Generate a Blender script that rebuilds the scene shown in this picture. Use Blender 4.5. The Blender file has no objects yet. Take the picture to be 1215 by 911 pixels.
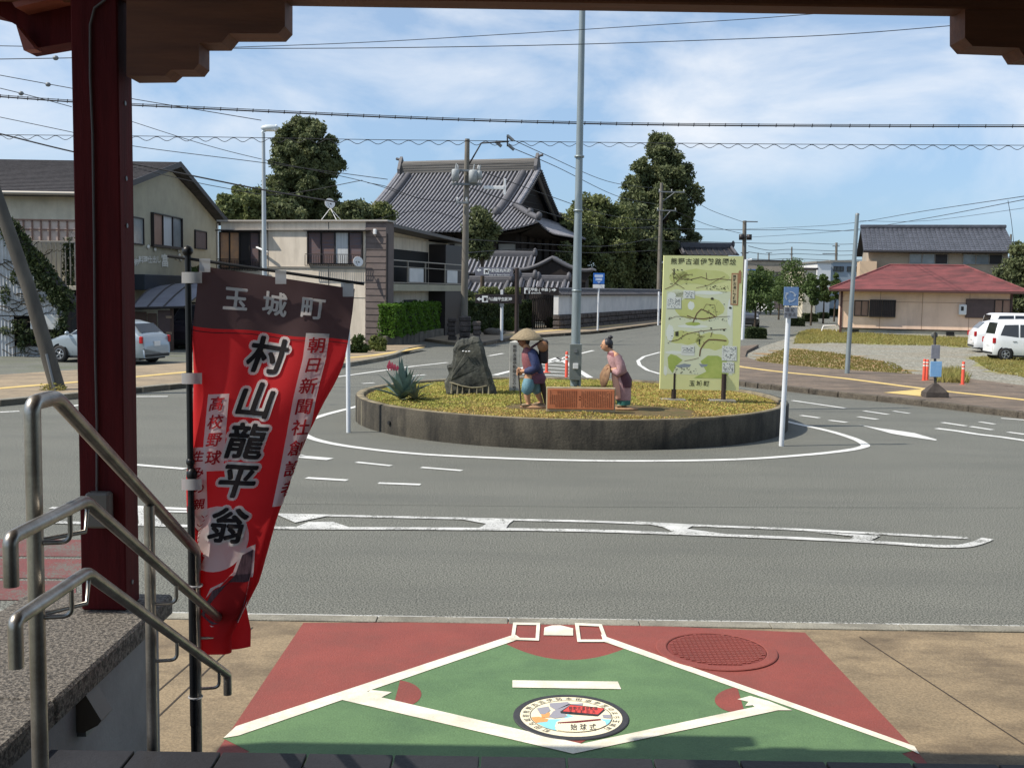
import bpy, math, random
import numpy as np
from mathutils import Vector, Matrix, Euler
R_ = math.radians
rnd = random.Random(7); nr = np.random.RandomState(5)
SC = bpy.context.scene; COL = SC.collection
# ---------------------------------------------------------------- camera
CAM_H = 2.55; FPX = 1300.0; PITCH = R_(5.03); ROLL = R_(0.9)
PW, PH = 1215.0, 911.0
fw = Vector((0, math.cos(PITCH), -math.sin(PITCH))); u0 = Vector((0, math.sin(PITCH), math.cos(PITCH))); r0 = Vector((1, 0, 0))
CR = r0*math.cos(ROLL) + u0*math.sin(ROLL); CU = u0*math.cos(ROLL) - r0*math.sin(ROLL)
cd = bpy.data.cameras.new("camera"); cam = bpy.data.objects.new("camera", cd); COL.objects.link(cam)
cam.matrix_world = Matrix(((CR.x, CU.x, -fw.x, 0), (CR.y, CU.y, -fw.y, 0), (CR.z, CU.z, -fw.z, CAM_H), (0, 0, 0, 1)))
cd.sensor_width = 36; cd.lens = 36*FPX/PW; cd.clip_end = 5000; cd.clip_start = 0.05
SC.camera = cam
EYE = Vector((0, 0, CAM_H))
def ray(x, y): return fw + CR*((x-PW/2)/FPX) + CU*((PH/2-y)/FPX)
def G(x, y, z=0.0):            # where the sight line through a photo pixel meets the level z
    d = ray(x, y); t = (z-CAM_H)/d.z; return Vector((d.x*t, d.y*t, z))
def A(x, y, Y):                # the point at ground distance Y on that sight line
    d = ray(x, y); t = Y/d.y; return EYE + d*t
def XA(x, Y, y=340): return A(x, y, Y).x
def ZA(y, Y, x=607): return A(x, y, Y).z
# ---------------------------------------------------------------- sky and sun
SUN_EL = R_(49); SUN_AZ_FROM = R_(180+13)     # the sun stands on the left, a little behind the camera
sdir = Vector((math.cos(SUN_AZ_FROM)*math.cos(SUN_EL), math.sin(SUN_AZ_FROM)*math.cos(SUN_EL), math.sin(SUN_EL)))
W = bpy.data.worlds.new("World"); SC.world = W; W.use_nodes = True
nt = W.node_tree; nt.nodes.clear(); N = nt.nodes.new; L = nt.links.new
def nd(t, **k):
    n = N(t)
    for a, b in k.items(): setattr(n, a, b)
    return n
wo = N('ShaderNodeOutputWorld'); bg = N('ShaderNodeBackground'); sk = nd('ShaderNodeTexSky', sky_type='NISHITA', sun_disc=False)
sk.sun_elevation = SUN_EL; sk.sun_rotation = math.atan2(sdir.x, sdir.y); sk.dust_density = 0.25; sk.ozone_density = 1.6; sk.air_density = 1.0
tc = N('ShaderNodeTexCoord'); sep = N('ShaderNodeSeparateXYZ'); L(tc.outputs['Generated'], sep.inputs[0])
def mth(op, a, b=None, c=None, clamp=False):
    m = nd('ShaderNodeMath', operation=op, use_clamp=clamp)
    for i, v in enumerate((a, b, c)):
        if v is None: continue
        if isinstance(v, (int, float)): m.inputs[i].default_value = v
        else: L(v, m.inputs[i])
    return m.outputs[0]
CLX, CLZ = 8.8, 2.9
zc = mth('ADD', mth('MAXIMUM', sep.outputs[2], 0.0), 0.12)
comb = N('ShaderNodeCombineXYZ'); L(mth('DIVIDE', sep.outputs[0], zc), comb.inputs[0]); L(mth('DIVIDE', sep.outputs[1], zc), comb.inputs[1])
comb.inputs[2].default_value = 3.3
def noise(vec, scale, detail, rough=0.55, dist=0.0, w=None):
    n = N('ShaderNodeTexNoise'); n.inputs['Scale'].default_value = scale; n.inputs['Detail'].default_value = detail
    n.inputs['Roughness'].default_value = rough; n.inputs['Distortion'].default_value = dist; L(vec, n.inputs['Vector']); return n.outputs['Fac']
mp = N('ShaderNodeMapping'); mp.inputs['Scale'].default_value = (1.0, 1.0, 2.3); mp.inputs['Location'].default_value = (CLX, 0.3, CLZ); L(tc.outputs['Generated'], mp.inputs[0])
n1 = noise(mp.outputs[0], 4.2, 9, 0.58, 0.35); n2 = noise(mp.outputs[0], 1.5, 3, 0.5)
cl = mth('MULTIPLY', mth('SUBTRACT', mth('ADD', mth('MULTIPLY', n1, 0.62), mth('MULTIPLY', n2, 0.5)), 0.53), 5.5, clamp=True)
veil = mth('MULTIPLY', mth('SUBTRACT', n2, 0.34), 1.6, clamp=True)
cov = mth('MULTIPLY', mth('ADD', mth('MULTIPLY', cl, 0.80), mth('MULTIPLY', veil, 0.40)), mth('MULTIPLY', mth('SUBTRACT', sep.outputs[2], 0.02), 9.0, clamp=True), clamp=True)
mx = nd('ShaderNodeMix', data_type='RGBA'); L(cov, mx.inputs['Factor'])
hs = N('ShaderNodeHueSaturation'); hs.inputs['Saturation'].default_value = 0.9; hs.inputs['Value'].default_value = 1.0; L(sk.outputs[0], hs.inputs['Color'])
tg = nd('ShaderNodeMix', data_type='RGBA'); L(mth('POWER', mth('SUBTRACT', 1.0, mth('MAXIMUM', sep.outputs[2], 0.0)), 5.0), tg.inputs['Factor'])
tg.inputs[6].default_value = (0.66, 0.75, 0.78, 1); tg.inputs[7].default_value = (0.27, 0.365, 0.57, 1)
tm_ = nd('ShaderNodeMix', data_type='RGBA', blend_type='MULTIPLY'); tm_.inputs['Factor'].default_value = 1.0; L(hs.outputs[0], tm_.inputs[6]); L(tg.outputs[2], tm_.inputs[7])
L(tm_.outputs[2], mx.inputs[6]); mx.inputs[7].default_value = (4.5, 4.7, 5.0, 1)
L(mx.outputs[2], bg.inputs[0]); bg.inputs[1].default_value = 0.145; L(bg.outputs[0], wo.inputs[0])
sl = bpy.data.lights.new("sun", 'SUN'); sl.energy = 3.9; sl.angle = R_(0.55); sl.color = (1.0, 0.93, 0.83)
so = bpy.data.objects.new("sun", sl); COL.objects.link(so); so.rotation_euler = sdir.to_track_quat('Z', 'Y').to_euler()
SC.view_settings.view_transform = 'Standard'; SC.view_settings.look = 'None'; SC.view_settings.exposure = 0.5; SC.view_settings.gamma = 1.0
try: SC.cycles.max_bounces = 6; SC.cycles.transparent_max_bounces = 8
except Exception: pass
# ---------------------------------------------------------------- materials
def s2l(c):
    c /= 255.0; return c/12.92 if c <= 0.04045 else ((c+0.055)/1.055)**2.4
def rgb(r, g, b): return (s2l(r), s2l(g), s2l(b))
MATS = {}
def mat(name, col, rough=0.7, col2=None, scale=4.0, thr=0.5, soft=0.2, bump=0.0, bscale=40.0, metal=0.0, grain=0.0, gscale=120.0,
        stain=None, sscale=(1, 1, 1), samt=0.5, spec=0.4, trans=0.0, coat=0.0, aniso=(1, 1, 1), emit=None, wear=None, gw=0.18):
    if name in MATS: return MATS[name]
    global nt, N, L
    m = bpy.data.materials.new(name); m.use_nodes = True; nt = m.node_tree; N = nt.nodes.new; L = nt.links.new
    b = nt.nodes['Principled BSDF']; b.inputs['Roughness'].default_value = rough; b.inputs['Metallic'].default_value = metal
    b.inputs['Specular IOR Level'].default_value = spec
    if coat: b.inputs['Coat Weight'].default_value = coat; b.inputs['Coat Roughness'].default_value = 0.06
    geo = N('ShaderNodeNewGeometry'); mpn = N('ShaderNodeMapping'); mpn.inputs['Scale'].default_value = aniso; L(geo.outputs['Position'], mpn.inputs[0]); pos = mpn.outputs[0]
    cur = None
    def mix(f, a, bb, blend='MIX'):
        x = nd('ShaderNodeMix', data_type='RGBA', blend_type=blend)
        if isinstance(f, (int, float)): x.inputs['Factor'].default_value = f
        else: L(f, x.inputs['Factor'])
        for i, v in ((6, a), (7, bb)):
            if isinstance(v, tuple): x.inputs[i].default_value = (*v, 1)
            else: L(v, x.inputs[i])
        return x.outputs[2]
    def ramp(v, lo, hi):
        r = N('ShaderNodeMapRange'); r.inputs['From Min'].default_value = lo; r.inputs['From Max'].default_value = hi; L(v, r.inputs[0]); return r.outputs[0]
    cur = col
    if col2 is not None:
        f = ramp(noise(pos, scale, 6, 0.6), thr-soft, thr+soft); cur = mix(f, col, col2)
    if grain:
        g = ramp(noise(geo.outputs['Position'], gscale, 2, 0.7), 0.5-gw, 0.5+gw)
        gm = N('ShaderNodeMapRange'); gm.inputs['To Min'].default_value = 1-grain; gm.inputs['To Max'].default_value = 1+grain; L(g, gm.inputs[0])
        x = N('ShaderNodeVectorMath'); x.operation = 'SCALE'
        if isinstance(cur, tuple): x.inputs[0].default_value = cur
        else: L(cur, x.inputs[0])
        L(gm.outputs[0], x.inputs['Scale']); cur = x.outputs[0]
    if stain is not None:
        mp2 = N('ShaderNodeMapping'); mp2.inputs['Scale'].default_value = sscale; L(geo.outputs['Position'], mp2.inputs[0])
        f = ramp(noise(mp2.outputs[0], 1.0, 7, 0.65), 0.45, 0.72); f = mth('MULTIPLY', f, samt); cur = mix(f, cur, stain)
    if wear is not None:            # chipped paint: the road shows through
        f = mth('GREATER_THAN', mth('ADD', mth('MULTIPLY', noise(geo.outputs['Position'], 55, 3, 0.7), 0.6), mth('MULTIPLY', noise(geo.outputs['Position'], 2.2, 4, 0.6), 0.4)), wear[1])
        cur = mix(f, cur, wear[0])
    if isinstance(cur, tuple): b.inputs['Base Color'].default_value = (*cur, 1)
    else: L(cur, b.inputs['Base Color'])
    if bump:
        bn = N('ShaderNodeBump'); bn.inputs['Strength'].default_value = bump; bn.inputs['Distance'].default_value = 0.02
        L(noise(pos, bscale, 4, 0.6), bn.inputs['Height']); L(bn.outputs[0], b.inputs['Normal'])
    if trans:
        t = N('ShaderNodeBsdfTranslucent'); ms = N('ShaderNodeMixShader'); ms.inputs[0].default_value = trans
        if isinstance(cur, tuple): t.inputs[0].default_value = (*cur, 1)
        else: L(cur, t.inputs[0])
        L(b.outputs[0], ms.inputs[1]); L(t.outputs[0], ms.inputs[2]); L(ms.outputs[0], nt.nodes['Material Output'].inputs[0])
    MATS[name] = m; return m
def glassm(name, col=(0.03, 0.04, 0.05), rough=0.05):
    return mat(name, col, rough, spec=0.8)
asph = (0.118, 0.119, 0.099)
M_road = mat('asphalt', asph, 0.85, (0.148, 0.149, 0.126), 0.35, 0.5, 0.3, bump=0.12, bscale=90, grain=0.6, gscale=66, gw=0.06, stain=(0.078, 0.081, 0.072), sscale=(0.25, 1.2, 1), samt=0.45)
M_paint = mat('road_paint', (0.72, 0.72, 0.68), 0.7, (0.55, 0.55, 0.52), 3, wear=(asph, 0.60))
M_paint2 = mat('worn_road_paint', (0.66, 0.66, 0.62), 0.7, (0.42, 0.42, 0.4), 3, wear=(asph, 0.545))
M_redroad = mat('red_road_paint', rgb(120, 60, 58), 0.8, rgb(98, 70, 66), 2.5, wear=(asph, 0.54), grain=0.2)
M_conc = mat('station_concrete', rgb(152, 133, 104), 0.85, rgb(122, 108, 86), 1.1, 0.5, 0.25, bump=0.3, bscale=60, grain=0.22, gscale=60, stain=rgb(82, 70, 56), sscale=(1.3, 2.2, 1), samt=0.95)
M_kerb = mat('kerb_concrete', rgb(150, 146, 132), 0.85, rgb(112, 108, 96), 3, bump=0.4, bscale=60, grain=0.25, gscale=80)
M_kerbd = mat('old_kerb_stone', rgb(100, 92, 80), 0.9, rgb(66, 60, 52), 5, bump=0.6, bscale=30, grain=0.3, gscale=30)
M_walk = mat('brown_pavement', rgb(126, 110, 94), 0.9, rgb(96, 86, 76), 1.5, bump=0.3, grain=0.2, gscale=20, stain=rgb(60, 54, 48), sscale=(0.6, 1.4, 1), samt=0.7)
M_walkL = mat('tan_pavement', rgb(160, 142, 116), 0.9, rgb(130, 118, 100), 1.2, bump=0.2, grain=0.15, gscale=20, stain=rgb(92, 84, 74), sscale=(0.5, 1.2, 1), samt=0.5)
M_tac = mat('yellow_tactile_paving', rgb(218, 190, 120), 0.8, rgb(190, 164, 105), 4)
M_mred = mat('mural_red_paint', rgb(142, 72, 62), 0.75, rgb(128, 65, 57), 2, grain=0.10, gscale=90, bump=0.3, bscale=80, stain=rgb(112, 70, 60), sscale=(2.2, 3, 3), samt=0.45)
M_mgreen = mat('mural_green_paint', rgb(98, 128, 86), 0.75, rgb(87, 116, 78), 2, grain=0.12, gscale=90, bump=0.3, bscale=80, stain=rgb(66, 92, 66), sscale=(2.2, 3, 3), samt=0.45)
M_mwhite = mat('mural_white_paint', rgb(236, 232, 214), 0.7, rgb(218, 210, 190), 6, grain=0.10, gscale=90, stain=rgb(170, 160, 140), sscale=(5, 6, 5), samt=0.5)
M_wood = mat('dark_red_column_paint', rgb(92, 26, 26), 0.75, rgb(72, 19, 20), 3, aniso=(6, 6, 0.7), bump=0.15, bscale=12, spec=.15)
M_beam = mat('brown_beam_paint', rgb(120, 74, 50), 0.7, rgb(96, 58, 40), 3, aniso=(0.7, 6, 6), bump=0.12, bscale=12)
M_salmon = mat('salmon_painted_board', rgb(160, 88, 72), 0.6, rgb(140, 74, 62), 4)
M_gran = mat('speckled_granite', rgb(120, 113, 103), 0.8, rgb(66, 62, 56), 60, 0.5, 0.08, bump=0.7, bscale=60, grain=0.5, gscale=140)
M_plas = mat('grey_plaster', rgb(150, 148, 145), 0.8, rgb(125, 122, 120), 2.5, bump=0.15)
M_tile = mat('dark_floor_tile', rgb(42, 42, 45), 0.6, rgb(33, 33, 36), 6, bump=0.15, bscale=60, grain=0.1)
M_steel = mat('brushed_steel', rgb(190, 184, 174), 0.36, rgb(136, 130, 122), 8, metal=0.9, aniso=(1, 1, 1), grain=0.08)
M_black = mat('black_plastic', (0.012, 0.012, 0.013), 0.4)
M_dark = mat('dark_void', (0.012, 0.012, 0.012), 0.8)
M_beigep = mat('beige_plastic', rgb(112, 106, 96), 0.5)
M_white = mat('white_paint', (0.75, 0.75, 0.74), 0.45)
M_wpole = mat('white_painted_pole', (0.72, 0.74, 0.76), 0.45, (0.6, 0.62, 0.63), 2)
M_galv = mat('galvanised_steel', rgb(150, 160, 162), 0.45, rgb(128, 138, 140), 5, metal=0.35, aniso=(1, 1, 0.2))
M_cpole = mat('concrete_pole', rgb(128, 122, 112), 0.85, rgb(96, 92, 84), 3, bump=0.2, aniso=(1, 1, 0.3))
M_cpoled = mat('dark_concrete_pole', rgb(92, 88, 80), 0.85, rgb(66, 63, 58), 3, bump=0.3, aniso=(1, 1, 0.3))
M_wire = mat('black_cable', (0.02, 0.02, 0.022), 0.6)
M_gmetal = mat('grey_fittings', rgb(120, 124, 126), 0.5, metal=0.3)
# ---------------------------------------------------------------- mesh builder
class MB:
    def __init__(s): s.v = []; s.f = []; s.m = []; s.sm = []
    def add(s, vs, fs, mi=0, smooth=False):
        o = len(s.v); s.v += [tuple(p) for p in vs]; s.f += [tuple(i+o for i in f) for f in fs]; s.m += [mi]*len(fs); s.sm += [smooth]*len(fs); return s
    def box(s, x0, y0, z0, x1, y1, z1, mi=0, M=None):
        vs = [Vector(p) for p in ((x0, y0, z0), (x1, y0, z0), (x1, y1, z0), (x0, y1, z0), (x0, y0, z1), (x1, y0, z1), (x1, y1, z1), (x0, y1, z1))]
        if M is not None: vs = [M @ p for p in vs]
        return s.add(vs, [(0, 3, 2, 1), (4, 5, 6, 7), (0, 1, 5, 4), (1, 2, 6, 5), (2, 3, 7, 6), (3, 0, 4, 7)], mi)
    def bbox(s, x0, y0, z0, x1, y1, z1, b=0.01, mi=0, M=None):   # box with chamfered edges
        cx, cy, cz = (x0+x1)/2, (y0+y1)/2, (z0+z1)/2; hx, hy, hz = abs(x1-x0)/2, abs(y1-y0)/2, abs(z1-z0)/2; b = min(b, hx*.9, hy*.9, hz*.9)
        vs = []; idx = {}
        for sx in (-1, 1):
            for sy in (-1, 1):
                for sz in (-1, 1):
                    for ax in range(3):
                        d = [hx-b, hy-b, hz-b]; d[ax] += b
                        idx[(sx, sy, sz, ax)] = len(vs); p = Vector((cx+sx*d[0], cy+sy*d[1], cz+sz*d[2])); vs.append(M @ p if M is not None else p)
        fs = []
        for s1 in (-1, 1):
            q = [(-1, -1), (1, -1), (1, 1), (-1, 1)]
            fs.append([idx[(s1, a, c, 0)] for a, c in (q if s1 > 0 else q[::-1])])
            fs.append([idx[(a, s1, c, 1)] for a, c in (q[::-1] if s1 > 0 else q)])
            fs.append([idx[(a, c, s1, 2)] for a, c in (q if s1 > 0 else q[::-1])])
        for a in (-1, 1):
            for c in (-1, 1):
                k = a*c
                for e, ax1, ax2 in ((0, 1, 2), (1, 0, 2), (2, 0, 1)):
                    def key(t, ax):
                        z = [0, 0, 0]; z[e] = t; z[ax1] = a; z[ax2] = c; return idx[(*z, ax)]
                    f = [key(-1, ax1), key(1, ax1), key(1, ax2), key(-1, ax2)]
                    fs.append(f)
                fs.append([idx[(a, c, 1, 0)], idx[(a, c, 1, 1)], idx[(a, c, 1, 2)]]); fs.append([idx[(a, c, -1, 0)], idx[(a, c, -1, 1)], idx[(a, c, -1, 2)]])
        return s.add(vs, fs, mi)
    def tube(s, pts, r, n=8, mi=0, caps=True, smooth=True, sx=1.0):
        pts = [Vector(p) for p in pts]; k = len(pts); rs = r if isinstance(r, (list, tuple)) else [r]*k; vs = []; up = None
        for i, p in enumerate(pts):
            t = (pts[min(i+1, k-1)] - pts[max(i-1, 0)]); t = t.normalized() if t.length > 1e-9 else Vector((0, 0, 1))
            if up is None: up = t.cross(Vector((0, 1, 0)) if abs(t.y) < 0.9 else Vector((1, 0, 0))).normalized()
            else:
                up = (up - t*up.dot(t)); up = up.normalized()
            w = t.cross(up)
            for j in range(n):
                a = 2*math.pi*j/n; vs.append(p + (up*math.cos(a) + w*math.sin(a)*sx)*rs[i])
        fs = [(i*n+j, i*n+(j+1) % n, (i+1)*n+(j+1) % n, (i+1)*n+j) for i in range(k-1) for j in range(n)]
        s.add(vs, fs, mi, smooth)
        if caps: s.add(vs[:n], [tuple(range(n-1, -1, -1))], mi); s.add(vs[-n:], [tuple(range(n))], mi)
        return s
    def cyl(s, c, r, h, n=16, mi=0, r2=None): return s.tube([c, Vector(c)+Vector((0, 0, h))], [r, r if r2 is None else r2], n, mi)
    def lathe(s, prof, n=20, mi=0, c=(0, 0, 0), smooth=True, ax='z', sq=(1, 1)):
        vs = []
        for (r, z) in prof:
            for j in range(n):
                a = 2*math.pi*j/n; x, y = r*math.cos(a)*sq[0], r*math.sin(a)*sq[1]
                p = (x, y, z) if ax == 'z' else ((x, z, y) if ax == 'y' else (z, x, y)); vs.append((p[0]+c[0], p[1]+c[1], p[2]+c[2]))
        fs = [(i*n+j, i*n+(j+1) % n, (i+1)*n+(j+1) % n, (i+1)*n+j) for i in range(len(prof)-1) for j in range(n)]
        return s.add(vs, fs, mi, smooth)
    def prism(s, poly, d, mi=0):    # polygon (3D points) extruded by vector d
        d = Vector(d); a = [Vector(p) for p in poly]; n = len(a)
        return s.add(a+[p+d for p in a], [tuple(range(n)), tuple(range(2*n-1, n-1, -1))]+[(i, i+n, (i+1) % n+n, (i+1) % n) for i in range(n)], mi)
    def poly(s, pts, mi=0): return s.add(pts, [tuple(range(len(pts)))], mi)
    def grid(s, fn, nu, nv, mi=0, smooth=True, flip=False):
        vs = [fn(i/nu, j/nv) for j in range(nv+1) for i in range(nu+1)]; w = nu+1
        fs = [(j*w+i, j*w+i+1, (j+1)*w+i+1, (j+1)*w+i) for j in range(nv) for i in range(nu)]
        if flip: fs = [f[::-1] for f in fs]
        return s.add(vs, fs, mi, smooth)
    def blob(s, c, r, n=12, mi=0, jit=0.0, seed=0, fl=1.0):
        g = random.Random(seed); vs = []; m = max(5, n//2)
        for i in range(m+1):
            th = math.pi*i/m
            for j in range(n):
                a = 2*math.pi*j/n; k = 1+g.uniform(-jit, jit); vs.append((c[0]+r[0]*math.sin(th)*math.cos(a)*k, c[1]+r[1]*math.sin(th)*math.sin(a)*k, c[2]+r[2]*math.cos(th)*k))
        return s.add(vs, [(i*n+j, (i+1)*n+j, (i+1)*n+(j+1) % n, i*n+(j+1) % n) for i in range(m) for j in range(n)], mi, True)
    def mesh(s, name, mats):
        me = bpy.data.meshes.new(name); me.from_pydata(s.v, [], s.f); 
        for m in (mats if isinstance(mats, (list, tuple)) else [mats]): me.materials.append(m)
        me.polygons.foreach_set('material_index', s.m); me.polygons.foreach_set('use_smooth', s.sm); me.update(); return me
def tag(o, label=None, cat=None, group=None, kind=None):
    if label: o['label'] = label
    if cat: o['category'] = cat
    if group: o['group'] = group
    if kind: o['kind'] = kind
    return o
def link(name, me, parent=None, loc=None):
    o = bpy.data.objects.new(name, me); COL.objects.link(o)
    if parent is not None: o.parent = parent
    if loc is not None: o.location = loc
    return o
def thing(name, label, cat, loc=(0, 0, 0), rz=0.0, group=None, tilt=None):
    o = bpy.data.objects.new(name, None); COL.objects.link(o); o.location = loc; o.rotation_euler = tilt if tilt else (0, 0, rz); o.empty_display_size = 0.2
    o['mw'] = 0; del o['mw']
    return tag(o, label, cat, group)
def Mof(o):
    M = Matrix.LocRotScale(o.location, o.rotation_euler, o.scale); return Mof(o.parent) @ M if o.parent else M
def part(name, mb, mats, parent, label=None, stuff=False, world=False):
    if world:
        Mi = Mof(parent).inverted(); mb.v = [tuple(Mi @ Vector(p)) for p in mb.v]
    o = link(name, mb.mesh(name, mats), parent)
    if label: o['label'] = label
    if stuff: o['kind'] = 'stuff'
    return o
def solo(name, mb, mats, label, cat, group=None, kind=None):
    """one-mesh thing given in world coordinates; its origin goes to the middle of its base"""
    a = np.array(mb.v); c = Vector(((a[:, 0].min()+a[:, 0].max())/2, (a[:, 1].min()+a[:, 1].max())/2, a[:, 2].min()))
    mb.v = [tuple(Vector(p)-c) for p in mb.v]
    o = link(name, mb.mesh(name, mats), None, c); return tag(o, label, cat, group, kind)
def struct(name, mb, mats, label=None, kind='structure'):
    o = link(name, mb.mesh(name, mats)); o['kind'] = kind
    if label: o['label'] = label
    return o
def copytree(o, parent=None, only_top=False):
    c = o.copy(); COL.objects.link(c); c.parent = parent
    for ch in list(o.children): copytree(ch, c)
    return c
# flat lettering from the font Blender carries
GL = {}
def glyph(ch, off=0.0):
    k = (ch, round(off, 4))
    if k in GL: return GL[k]
    cu = bpy.data.curves.new('t', 'FONT'); cu.body = ch; cu.size = 1.0; cu.align_x = 'CENTER'; cu.align_y = 'CENTER'; cu.offset = off; cu.resolution_u = 3
    ob = bpy.data.objects.new('t', cu); COL.objects.link(ob); dg = bpy.context.evaluated_depsgraph_get(); me = bpy.data.meshes.new_from_object(ob.evaluated_get(dg))
    vs = [tuple(v.co) for v in me.vertices]; fs = [tuple(p.vertices) for p in me.polygons]
    bpy.data.objects.remove(ob); bpy.data.curves.remove(cu); bpy.data.meshes.remove(me)
    GL[k] = (vs, fs); return GL[k]
def text(mb, s, fn, size, x, y, vertical=False, step=None, off=0.0, mi=0, shear=0.0):
    """fn maps flat (x,y) to a 3D point; s is set glyph by glyph"""
    step = step or size*1.05
    n = len(s)
    for i, ch in enumerate(s):
        if ch == ' ': continue
        vs, fs = glyph(ch, off)
        if not vs: continue
        xs = [v[0] for v in vs]; ys = [v[1] for v in vs]; cx, cy = (min(xs)+max(xs))/2, (min(ys)+max(ys))/2
        if ord(ch) < 0x3000: cy = 0.12
        ox, oy = (x, y-i*step) if vertical else (x+(i-(n-1)/2)*step, y)
        mb.add([fn(ox+(a-cx)*size+shear*(b-cy)*size, oy+(b-cy)*size) for a, b, _ in vs], fs, mi)
def splitmesh(vs, fs, L0):
    vs = list(vs); out = []; T = []
    for f in fs:
        for i in range(1, len(f)-1): T.append((f[0], f[i], f[i+1]))
    mid = {}
    while T:
        t = T.pop(); e = [(math.dist(vs[t[i]], vs[t[(i+1) % 3]]), i) for i in range(3)]; l, i = max(e)
        if l < L0: out.append(t); continue
        a, b, c = t[i], t[(i+1) % 3], t[(i+2) % 3]; k = (min(a, b), max(a, b))
        if k not in mid: mid[k] = len(vs); vs.append(tuple((p+q)/2 for p, q in zip(vs[a], vs[b])))
        T += [(a, mid[k], c), (mid[k], b, c)]
    return vs, out
def fattext(mb, s, fn3, size, x, y, rad, n=10, off=.02, step=None, shear=0.0, L0=.16, d0=0.0, vertical=False):
    """brush-weight glyphs on a curved cloth: the glyph laid several times round a small circle, each copy a hair higher"""
    step = step or size*1.05
    for i, ch in enumerate(s):
        vs, fs = glyph(ch, off)
        if not vs: continue
        vs, fs = splitmesh(vs, fs, L0)
        xs = [v[0] for v in vs]; ys = [v[1] for v in vs]; cx, cy = (min(xs)+max(xs))/2, (min(ys)+max(ys))/2
        ox, oy = (x+(i-(len(s)-1)/2)*step, y)
        for k in range(n):
            a = 6.2832*k/n; dx, dy = (math.cos(a)*rad, math.sin(a)*rad) if rad else (0, 0)
            mb.add([fn3(ox+(p[0]-cx)*size+shear*(p[1]-cy)*size+dx, oy+(p[1]-cy)*size+dy, d0+k*.00009) for p in vs], fs, 0)
def leafcloud(blobs, n, size, up=0.3, shell=0.55, asp=0.55, seed=1, ground=None):
    """many leaf-sized faces through the volume of ellipsoid clumps"""
    g = np.random.RandomState(seed); vol = np.array([b[3]*b[4]*b[5] for b in blobs])**0.8; cnt = np.maximum(3, (vol/vol.sum()*n).astype(int)); C = []
    for b, k in zip(blobs, cnt):
        d = g.normal(size=(k, 3)); d /= np.linalg.norm(d, axis=1)[:, None]; r = shell+(1-shell)*g.rand(k)**0.7; r *= 1+0.16*g.normal(size=k)*(g.rand(k) > 0.6)
        C.append(np.array(b[:3])+d*r[:, None]*np.array(b[3:6]))
    C = np.concatenate(C)
    if ground is not None: C = C[C[:, 2] > ground]
    k = len(C); a = g.normal(size=(k, 3)); a[:, 2] += up; a /= np.linalg.norm(a, axis=1)[:, None]; b = np.cross(a, g.normal(size=(k, 3))); b /= np.linalg.norm(b, axis=1)[:, None]; c = np.cross(a, b)
    sz = size*(0.6+0.8*g.rand(k))[:, None]; b = b*sz; c = c*sz*asp
    V = np.stack([C-b, C-c*0.9+b*0.1, C+b, C+c*0.9+b*0.1], 1).reshape(-1, 3)
    F = np.arange(k*4).reshape(-1, 4); return V, F
def npmesh(name, V, F, m):
    me = bpy.data.meshes.new(name); me.vertices.add(len(V)); me.vertices.foreach_set('co', V.astype(np.float32).ravel())
    k = F.shape[1]; me.loops.add(F.size); me.loops.foreach_set('vertex_index', F.astype(np.int32).ravel()); me.polygons.add(len(F))
    me.polygons.foreach_set('loop_start', np.arange(0, F.size, k, dtype=np.int32)); me.polygons.foreach_set('loop_total', np.full(len(F), k, dtype=np.int32)); me.materials.append(m); me.update(); me.validate(); return me
def leafpart(name, blobs, n, size, m, parent, seed=1, **k):
    V, F = leafcloud(blobs, n, size, seed=seed, **k); o = link(name, npmesh(name, V, F, m), parent); return o
def clumps(c, r, n, cr, seed=1, flat=1.0, bias=0.0):
    g = random.Random(seed); out = []
    for i in range(n):
        while True:
            d = Vector((g.uniform(-1, 1), g.uniform(-1, 1), g.uniform(-1, 1)))
            if 0.25 < d.length < 1: break
        q = g.uniform(0.7, 1.35)*cr
        out.append((c[0]+d.x*r[0], c[1]+d.y*r[1], c[2]+d.z*r[2], q, q, q*flat))
    return out
# ================================================================ GROUND
def ragged(pts, amp, seed=1, step=.35):
    g = random.Random(seed); out = []
    for a, b in zip(pts, pts[1:]+pts[:1]):
        n = max(1, int((Vector(b)-Vector(a)).length/step)); d = (Vector(b)-Vector(a)).normalized() if (Vector(b)-Vector(a)).length else Vector((1, 0, 0)); k = Vector((-d.y, d.x, 0))
        for i in range(n): out.append(Vector(a).lerp(Vector(b), i/n)+k*g.uniform(-amp, amp)*math.sin(i*1.3+seed))
    return out
def flat(name, px, z, m, world=None, kind='structure', label=None, rag=0):
    mb = MB(); pts = world if world else [G(x, y, z) for x, y in px]
    if rag: pts = ragged([Vector((p[0], p[1], z)) for p in pts], rag, len(pts))
    pts = [Vector((p[0], p[1], z)) for p in pts]
    ar = sum(pts[i].x*pts[(i+1) % len(pts)].y-pts[(i+1) % len(pts)].x*pts[i].y for i in range(len(pts)))
    if ar < 0: pts = pts[::-1]
    mb.poly(pts); return struct(name, mb, m, label, kind)
M_dirt = mat('far_ground', rgb(110, 108, 92), 0.95, rgb(86, 92, 66), 0.05, bump=0.2)
flat('ground', None, -0.012, M_dirt, [(-1500, -300), (1500, -300), (1500, 2600), (-1500, 2600)])
flat('road', None, 0.0, M_road, [(-70, 8.11), (60, 8.11), (60, 140), (34, 300), (10, 300), (-70, 140)])
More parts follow.
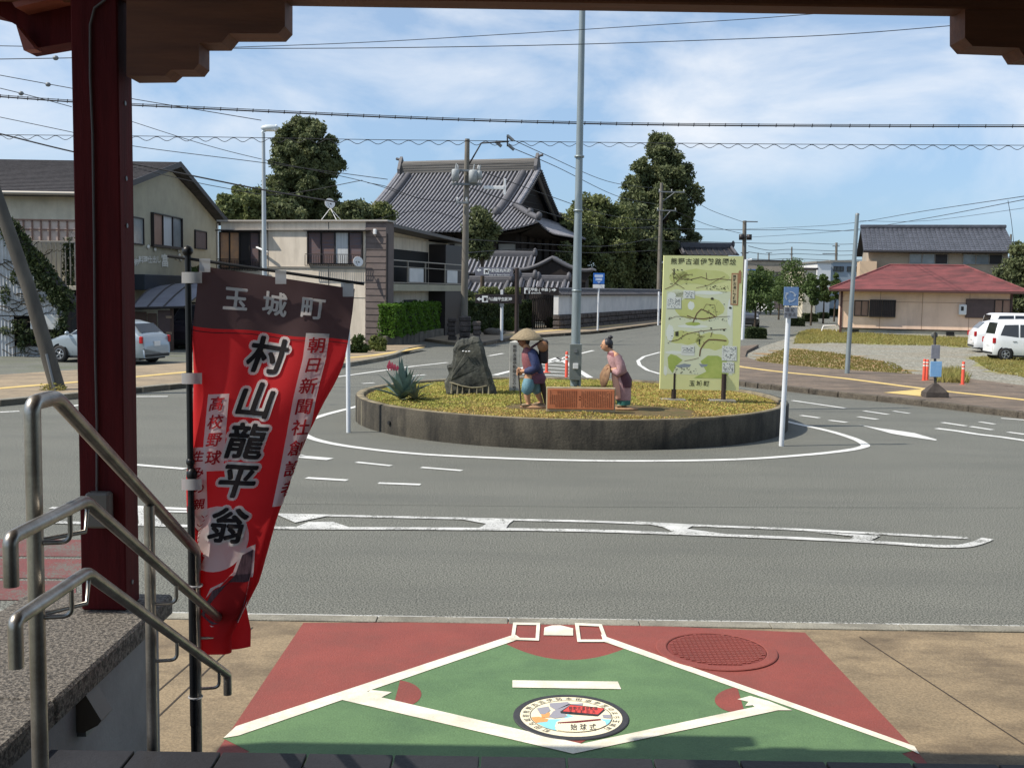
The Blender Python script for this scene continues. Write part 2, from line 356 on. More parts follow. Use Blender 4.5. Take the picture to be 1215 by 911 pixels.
def strip(mb, px, wpx=None, wm=None, z=0.008):
    """painted line through photo points, width in metres"""
    P = [G(x, y, z) for x, y in px]; 
    for i in range(len(P)-1):
        pass
    n = len(P); Lf = []; Rt = []
    for i, p in enumerate(P):
        t = (P[min(i+1, n-1)]-P[max(i-1, 0)]).normalized(); s = Vector((-t.y, t.x, 0)); Lf.append(p+s*wm/2); Rt.append(p-s*wm/2)
    for i in range(n-1): mb.poly([Rt[i], Rt[i+1], Lf[i+1], Lf[i]])
def spl(px, k=6):
    out = []; P = [Vector((x, y, 0)) for x, y in px]; n = len(P)
    for i in range(n-1):
        a, b, c, d = P[max(i-1, 0)], P[i], P[i+1], P[min(i+2, n-1)]
        for j in range(k):
            t = j/k; out.append(0.5*((2*b)+(c-a)*t+(2*a-5*b+4*c-d)*t*t+(3*b-a-3*c+d)*t**3))
    out.append(P[-1]); return [(p.x, p.y) for p in out]
mk = MB()
ringpts = [(412, 485), (385, 492), (366, 499), (357, 507), (362, 516), (385, 524), (430, 531.5), (500, 538.5), (600, 543.5), (690, 546), (780, 546.5), (880, 544.5), (960, 539), (1005, 534), (1024, 530), (1026, 527), (1014, 520.5), (985, 511.5), (947, 503), (930, 499)]
strip(mk, spl(ringpts), wm=0.15)
struct('road_marking', mk, M_paint, 'white line painted round the planted island')
mk = MB()
strip(mk, spl([(412, 485), (460, 474), (540, 466), (600, 463)], 4), wm=0.13)
for px, w in (([(400, 447), (490, 434.5), (531, 430)], .15), ([(430, 455), (444, 454)], .13), ([(483, 446.6), (505, 444.4)], .13), ([(580, 422.2), (597, 419.2)], .15),
              ([(660, 426.5), (704, 415.7)], .16), ([(79, 482.4), (95, 480.3)], .15), ([(0, 488.8), (23, 487.7)], .15), ([(162, 470.4), (199, 470.2)], .15),
              ([(423, 548), (464, 552.3)], .10), ([(500, 554.2), (548, 558)], .10), ([(363.5, 566.6), (412, 569.5)], .12), ([(449, 572.8), (499, 574.6)], .11),
              ([(160, 551), (220, 556)], .12), ([(95, 598), (232, 604)], .11), ([(339, 540), (392, 544.5)], .2), ([(355, 539.5), (360, 541)], .1),
              ([(950, 492.6), (972, 495.6)], .13), ([(984, 498.4), (1004.5, 501)], .13), ([(1018, 494.2), (1041, 497.4)], .13), ([(940, 475), (1003, 484.2)], .12), ([(1025, 487.3), (1054, 491.6)], .12),
              ([(1060, 487.5), (1079, 490.3)], .1), ([(1111, 508), (1135, 511), (1160, 515), (1190, 518.5), (1240, 526)], .17), ([(1118, 501), (1146, 505.2)], .13), ([(1151.6, 505.8), (1177.7, 509.8)], .13),
              ([(1196, 512.4), (1230, 517)], .13), ([(1162, 500.2), (1180, 503)], .11), ([(1188, 496), (1240, 500)], .12), ([(100, 507), (150, 512)], .1),
              ([(783, 443.5), (768, 439), (759, 433), (757, 428), (764, 423), (783, 417.8)], .13)):
    strip(mk, px, wm=w)
mk.poly([G(*q, .008) for q in ((1019, 503.6), (1058, 514.2), (1074, 517), (1110, 522.4), (1112, 521.4), (1085, 513.6), (1060, 510), (1044, 508))][::1])
struct('road_dashes', mk, M_paint, 'short dashes, an arrow and edge lines painted on the far carriageway')
mk = MB()
for a, b in (((587, 445), (640, 431.5)), ((605, 443), (690, 446.5)), ((618, 439), (684, 442.5)), ((628, 435), (678, 438.2)), ((634, 431.3), (672, 433.9)), ((640, 427.5), (667, 429.4)), ((640, 431.5), (662, 424)), ((662, 424), (700, 448)), ((645, 431), (668, 426.5))):
    strip(mk, [a, b], wm=.2)
struct('hatched_marking', mk, M_paint, 'white hatched wedge painted behind the statues')
mk = MB()
strip(mk, [(60, 602), (300, 609.2), (540, 614.6), (700, 618.2), (930, 627), (1149, 638)], wm=.10, z=.0085)
strip(mk, spl([(60, 619), (300, 625.4), (540, 627), (700, 629.2), (870, 635), (1018, 641.5), (1103, 647), (1140, 647.4), (1160, 643.5), (1172, 638.5)], 5), wm=.12, z=.0100)
for q in (((326, 609), (395, 610.5), (350, 619.5)), ((348, 626), (366, 619), (395, 618.6), (420, 627)), ((538, 614), (612, 615), (604, 621), (600, 627), (566, 627.5), (577, 621)),
          ((752, 618), (825, 622), (815, 627), (860, 633), (800, 631.5), (787, 625)), ((965, 630.5), (1045, 635), (1033, 641), (1020, 642), (1008, 640), (1013, 636)), ((163, 601), (186, 604), (192, 622), (165, 622))):
    P = [G(*p, .0115) for p in q]; mk.poly(P if sum(P[i].x*P[(i+1) % len(P)].y-P[(i+1) % len(P)].x*P[i].y for i in range(len(P))) > 0 else P[::-1])
struct('double_line_marking', mk, M_paint2, 'long worn double white line with slanting bars across the near road')
mk = MB(); strip(mk, [(300, 597), (700, 601), (1215, 602)], wm=.010, z=.004)
struct('road_seam', mk, mat('tar_seam', (.075, .077, .066), .8))
mk = MB()
for x0, x1, y0, y1 in ((-60, 97, 640, 660), (-60, 97, 663, 686), (-60, 90, 689, 712)):
    P = [G(x0, y0-1, .006), G(x0, y1-1, .006), G(x1, y1, .006), G(x1, y0, .006)]; mk.poly(P)
struct('red_bus_stop_marking', mk, M_redroad, 'faded red bars painted on the road at the left')
# --- pavements with kerbs
def curbed(name, px, z, m, label=None, kerbpx=None, km=None):
    mb = MB(); P = [G(x, y, 0) for x, y in px]; ar = sum(P[i].x*P[(i+1) % len(P)].y-P[(i+1) % len(P)].x*P[i].y for i in range(len(P)))
    if ar < 0: P = P[::-1]
    mb.prism([(p.x, p.y, -.005) for p in P][::-1], (0, 0, z+.005)); o = struct(name, mb, m, label)
    return o
def kerb(px, h=.14, w=.16, L0=0.9, m=None, label=None, name='kerb', z=0):
    P = [G(x, y, z) for x, y in px]; root = None; pts = []
    Ltot = 0
    seg = []
    for a, b in zip(P[:-1], P[1:]):
        n = max(1, round((b-a).length/L0)); seg += [(a.lerp(b, i/n), a.lerp(b, (i+1)/n)) for i in range(n)]
    root = link(name, bpy.data.meshes.new(name)); root['kind'] = 'structure'
    if label: root['label'] = label
    mb = MB(); vis = []
    for a, b in seg:
        t = (b-a); ln = t.length; 
        M = Matrix.Translation(a) @ Matrix.Rotation(math.atan2(t.y, t.x), 4, 'Z')
        vis.append((M, ln))
    base = {}
    for i, (M, ln) in enumerate(vis):
        k = round(ln, 1)
        if k not in base:
            q = MB(); q.bbox(0.004, 0, -.05, 1-.004, w, h, .018); base[k] = q.mesh('kerb_stone', m)
        o = link('kerb_stone', base[k], root); o.matrix_local = M @ Matrix.Translation((0, 0, rnd.uniform(-.004, .004))) @ Matrix.Diagonal((ln, 1, 1, 1))
    return root
# right pavement, kerb, tactile line
KR = [(868, 477), (905, 480.5), (940, 462+1.5), (1000, 470.5), (1100, 480.8), (1215, 495), (1330, 510)]
KR = spl([(862, 452.5), (880, 457), (905, 460.5), (940, 464), (1000, 471), (1100, 481.5), (1215, 495.5), (1340, 512)], 2)
lotline = [(1340, 458), (1215, 463), (1140, 453), (1090, 449), (1005, 443.5), (940, 438), (900, 433), (884, 427), (886, 420), (900, 412)]
curbed('pavement', KR + lotline + [(880, 414), (862, 420)], .13, M_walk, 'worn brown pavement in front of the gravel lot')
kerb(KR[::-1], .14, .2, 1.0, M_kerbd, 'old stained kerb along the pavement on the right')
mk = MB(); strip(mk, spl([(862, 431), (877.5, 434.8), (930, 441.5), (1000, 448.5), (1100, 461.5), (1215, 474.2), (1340, 489)], 3), wm=.3, z=.136)
q = [(1048, 465.5), (1100, 461), (1120, 465), (1098, 470.5)]; P = [G(*p, .137) for p in q]; mk.poly(P[::-1] if (P[1]-P[0]).cross(P[2]-P[1]).z < 0 else P)
struct('tactile_paving', mk, M_tac, 'yellow tactile line on the right pavement with a square by the bus stop')
# left pavement
KL = spl([(-160, 500), (0, 482), (110, 471.5), (230, 459.5), (340, 446), (430, 432.5), (470, 424), (486, 416)], 2)
curbed('pavement', KL + [(505, 412), (458, 413), (430, 417), (262, 432), (200, 436.5), (0, 450), (-160, 462)], .12, M_walkL, 'tan pavement running past the left hand houses')
kerb(KL, .13, .18, 1.0, M_kerb, 'low kerb of the left pavement')
mk = MB(); strip(mk, spl([(-120, 473), (0, 460.5), (110, 451.5), (240, 439.5), (340, 430.5), (440, 422), (500, 412)], 2), wm=.3, z=.126)
struct('tactile_paving', mk, M_tac, 'yellow tactile line on the left pavement')
M_lotL = mat('lot_tarmac', rgb(112, 112, 106), 0.9, rgb(92, 94, 84), 0.8, grain=0.25, gscale=25, stain=rgb(96, 104, 66), sscale=(.5, 1.4, 1), samt=.5)
flat('parking_lot', None, .03, M_lotL, [tuple(G(-160, 458))[:2], tuple(G(0, 448))[:2], tuple(G(200, 436))[:2], tuple(G(262, 431))[:2], (-10, 60), (-60, 60)])
# far pavements round the temple
KT = spl([(560, 413), (600, 405.5), (640, 400.5), (700, 396.5), (740, 391.5), (783, 385.5), (830, 378), (880, 368)], 2)
curbed('pavement', KT + [(884, 362), (783, 376), (730, 384), (660, 388), (600, 392), (540, 397), (505, 405)], .13, M_walkL, 'pale pavement along the temple wall')
kerb(KT, .15, .18, 2.0, M_kerbd, 'dark kerb in front of the temple wall')
mk = MB(); strip(mk, [(600, 397.5), (660, 391.5), (700, 388.3), (740, 385)], wm=.4, z=.137); struct('tactile_paving', mk, M_tac, 'yellow tactile line by the temple gate')
KW = spl([(530, 424), (570, 412), (600, 408), (622, 406)], 2)
# right hand lot
M_gravel = mat('gravel', rgb(160, 158, 146), 0.95, rgb(100, 98, 86), 14, 0.5, 0.12, bump=0.8, bscale=14, grain=0.35, gscale=9, stain=rgb(134, 118, 92), sscale=(.25, .6, 1), samt=.55)
M_ggrass = mat('dry_grass_ground', rgb(128, 124, 76), 0.95, rgb(150, 112, 82), 0.9, bump=0.6, bscale=8, grain=0.35, gscale=10)
M_ggreen = mat('green_grass_ground', rgb(134, 138, 80), 0.95, rgb(146, 134, 96), 1.2, bump=0.6, bscale=8, grain=0.35, gscale=10)
flat('gravel_lot', [(1500, 470), (1340, 458), (1215, 463), (1140, 453), (1090, 449), (1005, 443.5), (940, 438), (900, 433), (884, 427), (886, 420), (905, 411), (945, 398), (990, 386), (1230, 386), (1500, 390)], .05, M_gravel)
flat('dry_verge', [(890, 430), (905, 421), (930, 414), (945, 413), (985, 418), (1030, 424), (1060, 431), (1088, 447.5), (1005, 442.5), (940, 437.5), (905, 433)], .056, M_ggrass, rag=.7)
flat('grass_verge', [(942, 408), (946, 396), (962, 391), (1000, 393), (1060, 398), (1165, 402), (1165, 413), (1100, 410), (1040, 408.5), (985, 407)], .056, M_ggreen, rag=.8)
flat('grass_verge', [(1150, 425), (1215, 420), (1340, 420), (1340, 450), (1215, 448), (1175, 440)], .056, M_ggreen, rag=.8)
M_blade = mat('grass_blades', rgb(140, 142, 76), 0.8, rgb(164, 146, 90), 1.5, trans=.3)
def tufts(name, px, n, h, m, seed, label, z=.06, w=.012):
    g = random.Random(seed); P = [G(x, y, z) for x, y in px]; xs = [p.x for p in P]; ys = [p.y for p in P]; V = []; k = 0
    def inside(x, y):
        c = False; j = len(P)-1
        for i in range(len(P)):
            if (P[i].y > y) != (P[j].y > y) and x < (P[j].x-P[i].x)*(y-P[i].y)/(P[j].y-P[i].y)+P[i].x: c = not c
            j = i
        return c
    while k < n:
        x, y = g.uniform(min(xs), max(xs)), g.uniform(min(ys), max(ys))
        if not inside(x, y): continue
        k += 1
        for b in range(3):
            a = g.uniform(0, 6.28); hh = h*g.uniform(.4, 1.2); dx, dy = math.cos(a), math.sin(a); lx, ly = g.uniform(-.5, .5)*hh, g.uniform(-.5, .5)*hh
            V += [(x-dy*w, y+dx*w, z), (x+dy*w, y-dx*w, z), (x+lx, y+ly, z+hh)]
    V = np.array(V); F = np.arange(len(V)).reshape(-1, 3); o = link(name, npmesh(name, V, F, m)); o['kind'] = 'stuff'; o['label'] = label; o['category'] = 'grass'
tufts('grass', [(942, 408), (946, 396), (962, 391), (1000, 393), (1060, 398), (1165, 402), (1165, 413), (1100, 410), (1040, 408.5), (985, 407)], 7000, .13, M_blade, 3, 'yellow green grass growing below the red roofed house', w=.022)
tufts('grass', [(890, 430), (930, 414), (985, 418), (1060, 431), (1088, 447.5), (940, 437.5)], 3500, .06, mat('dry_blades', rgb(140, 118, 70), .8, rgb(120, 128, 62), 2, trans=.3), 4, 'short dry grass between the gravel and the brown pavement', w=.02)
tufts('weeds', [(1108, 455), (1118, 444), (1140, 444), (1150, 456)], 420, .3, M_blade, 5, 'tall weeds growing beside the orange bollards', z=.1, w=.02)
tufts('grass', [(1150, 425), (1215, 420), (1260, 420), (1260, 450), (1215, 448), (1175, 440)], 3500, .08, M_blade, 6, 'grass behind the parked white cars', w=.02)
# ---------------------------------------------------------------- station apron with the painted ball field
YK = 8.25
flat('station_apron', None, .012, M_conc, [(-14, 3.9), (16, 3.9), (16, YK-.16), (-14, YK-.16)])
kr = link('kerb', bpy.data.meshes.new('kerb')); kr['kind'] = 'structure'; kr['label'] = 'flush kerb between the station apron and the road'
q = MB(); q.bbox(0.004, 0, -.03, .996, .14, .019, .004); km_ = q.mesh('kerb_stone', M_kerb)
for i in range(24):
    o = link('kerb_stone', km_, kr); o.location = (-12+i*1.0, YK-.142, rnd.uniform(-.002, .002))
mk = MB(); mk.poly([(-12, YK+.005, .006), (12, YK+.005, .006), (12, YK+.05, .006), (-12, YK+.05, .006)]); struct('gutter_line', mk, M_paint2)
mk = MB()
for a, b in (((-2.05, 7.93), (-2.45, 3.95)), ((-1.9, 7.93), (-2.25, 3.95)), ((2.6, 7.93), (3.3, 3.95))): mk.poly([(a[0], a[1], .0145), (a[0]+.012, a[1], .0145), (b[0]+.012, b[1], .0145), (b[0], b[1], .0145)][::-1])
struct('expansion_joint', mk, mat('joint', rgb(60, 52, 44), .9))
def mpoly(name, m, polys, z, label=None):
    mb = MB()
    for qi, q in enumerate(polys):
        P = [G(x, y, z+qi*.0002) for x, y in q]
        ar = sum(P[i].x*P[(i+1) % len(P)].y-P[(i+1) % len(P)].x*P[i].y for i in range(len(P))); mb.poly(P if ar > 0 else P[::-1])
    o = link(name, mb.mesh(name, m)); o['kind'] = 'structure'
    if label: o['label'] = label
    return o
mpoly('mural_red', M_mred, [[(360, 738.5), (608, 737.5), (720, 739.5), (955, 750), (1090, 893), (1113, 920), (236, 920), (258, 890)]], .0140, 'red ground paint of the baseball field on the apron')
arc = lambda cx, cy, rx, ry, a0, a1, n=14: [(cx+rx*math.cos(R_(a0+(a1-a0)*i/n)), cy+ry*math.sin(R_(a0+(a1-a0)*i/n))) for i in range(n+1)]
mpoly('mural_green', M_mgreen, [[(598, 762.5)] + [(598+(745-598)*t, 762.5+(5-0)*t+19.5*4*t*(1-t)*.9) for t in [i/12 for i in range(1, 12)]] + [(745, 767.5), (1088, 889), (1070, 893.5), (1113, 921), (236, 921), (296, 891), (264, 875)]], .0156, 'green infield paint of the baseball field')
mpoly('mural_base_red', M_mred, [arc(466, 823, 34, 17, -75, 90), arc(884, 830, 36, 16, 90, 255), [(667, 874.5), (681, 870.5), (699, 875.5), (686, 883), (680, 883)]], .0172)
W_ = []
def wl(a, b, wa, wb): W_.append([(a[0], a[1]), (b[0], b[1]), (b[0], b[1]+wb), (a[0], a[1]+wa)])
W_.append([(611, 752), (618, 757), (283, 872), (265, 875), (280, 861)])
W_.append([(713, 752), (716, 761), (722, 762.5), (1075, 886.5), (1091, 894), (1085, 884.5), (722, 756)])
W_.append([(432, 818), (449, 826), (690, 881.8), (900, 837), (933, 840), (680, 893.5), (405, 829.5)])
W_.append([(440, 818), (465, 820.5), (452, 827), (430, 825)]); W_.append([(875, 829), (890, 825), (912, 831), (940, 842), (900, 842), (893, 836), (884, 837), (888, 832)])
W_.append([(608, 806.5), (733, 808), (737, 817), (608, 815)])
W_.append([(646, 744), (655, 741.5), (665, 741.3), (680, 745), (680, 753.5), (645, 753)])
for q in ([(610, 737.6), (641, 737.6), (641, 759), (608, 759)],): pass
def frame(a, b, c, d, t):
    P = [Vector((x, y)) for x, y in (a, b, c, d)]; cen = sum(P, Vector((0, 0)))/4
    I = [p+(cen-p)*t for p in P]
    for i in range(4): W_.append([tuple(P[i]), tuple(P[(i+1) % 4]), tuple(I[(i+1) % 4]), tuple(I[i])])
frame((609, 738), (641, 738.3), (639.5, 759.5), (606, 758.5), .26); frame((682, 738.5), (714, 740), (722, 761), (685, 761), .26)
mpoly('mural_white_lines', M_mwhite, W_, .0192, 'white foul lines, plate and bases of the painted field')
# the two manhole covers let into the painted field
def cover_frame(cx, cy, w):      # centre and radius on the ground
    c = G(cx, cy, .03); r = (G(cx+w/2, cy, .03)-G(cx-w/2, cy, .03)).length/2; return c, r
c, r = cover_frame(677.5, 847.5, 137)
t = thing('illustrated_manhole_cover', 'round coloured picture manhole cover in a dark ring at the centre of the painted field', 'manhole cover', (c.x, c.y, -.006))
CT = (681, 849)
def E2(px, py, z):            # crop pixels of the cover picture -> local coordinates
    p = G(600+px/7.594, 815+py/7.594, .04); return Vector((p.x-c.x, p.y-c.y, z))
m_ring = mat('cover_ring', rgb(62, 62, 64), .6, rgb(50, 50, 52), 10); m_cream = mat('cover_cream', rgb(238, 228, 196), .6, grain=.05)
part('ring', MB().lathe([(r*.0, 0), (r, 0), (r, .026), (r*.985, .03), (r*.885, .03), (r*.885, .026), (0, .026)], 48, smooth=False), m_ring, t)
part('cover_plate', MB().lathe([(0, 0), (r*.883, 0), (r*.883, .028), (0, .028)], 48, smooth=False), m_cream, t)
part('inner_circle', MB().lathe([(r*.70, .0285), (r*.70, .0292), (r*.714, .0292), (r*.714, .0285)], 48, smooth=False), m_ring, t)
def art(name, m, polys, z, clip=.695):
    mb = MB()
    for q in polys:
        P = [E2(x, y, z) for x, y in q]; P = [p if math.hypot(p.x, p.y) < r*clip else Vector((p.x, p.y, 0)).normalized()*r*clip+Vector((0, 0, z)) for p in P]
        ar = sum(P[i].x*P[(i+1) % len(P)].y-P[(i+1) % len(P)].x*P[i].y for i in range(len(P))); mb.poly(P if ar > 0 else P[::-1])
    return part(name, mb, m, t)
m_ink = mat('cover_ink', rgb(48, 44, 44), .6)
art('water', mat('cover_cyan', rgb(140, 208, 222), .6), [[(280, 296), (400, 262), (520, 262), (560, 215), (620, 240), (480, 290), (445, 340), (450, 372), (350, 345)], [(830, 260), (960, 265), (975, 300), (920, 320), (850, 285)]], .0296)
art('hills', mat('cover_orange', rgb(222, 158, 96), .6), [[(215, 245), (300, 240), (385, 262), (375, 285), (270, 295), (235, 270)], [(320, 215), (395, 200), (400, 245), (325, 250)]], .030)
art('castle', mat('cover_grey', rgb(152, 150, 158), .6), [[(280, 165), (385, 148), (405, 185), (350, 220), (310, 215)], [(395, 120), (560, 108), (590, 130), (450, 180), (400, 150)], [(430, 190), (560, 130), (700, 118), (690, 140), (520, 200), (560, 240), (440, 255), (390, 240)], [(870, 222), (950, 222), (950, 255), (880, 250)]], .0302)
art('map_board', m_ink, [[(490, 196), (590, 130), (900, 160), (895, 182), (830, 236), (500, 212)]], .0305)
art('map_panel', mat('cover_red', rgb(214, 74, 66), .6), [[(515, 192), (585, 137), (890, 168), (832, 220)]], .0308)
art('ball', m_cream, [[(700-255+255*0+xx, yy) for xx, yy in ((0, 330), (12, 290), (70, 262), (160, 242), (240, 236), (330, 245), (400, 262), (450, 285), (480, 320), (440, 360), (330, 380), (200, 386), (90, 378), (20, 360))]], .0311)
art('stitches', mat('cover_stitch', rgb(120, 44, 44), .6), [[(470, 292), (600, 282), (855, 260), (860, 275), (640, 298), (470, 302)]] + [[(470+22*i, 300-1.9*i), (480+22*i, 299-1.9*i), (472+22*i, 309-1.9*i)] for i in range(17)], .0313)
def fnc(x, y): return E2(x, -y, .0316)
lt = MB(); text(lt, '始球式', lambda x, y: E2(x, 345-y, .0316), 62, 700, 10, off=.02, step=85); part('lettering', lt, m_ink, t)
lt = MB(); text(lt, '熊野古道伊勢路', lambda x, y: E2(x, 178-y, .0316), 34, 700, 10, off=.01, step=38); text(lt, '玉城町田丸', lambda x, y: E2(x, 178-y, .0316), 30, 690, -20, off=.01, step=52); part('lettering', lt, m_ink, t)
lt = MB(); word = '玉城町汚水田丸城跡熊野古道村山龍平朝日'
for i, ch in enumerate('町田丸城跡熊野古道伊勢本街道参宮のまち玉城町'):
    a = R_(235-i*290/22); M2 = Matrix.Translation((math.cos(a)*r*.785, math.sin(a)*r*.785, .0305)) @ Matrix.Rotation(a-math.pi/2, 4, 'Z')
    text(lt, ch, lambda x, y: M2 @ Vector((x, y, 0)), .044, 0, 0, off=0)
part('lettering', lt, m_ink, t)
c, r = cover_frame(850, 769, 116)
t = thing('red_manhole_cover', 'round red painted manhole cover with a fine grid at the right of the painted field', 'manhole cover', (c.x, c.y, .012))
part('ring', MB().lathe([(0, 0), (r*1.22, 0), (r*1.22, .010), (r*1.2, .014), (r*1.02, .016), (r, .012)], 48, smooth=False), M_mred, t)
mb = MB(); mb.lathe([(0, 0), (r*.985, 0), (r*.985, .010), (0, .010)], 48, smooth=False)
part('cover_plate', mb, mat('grid_recess', rgb(120, 56, 50), .8), t)
mb = MB(); s_ = .034; k = int(r/s_)+1
for i in range(-k, k+1):
    for j in range(-k, k+1):
        x, y = i*s_, j*s_
        if math.hypot(x, y) < r*.94: mb.box(x-.012, y-.012, .009, x+.012, y+.012, .017)
part('grid', mb, M_mred, t, stuff=True)
# ---------------------------------------------------------------- station platform, steps, walls
fl = MB(); fl.box(-1.62, -4, 0, 12, 3.46, .902); o_fl = struct('platform', fl, M_dark, 'raised station floor with dark tiles')
q = MB(); q.bbox(.004, .004, 0, .296, .296, .022, .003); tm = q.mesh('tile', M_tile)
for i in range(-5, 13):
    for j in range(2):
        o = link('tile', tm, o_fl); o.location = (-.09+i*.3, 3.69-.3*(j+1), .9035)
st = MB()
for k in range(5):
    st.box(-1.62, 3.695+.3*k, 0, 12, 3.995+.3*k, .905-.16*(k+1)) if .905-.16*(k+1) > 0 else None
struct('steps', st, M_tile, 'steps going down from the station floor')
# low wall on the left that carries the column
wl_ = thing('granite_topped_wall', 'low grey plaster wall with a speckled granite cap under the red column', 'wall', (-1.9, 4, 0))
part('wall_face', MB().box(-2.3, 1.2, 0, -1.70, 5.2, .93), M_plas, wl_, world=True)
cs = [(1.2, 2.55), (2.553, 3.86), (3.863, 5.24)]
q0 = MB(); q0.bbox(-2.34, cs[2][0], .932, -1.64, cs[2][1], 1.035, .012); part('cap_stone', q0, M_gran, wl_, world=True)
for a, b in cs[:2]: q0 = MB(); q0.bbox(-2.34, a, .932, -1.64, b, 1.035, .012); part('cap_stone', q0, M_gran, wl_, world=True)
# socket box on the wall face
p = G(138, 842, .0); 
sx = -1.70; Y_ = (A(138, 842, 4.2)); yb = 4.25; zb = ZA(842, yb, 138)
t = thing('hooded_socket', 'small grey hooded outlet box fixed to the low plaster wall', 'socket', (sx, yb, zb-.07))
mb = MB(); mb.prism([(0, -.06, -.0), (0, -.06, .17), (.03, -.06, .17), (.10, -.06, .05), (.085, -.06, .03), (.03, -.06, .0)], (0, .12, 0)); part('hood', mb, M_beigep, t)
part('lid', MB().box(.0, -.052, -.02, .035, .052, .01), M_gmetal, t)
# the covered porch
CY_ = 4.95
po = thing('station_porch', 'dark red column and brown beams of the porch framing the view', 'building', (-1.86, 5.05, 1.035))
xl, xr = A(97, 728, CY_).x, A(150, 728, CY_).x
cz1 = 4.1
mb = MB(); mb.bbox(xl, CY_, 1.036, xr, CY_+.18, cz1, .006); part('column', mb, M_wood, po, world=True)
cf = MB()
cpts = [(125, 0), (112, 10), (107, 30), (107, 90), (110, 160), (112, 300), (113, 420), (115, 500), (115, 585)]
cf.tube([A(x, y, CY_-.012) for x, y in cpts], .006, 8); part('conduit', cf, mat('grey_conduit', rgb(92, 84, 80), .6), po, world=True)
for y in (125, 215): pass
for k, y in enumerate((123, 212, 268, 690)):
    p = A(158, y, CY_+.08); q0 = MB(); q0.tube([(xr, p.y, p.z), (xr+.004, p.y, p.z)], .011, 10); part('screw_plug', q0, M_gmetal, po, world=True)
jb = MB(); a = A(102, 584, CY_-.05); b = A(131, 626, CY_-.05); jb.bbox(a.x, CY_-.07, b.z, b.x, CY_-.002, a.z, .01); o = part('junction_box', jb, M_beigep, po, world=True)
zb1 = 3.80
mb = MB(); mb.bbox(-4.8, 4.94, zb1, 14, 5.09, 4.12, .008); part('beam', mb, M_beam, po, world=True)
mb = MB(); mb.bbox(-4.8, 4.9, 4.12, 14, 5.0, 4.3, .008); part('beam', mb, M_wood, po, world=True)
mb = MB(); prof = [(150, -60), (150, 92), (195, 91.5), (203, 84.5), (230, 84.5), (236, 77), (236, 52.5), (263, 52.5), (272, 41.5), (330, 41.5), (338, 33), (338, 12), (338, -60)]
mb.prism([A(x, y-1.5, 4.955) for x, y in prof][::-1], (0, .17, 0)); part('bracket', mb, M_beam, po, world=True)
mb = MB(); prof = [(1145, -60), (1145, 45), (1154, 55), (1209, 57), (1216, 68), (1300, 70), (1300, -60)]
mb.prism([A(x, y, 4.955) for x, y in prof][::-1], (0, .17, 0)); part('bracket', mb, M_beam, po, world=True)
mb = MB(); prof = [(92, -60), (92, 49), (40, 58), (28, 60), (19, 30), (0, 19), (-30, 12), (-30, -60)]
mb.prism([A(x, y, 5.14) for x, y in prof][::-1], (0, .14, 0)); part('bracket', mb, M_wood, po, world=True)
mb = MB(); prof = [(42, 58.5), (28, 60), (19, 30)]; mb.prism([A(x, y, 5.05) for x, y in prof][::-1], (0, .07, 0)); part('bracket_end', mb, M_salmon, po, world=True)
mb = MB(); mb.prism([A(x, y, 5.0) for x, y in ((18, 9), (84, -6), (84, -12), (14, 3))], (0, .25, 0)); part('eave_board', mb, M_salmon, po, world=True)
for i in range(34):
    mb = MB(); x = -4.05+i*.52; mb.bbox(x, -3.2 if x > -2.25 else 4.26, 4.302, x+.07, 4.98, 4.39, .004); part('rafter', mb, M_wood, po, world=True)
mb = MB(); mb.box(-2.3, -3.4, 4.392, 14, 4.248, 4.5); mb.box(-4.8, 4.25, 4.392, 14, 5.0, 4.5); part('roof_slab', mb, M_wood, po, world=True)  # unseen porch roof, cut back at the left so sun reaches the banner
mb = MB(); mb.box(-1.2, -3.3, .95, 14, -3.1, 4.1); part('rear_wall', mb, mat('cream_station_wall', rgb(190, 176, 150), .8), po, world=True)
# handrails
hr = thing('steel_handrail', 'brushed steel stair handrail with two extra rails beside the low wall', 'handrail', (-1.25, 2.86, .95))
def P3(x, px, py):     # point on plane X=x on a sight line
    d = ray(px, py); t = x/d.x; return EYE+d*t
RX = -1.25
a = Vector((RX, 2.86, 2.25)); b = Vector((RX, 4.33, 1.49))
dirr = (b-a).normalized(); 
n0 = A(38, 474, 2.80); topl = Vector((RX, 2.66, 2.29)); 
a = P3(RX, 38, 478); aa = P3(RX, 66, 474); b = P3(RX, 232, 652); c2 = P3(RX, 177, 604)
print('rail', a, aa, b, c2)
Yp1 = a.y; Yp2 = c2.y; Yp3 = b.y
def arcp(p0, p1, p2, rr=.04, n=5):
    d0 = (p0-p1).normalized(); d1 = (p2-p1).normalized(); q0, q1 = p1+d0*rr, p1+d1*rr; return [q0.lerp(p1, t).lerp(p1.lerp(q1, t), t) for t in [i/n for i in range(n+1)]]
p0 = Vector((RX, Yp1, .95)); p1 = Vector((RX, Yp1, a.z)); p2 = Vector((RX, aa.y, a.z-.0)); p3 = Vector((RX, Yp3, b.z)); p4 = Vector((RX, Yp3, .4))
part('top_rail', MB().tube([p1+Vector((0, -.0, -.06))]+arcp(p1+Vector((0, 0, -.06)), p1, p2, .03)+arcp(p1, p2, p3, .03)+arcp(p2, p3, p4, .03)+[p3+Vector((0, 0, -.08))], .0212, 14), M_steel, hr, world=True)
part('post', MB().tube([p0, p1+Vector((0, 0, -.06))], .0212, 14), M_steel, hr, world=True)
part('post', MB().tube([(RX, Yp2, .7), (RX, Yp2, p2.z+(p3.z-p2.z)*(Yp2-p2.y)/(p3.y-p2.y)-.022)], .0185, 14), M_steel, hr, world=True)
part('post', MB().tube([(RX, Yp3, .4), p3+Vector((0, 0, -.08))], .019, 14), M_steel, hr, world=True)
X2 = -1.165
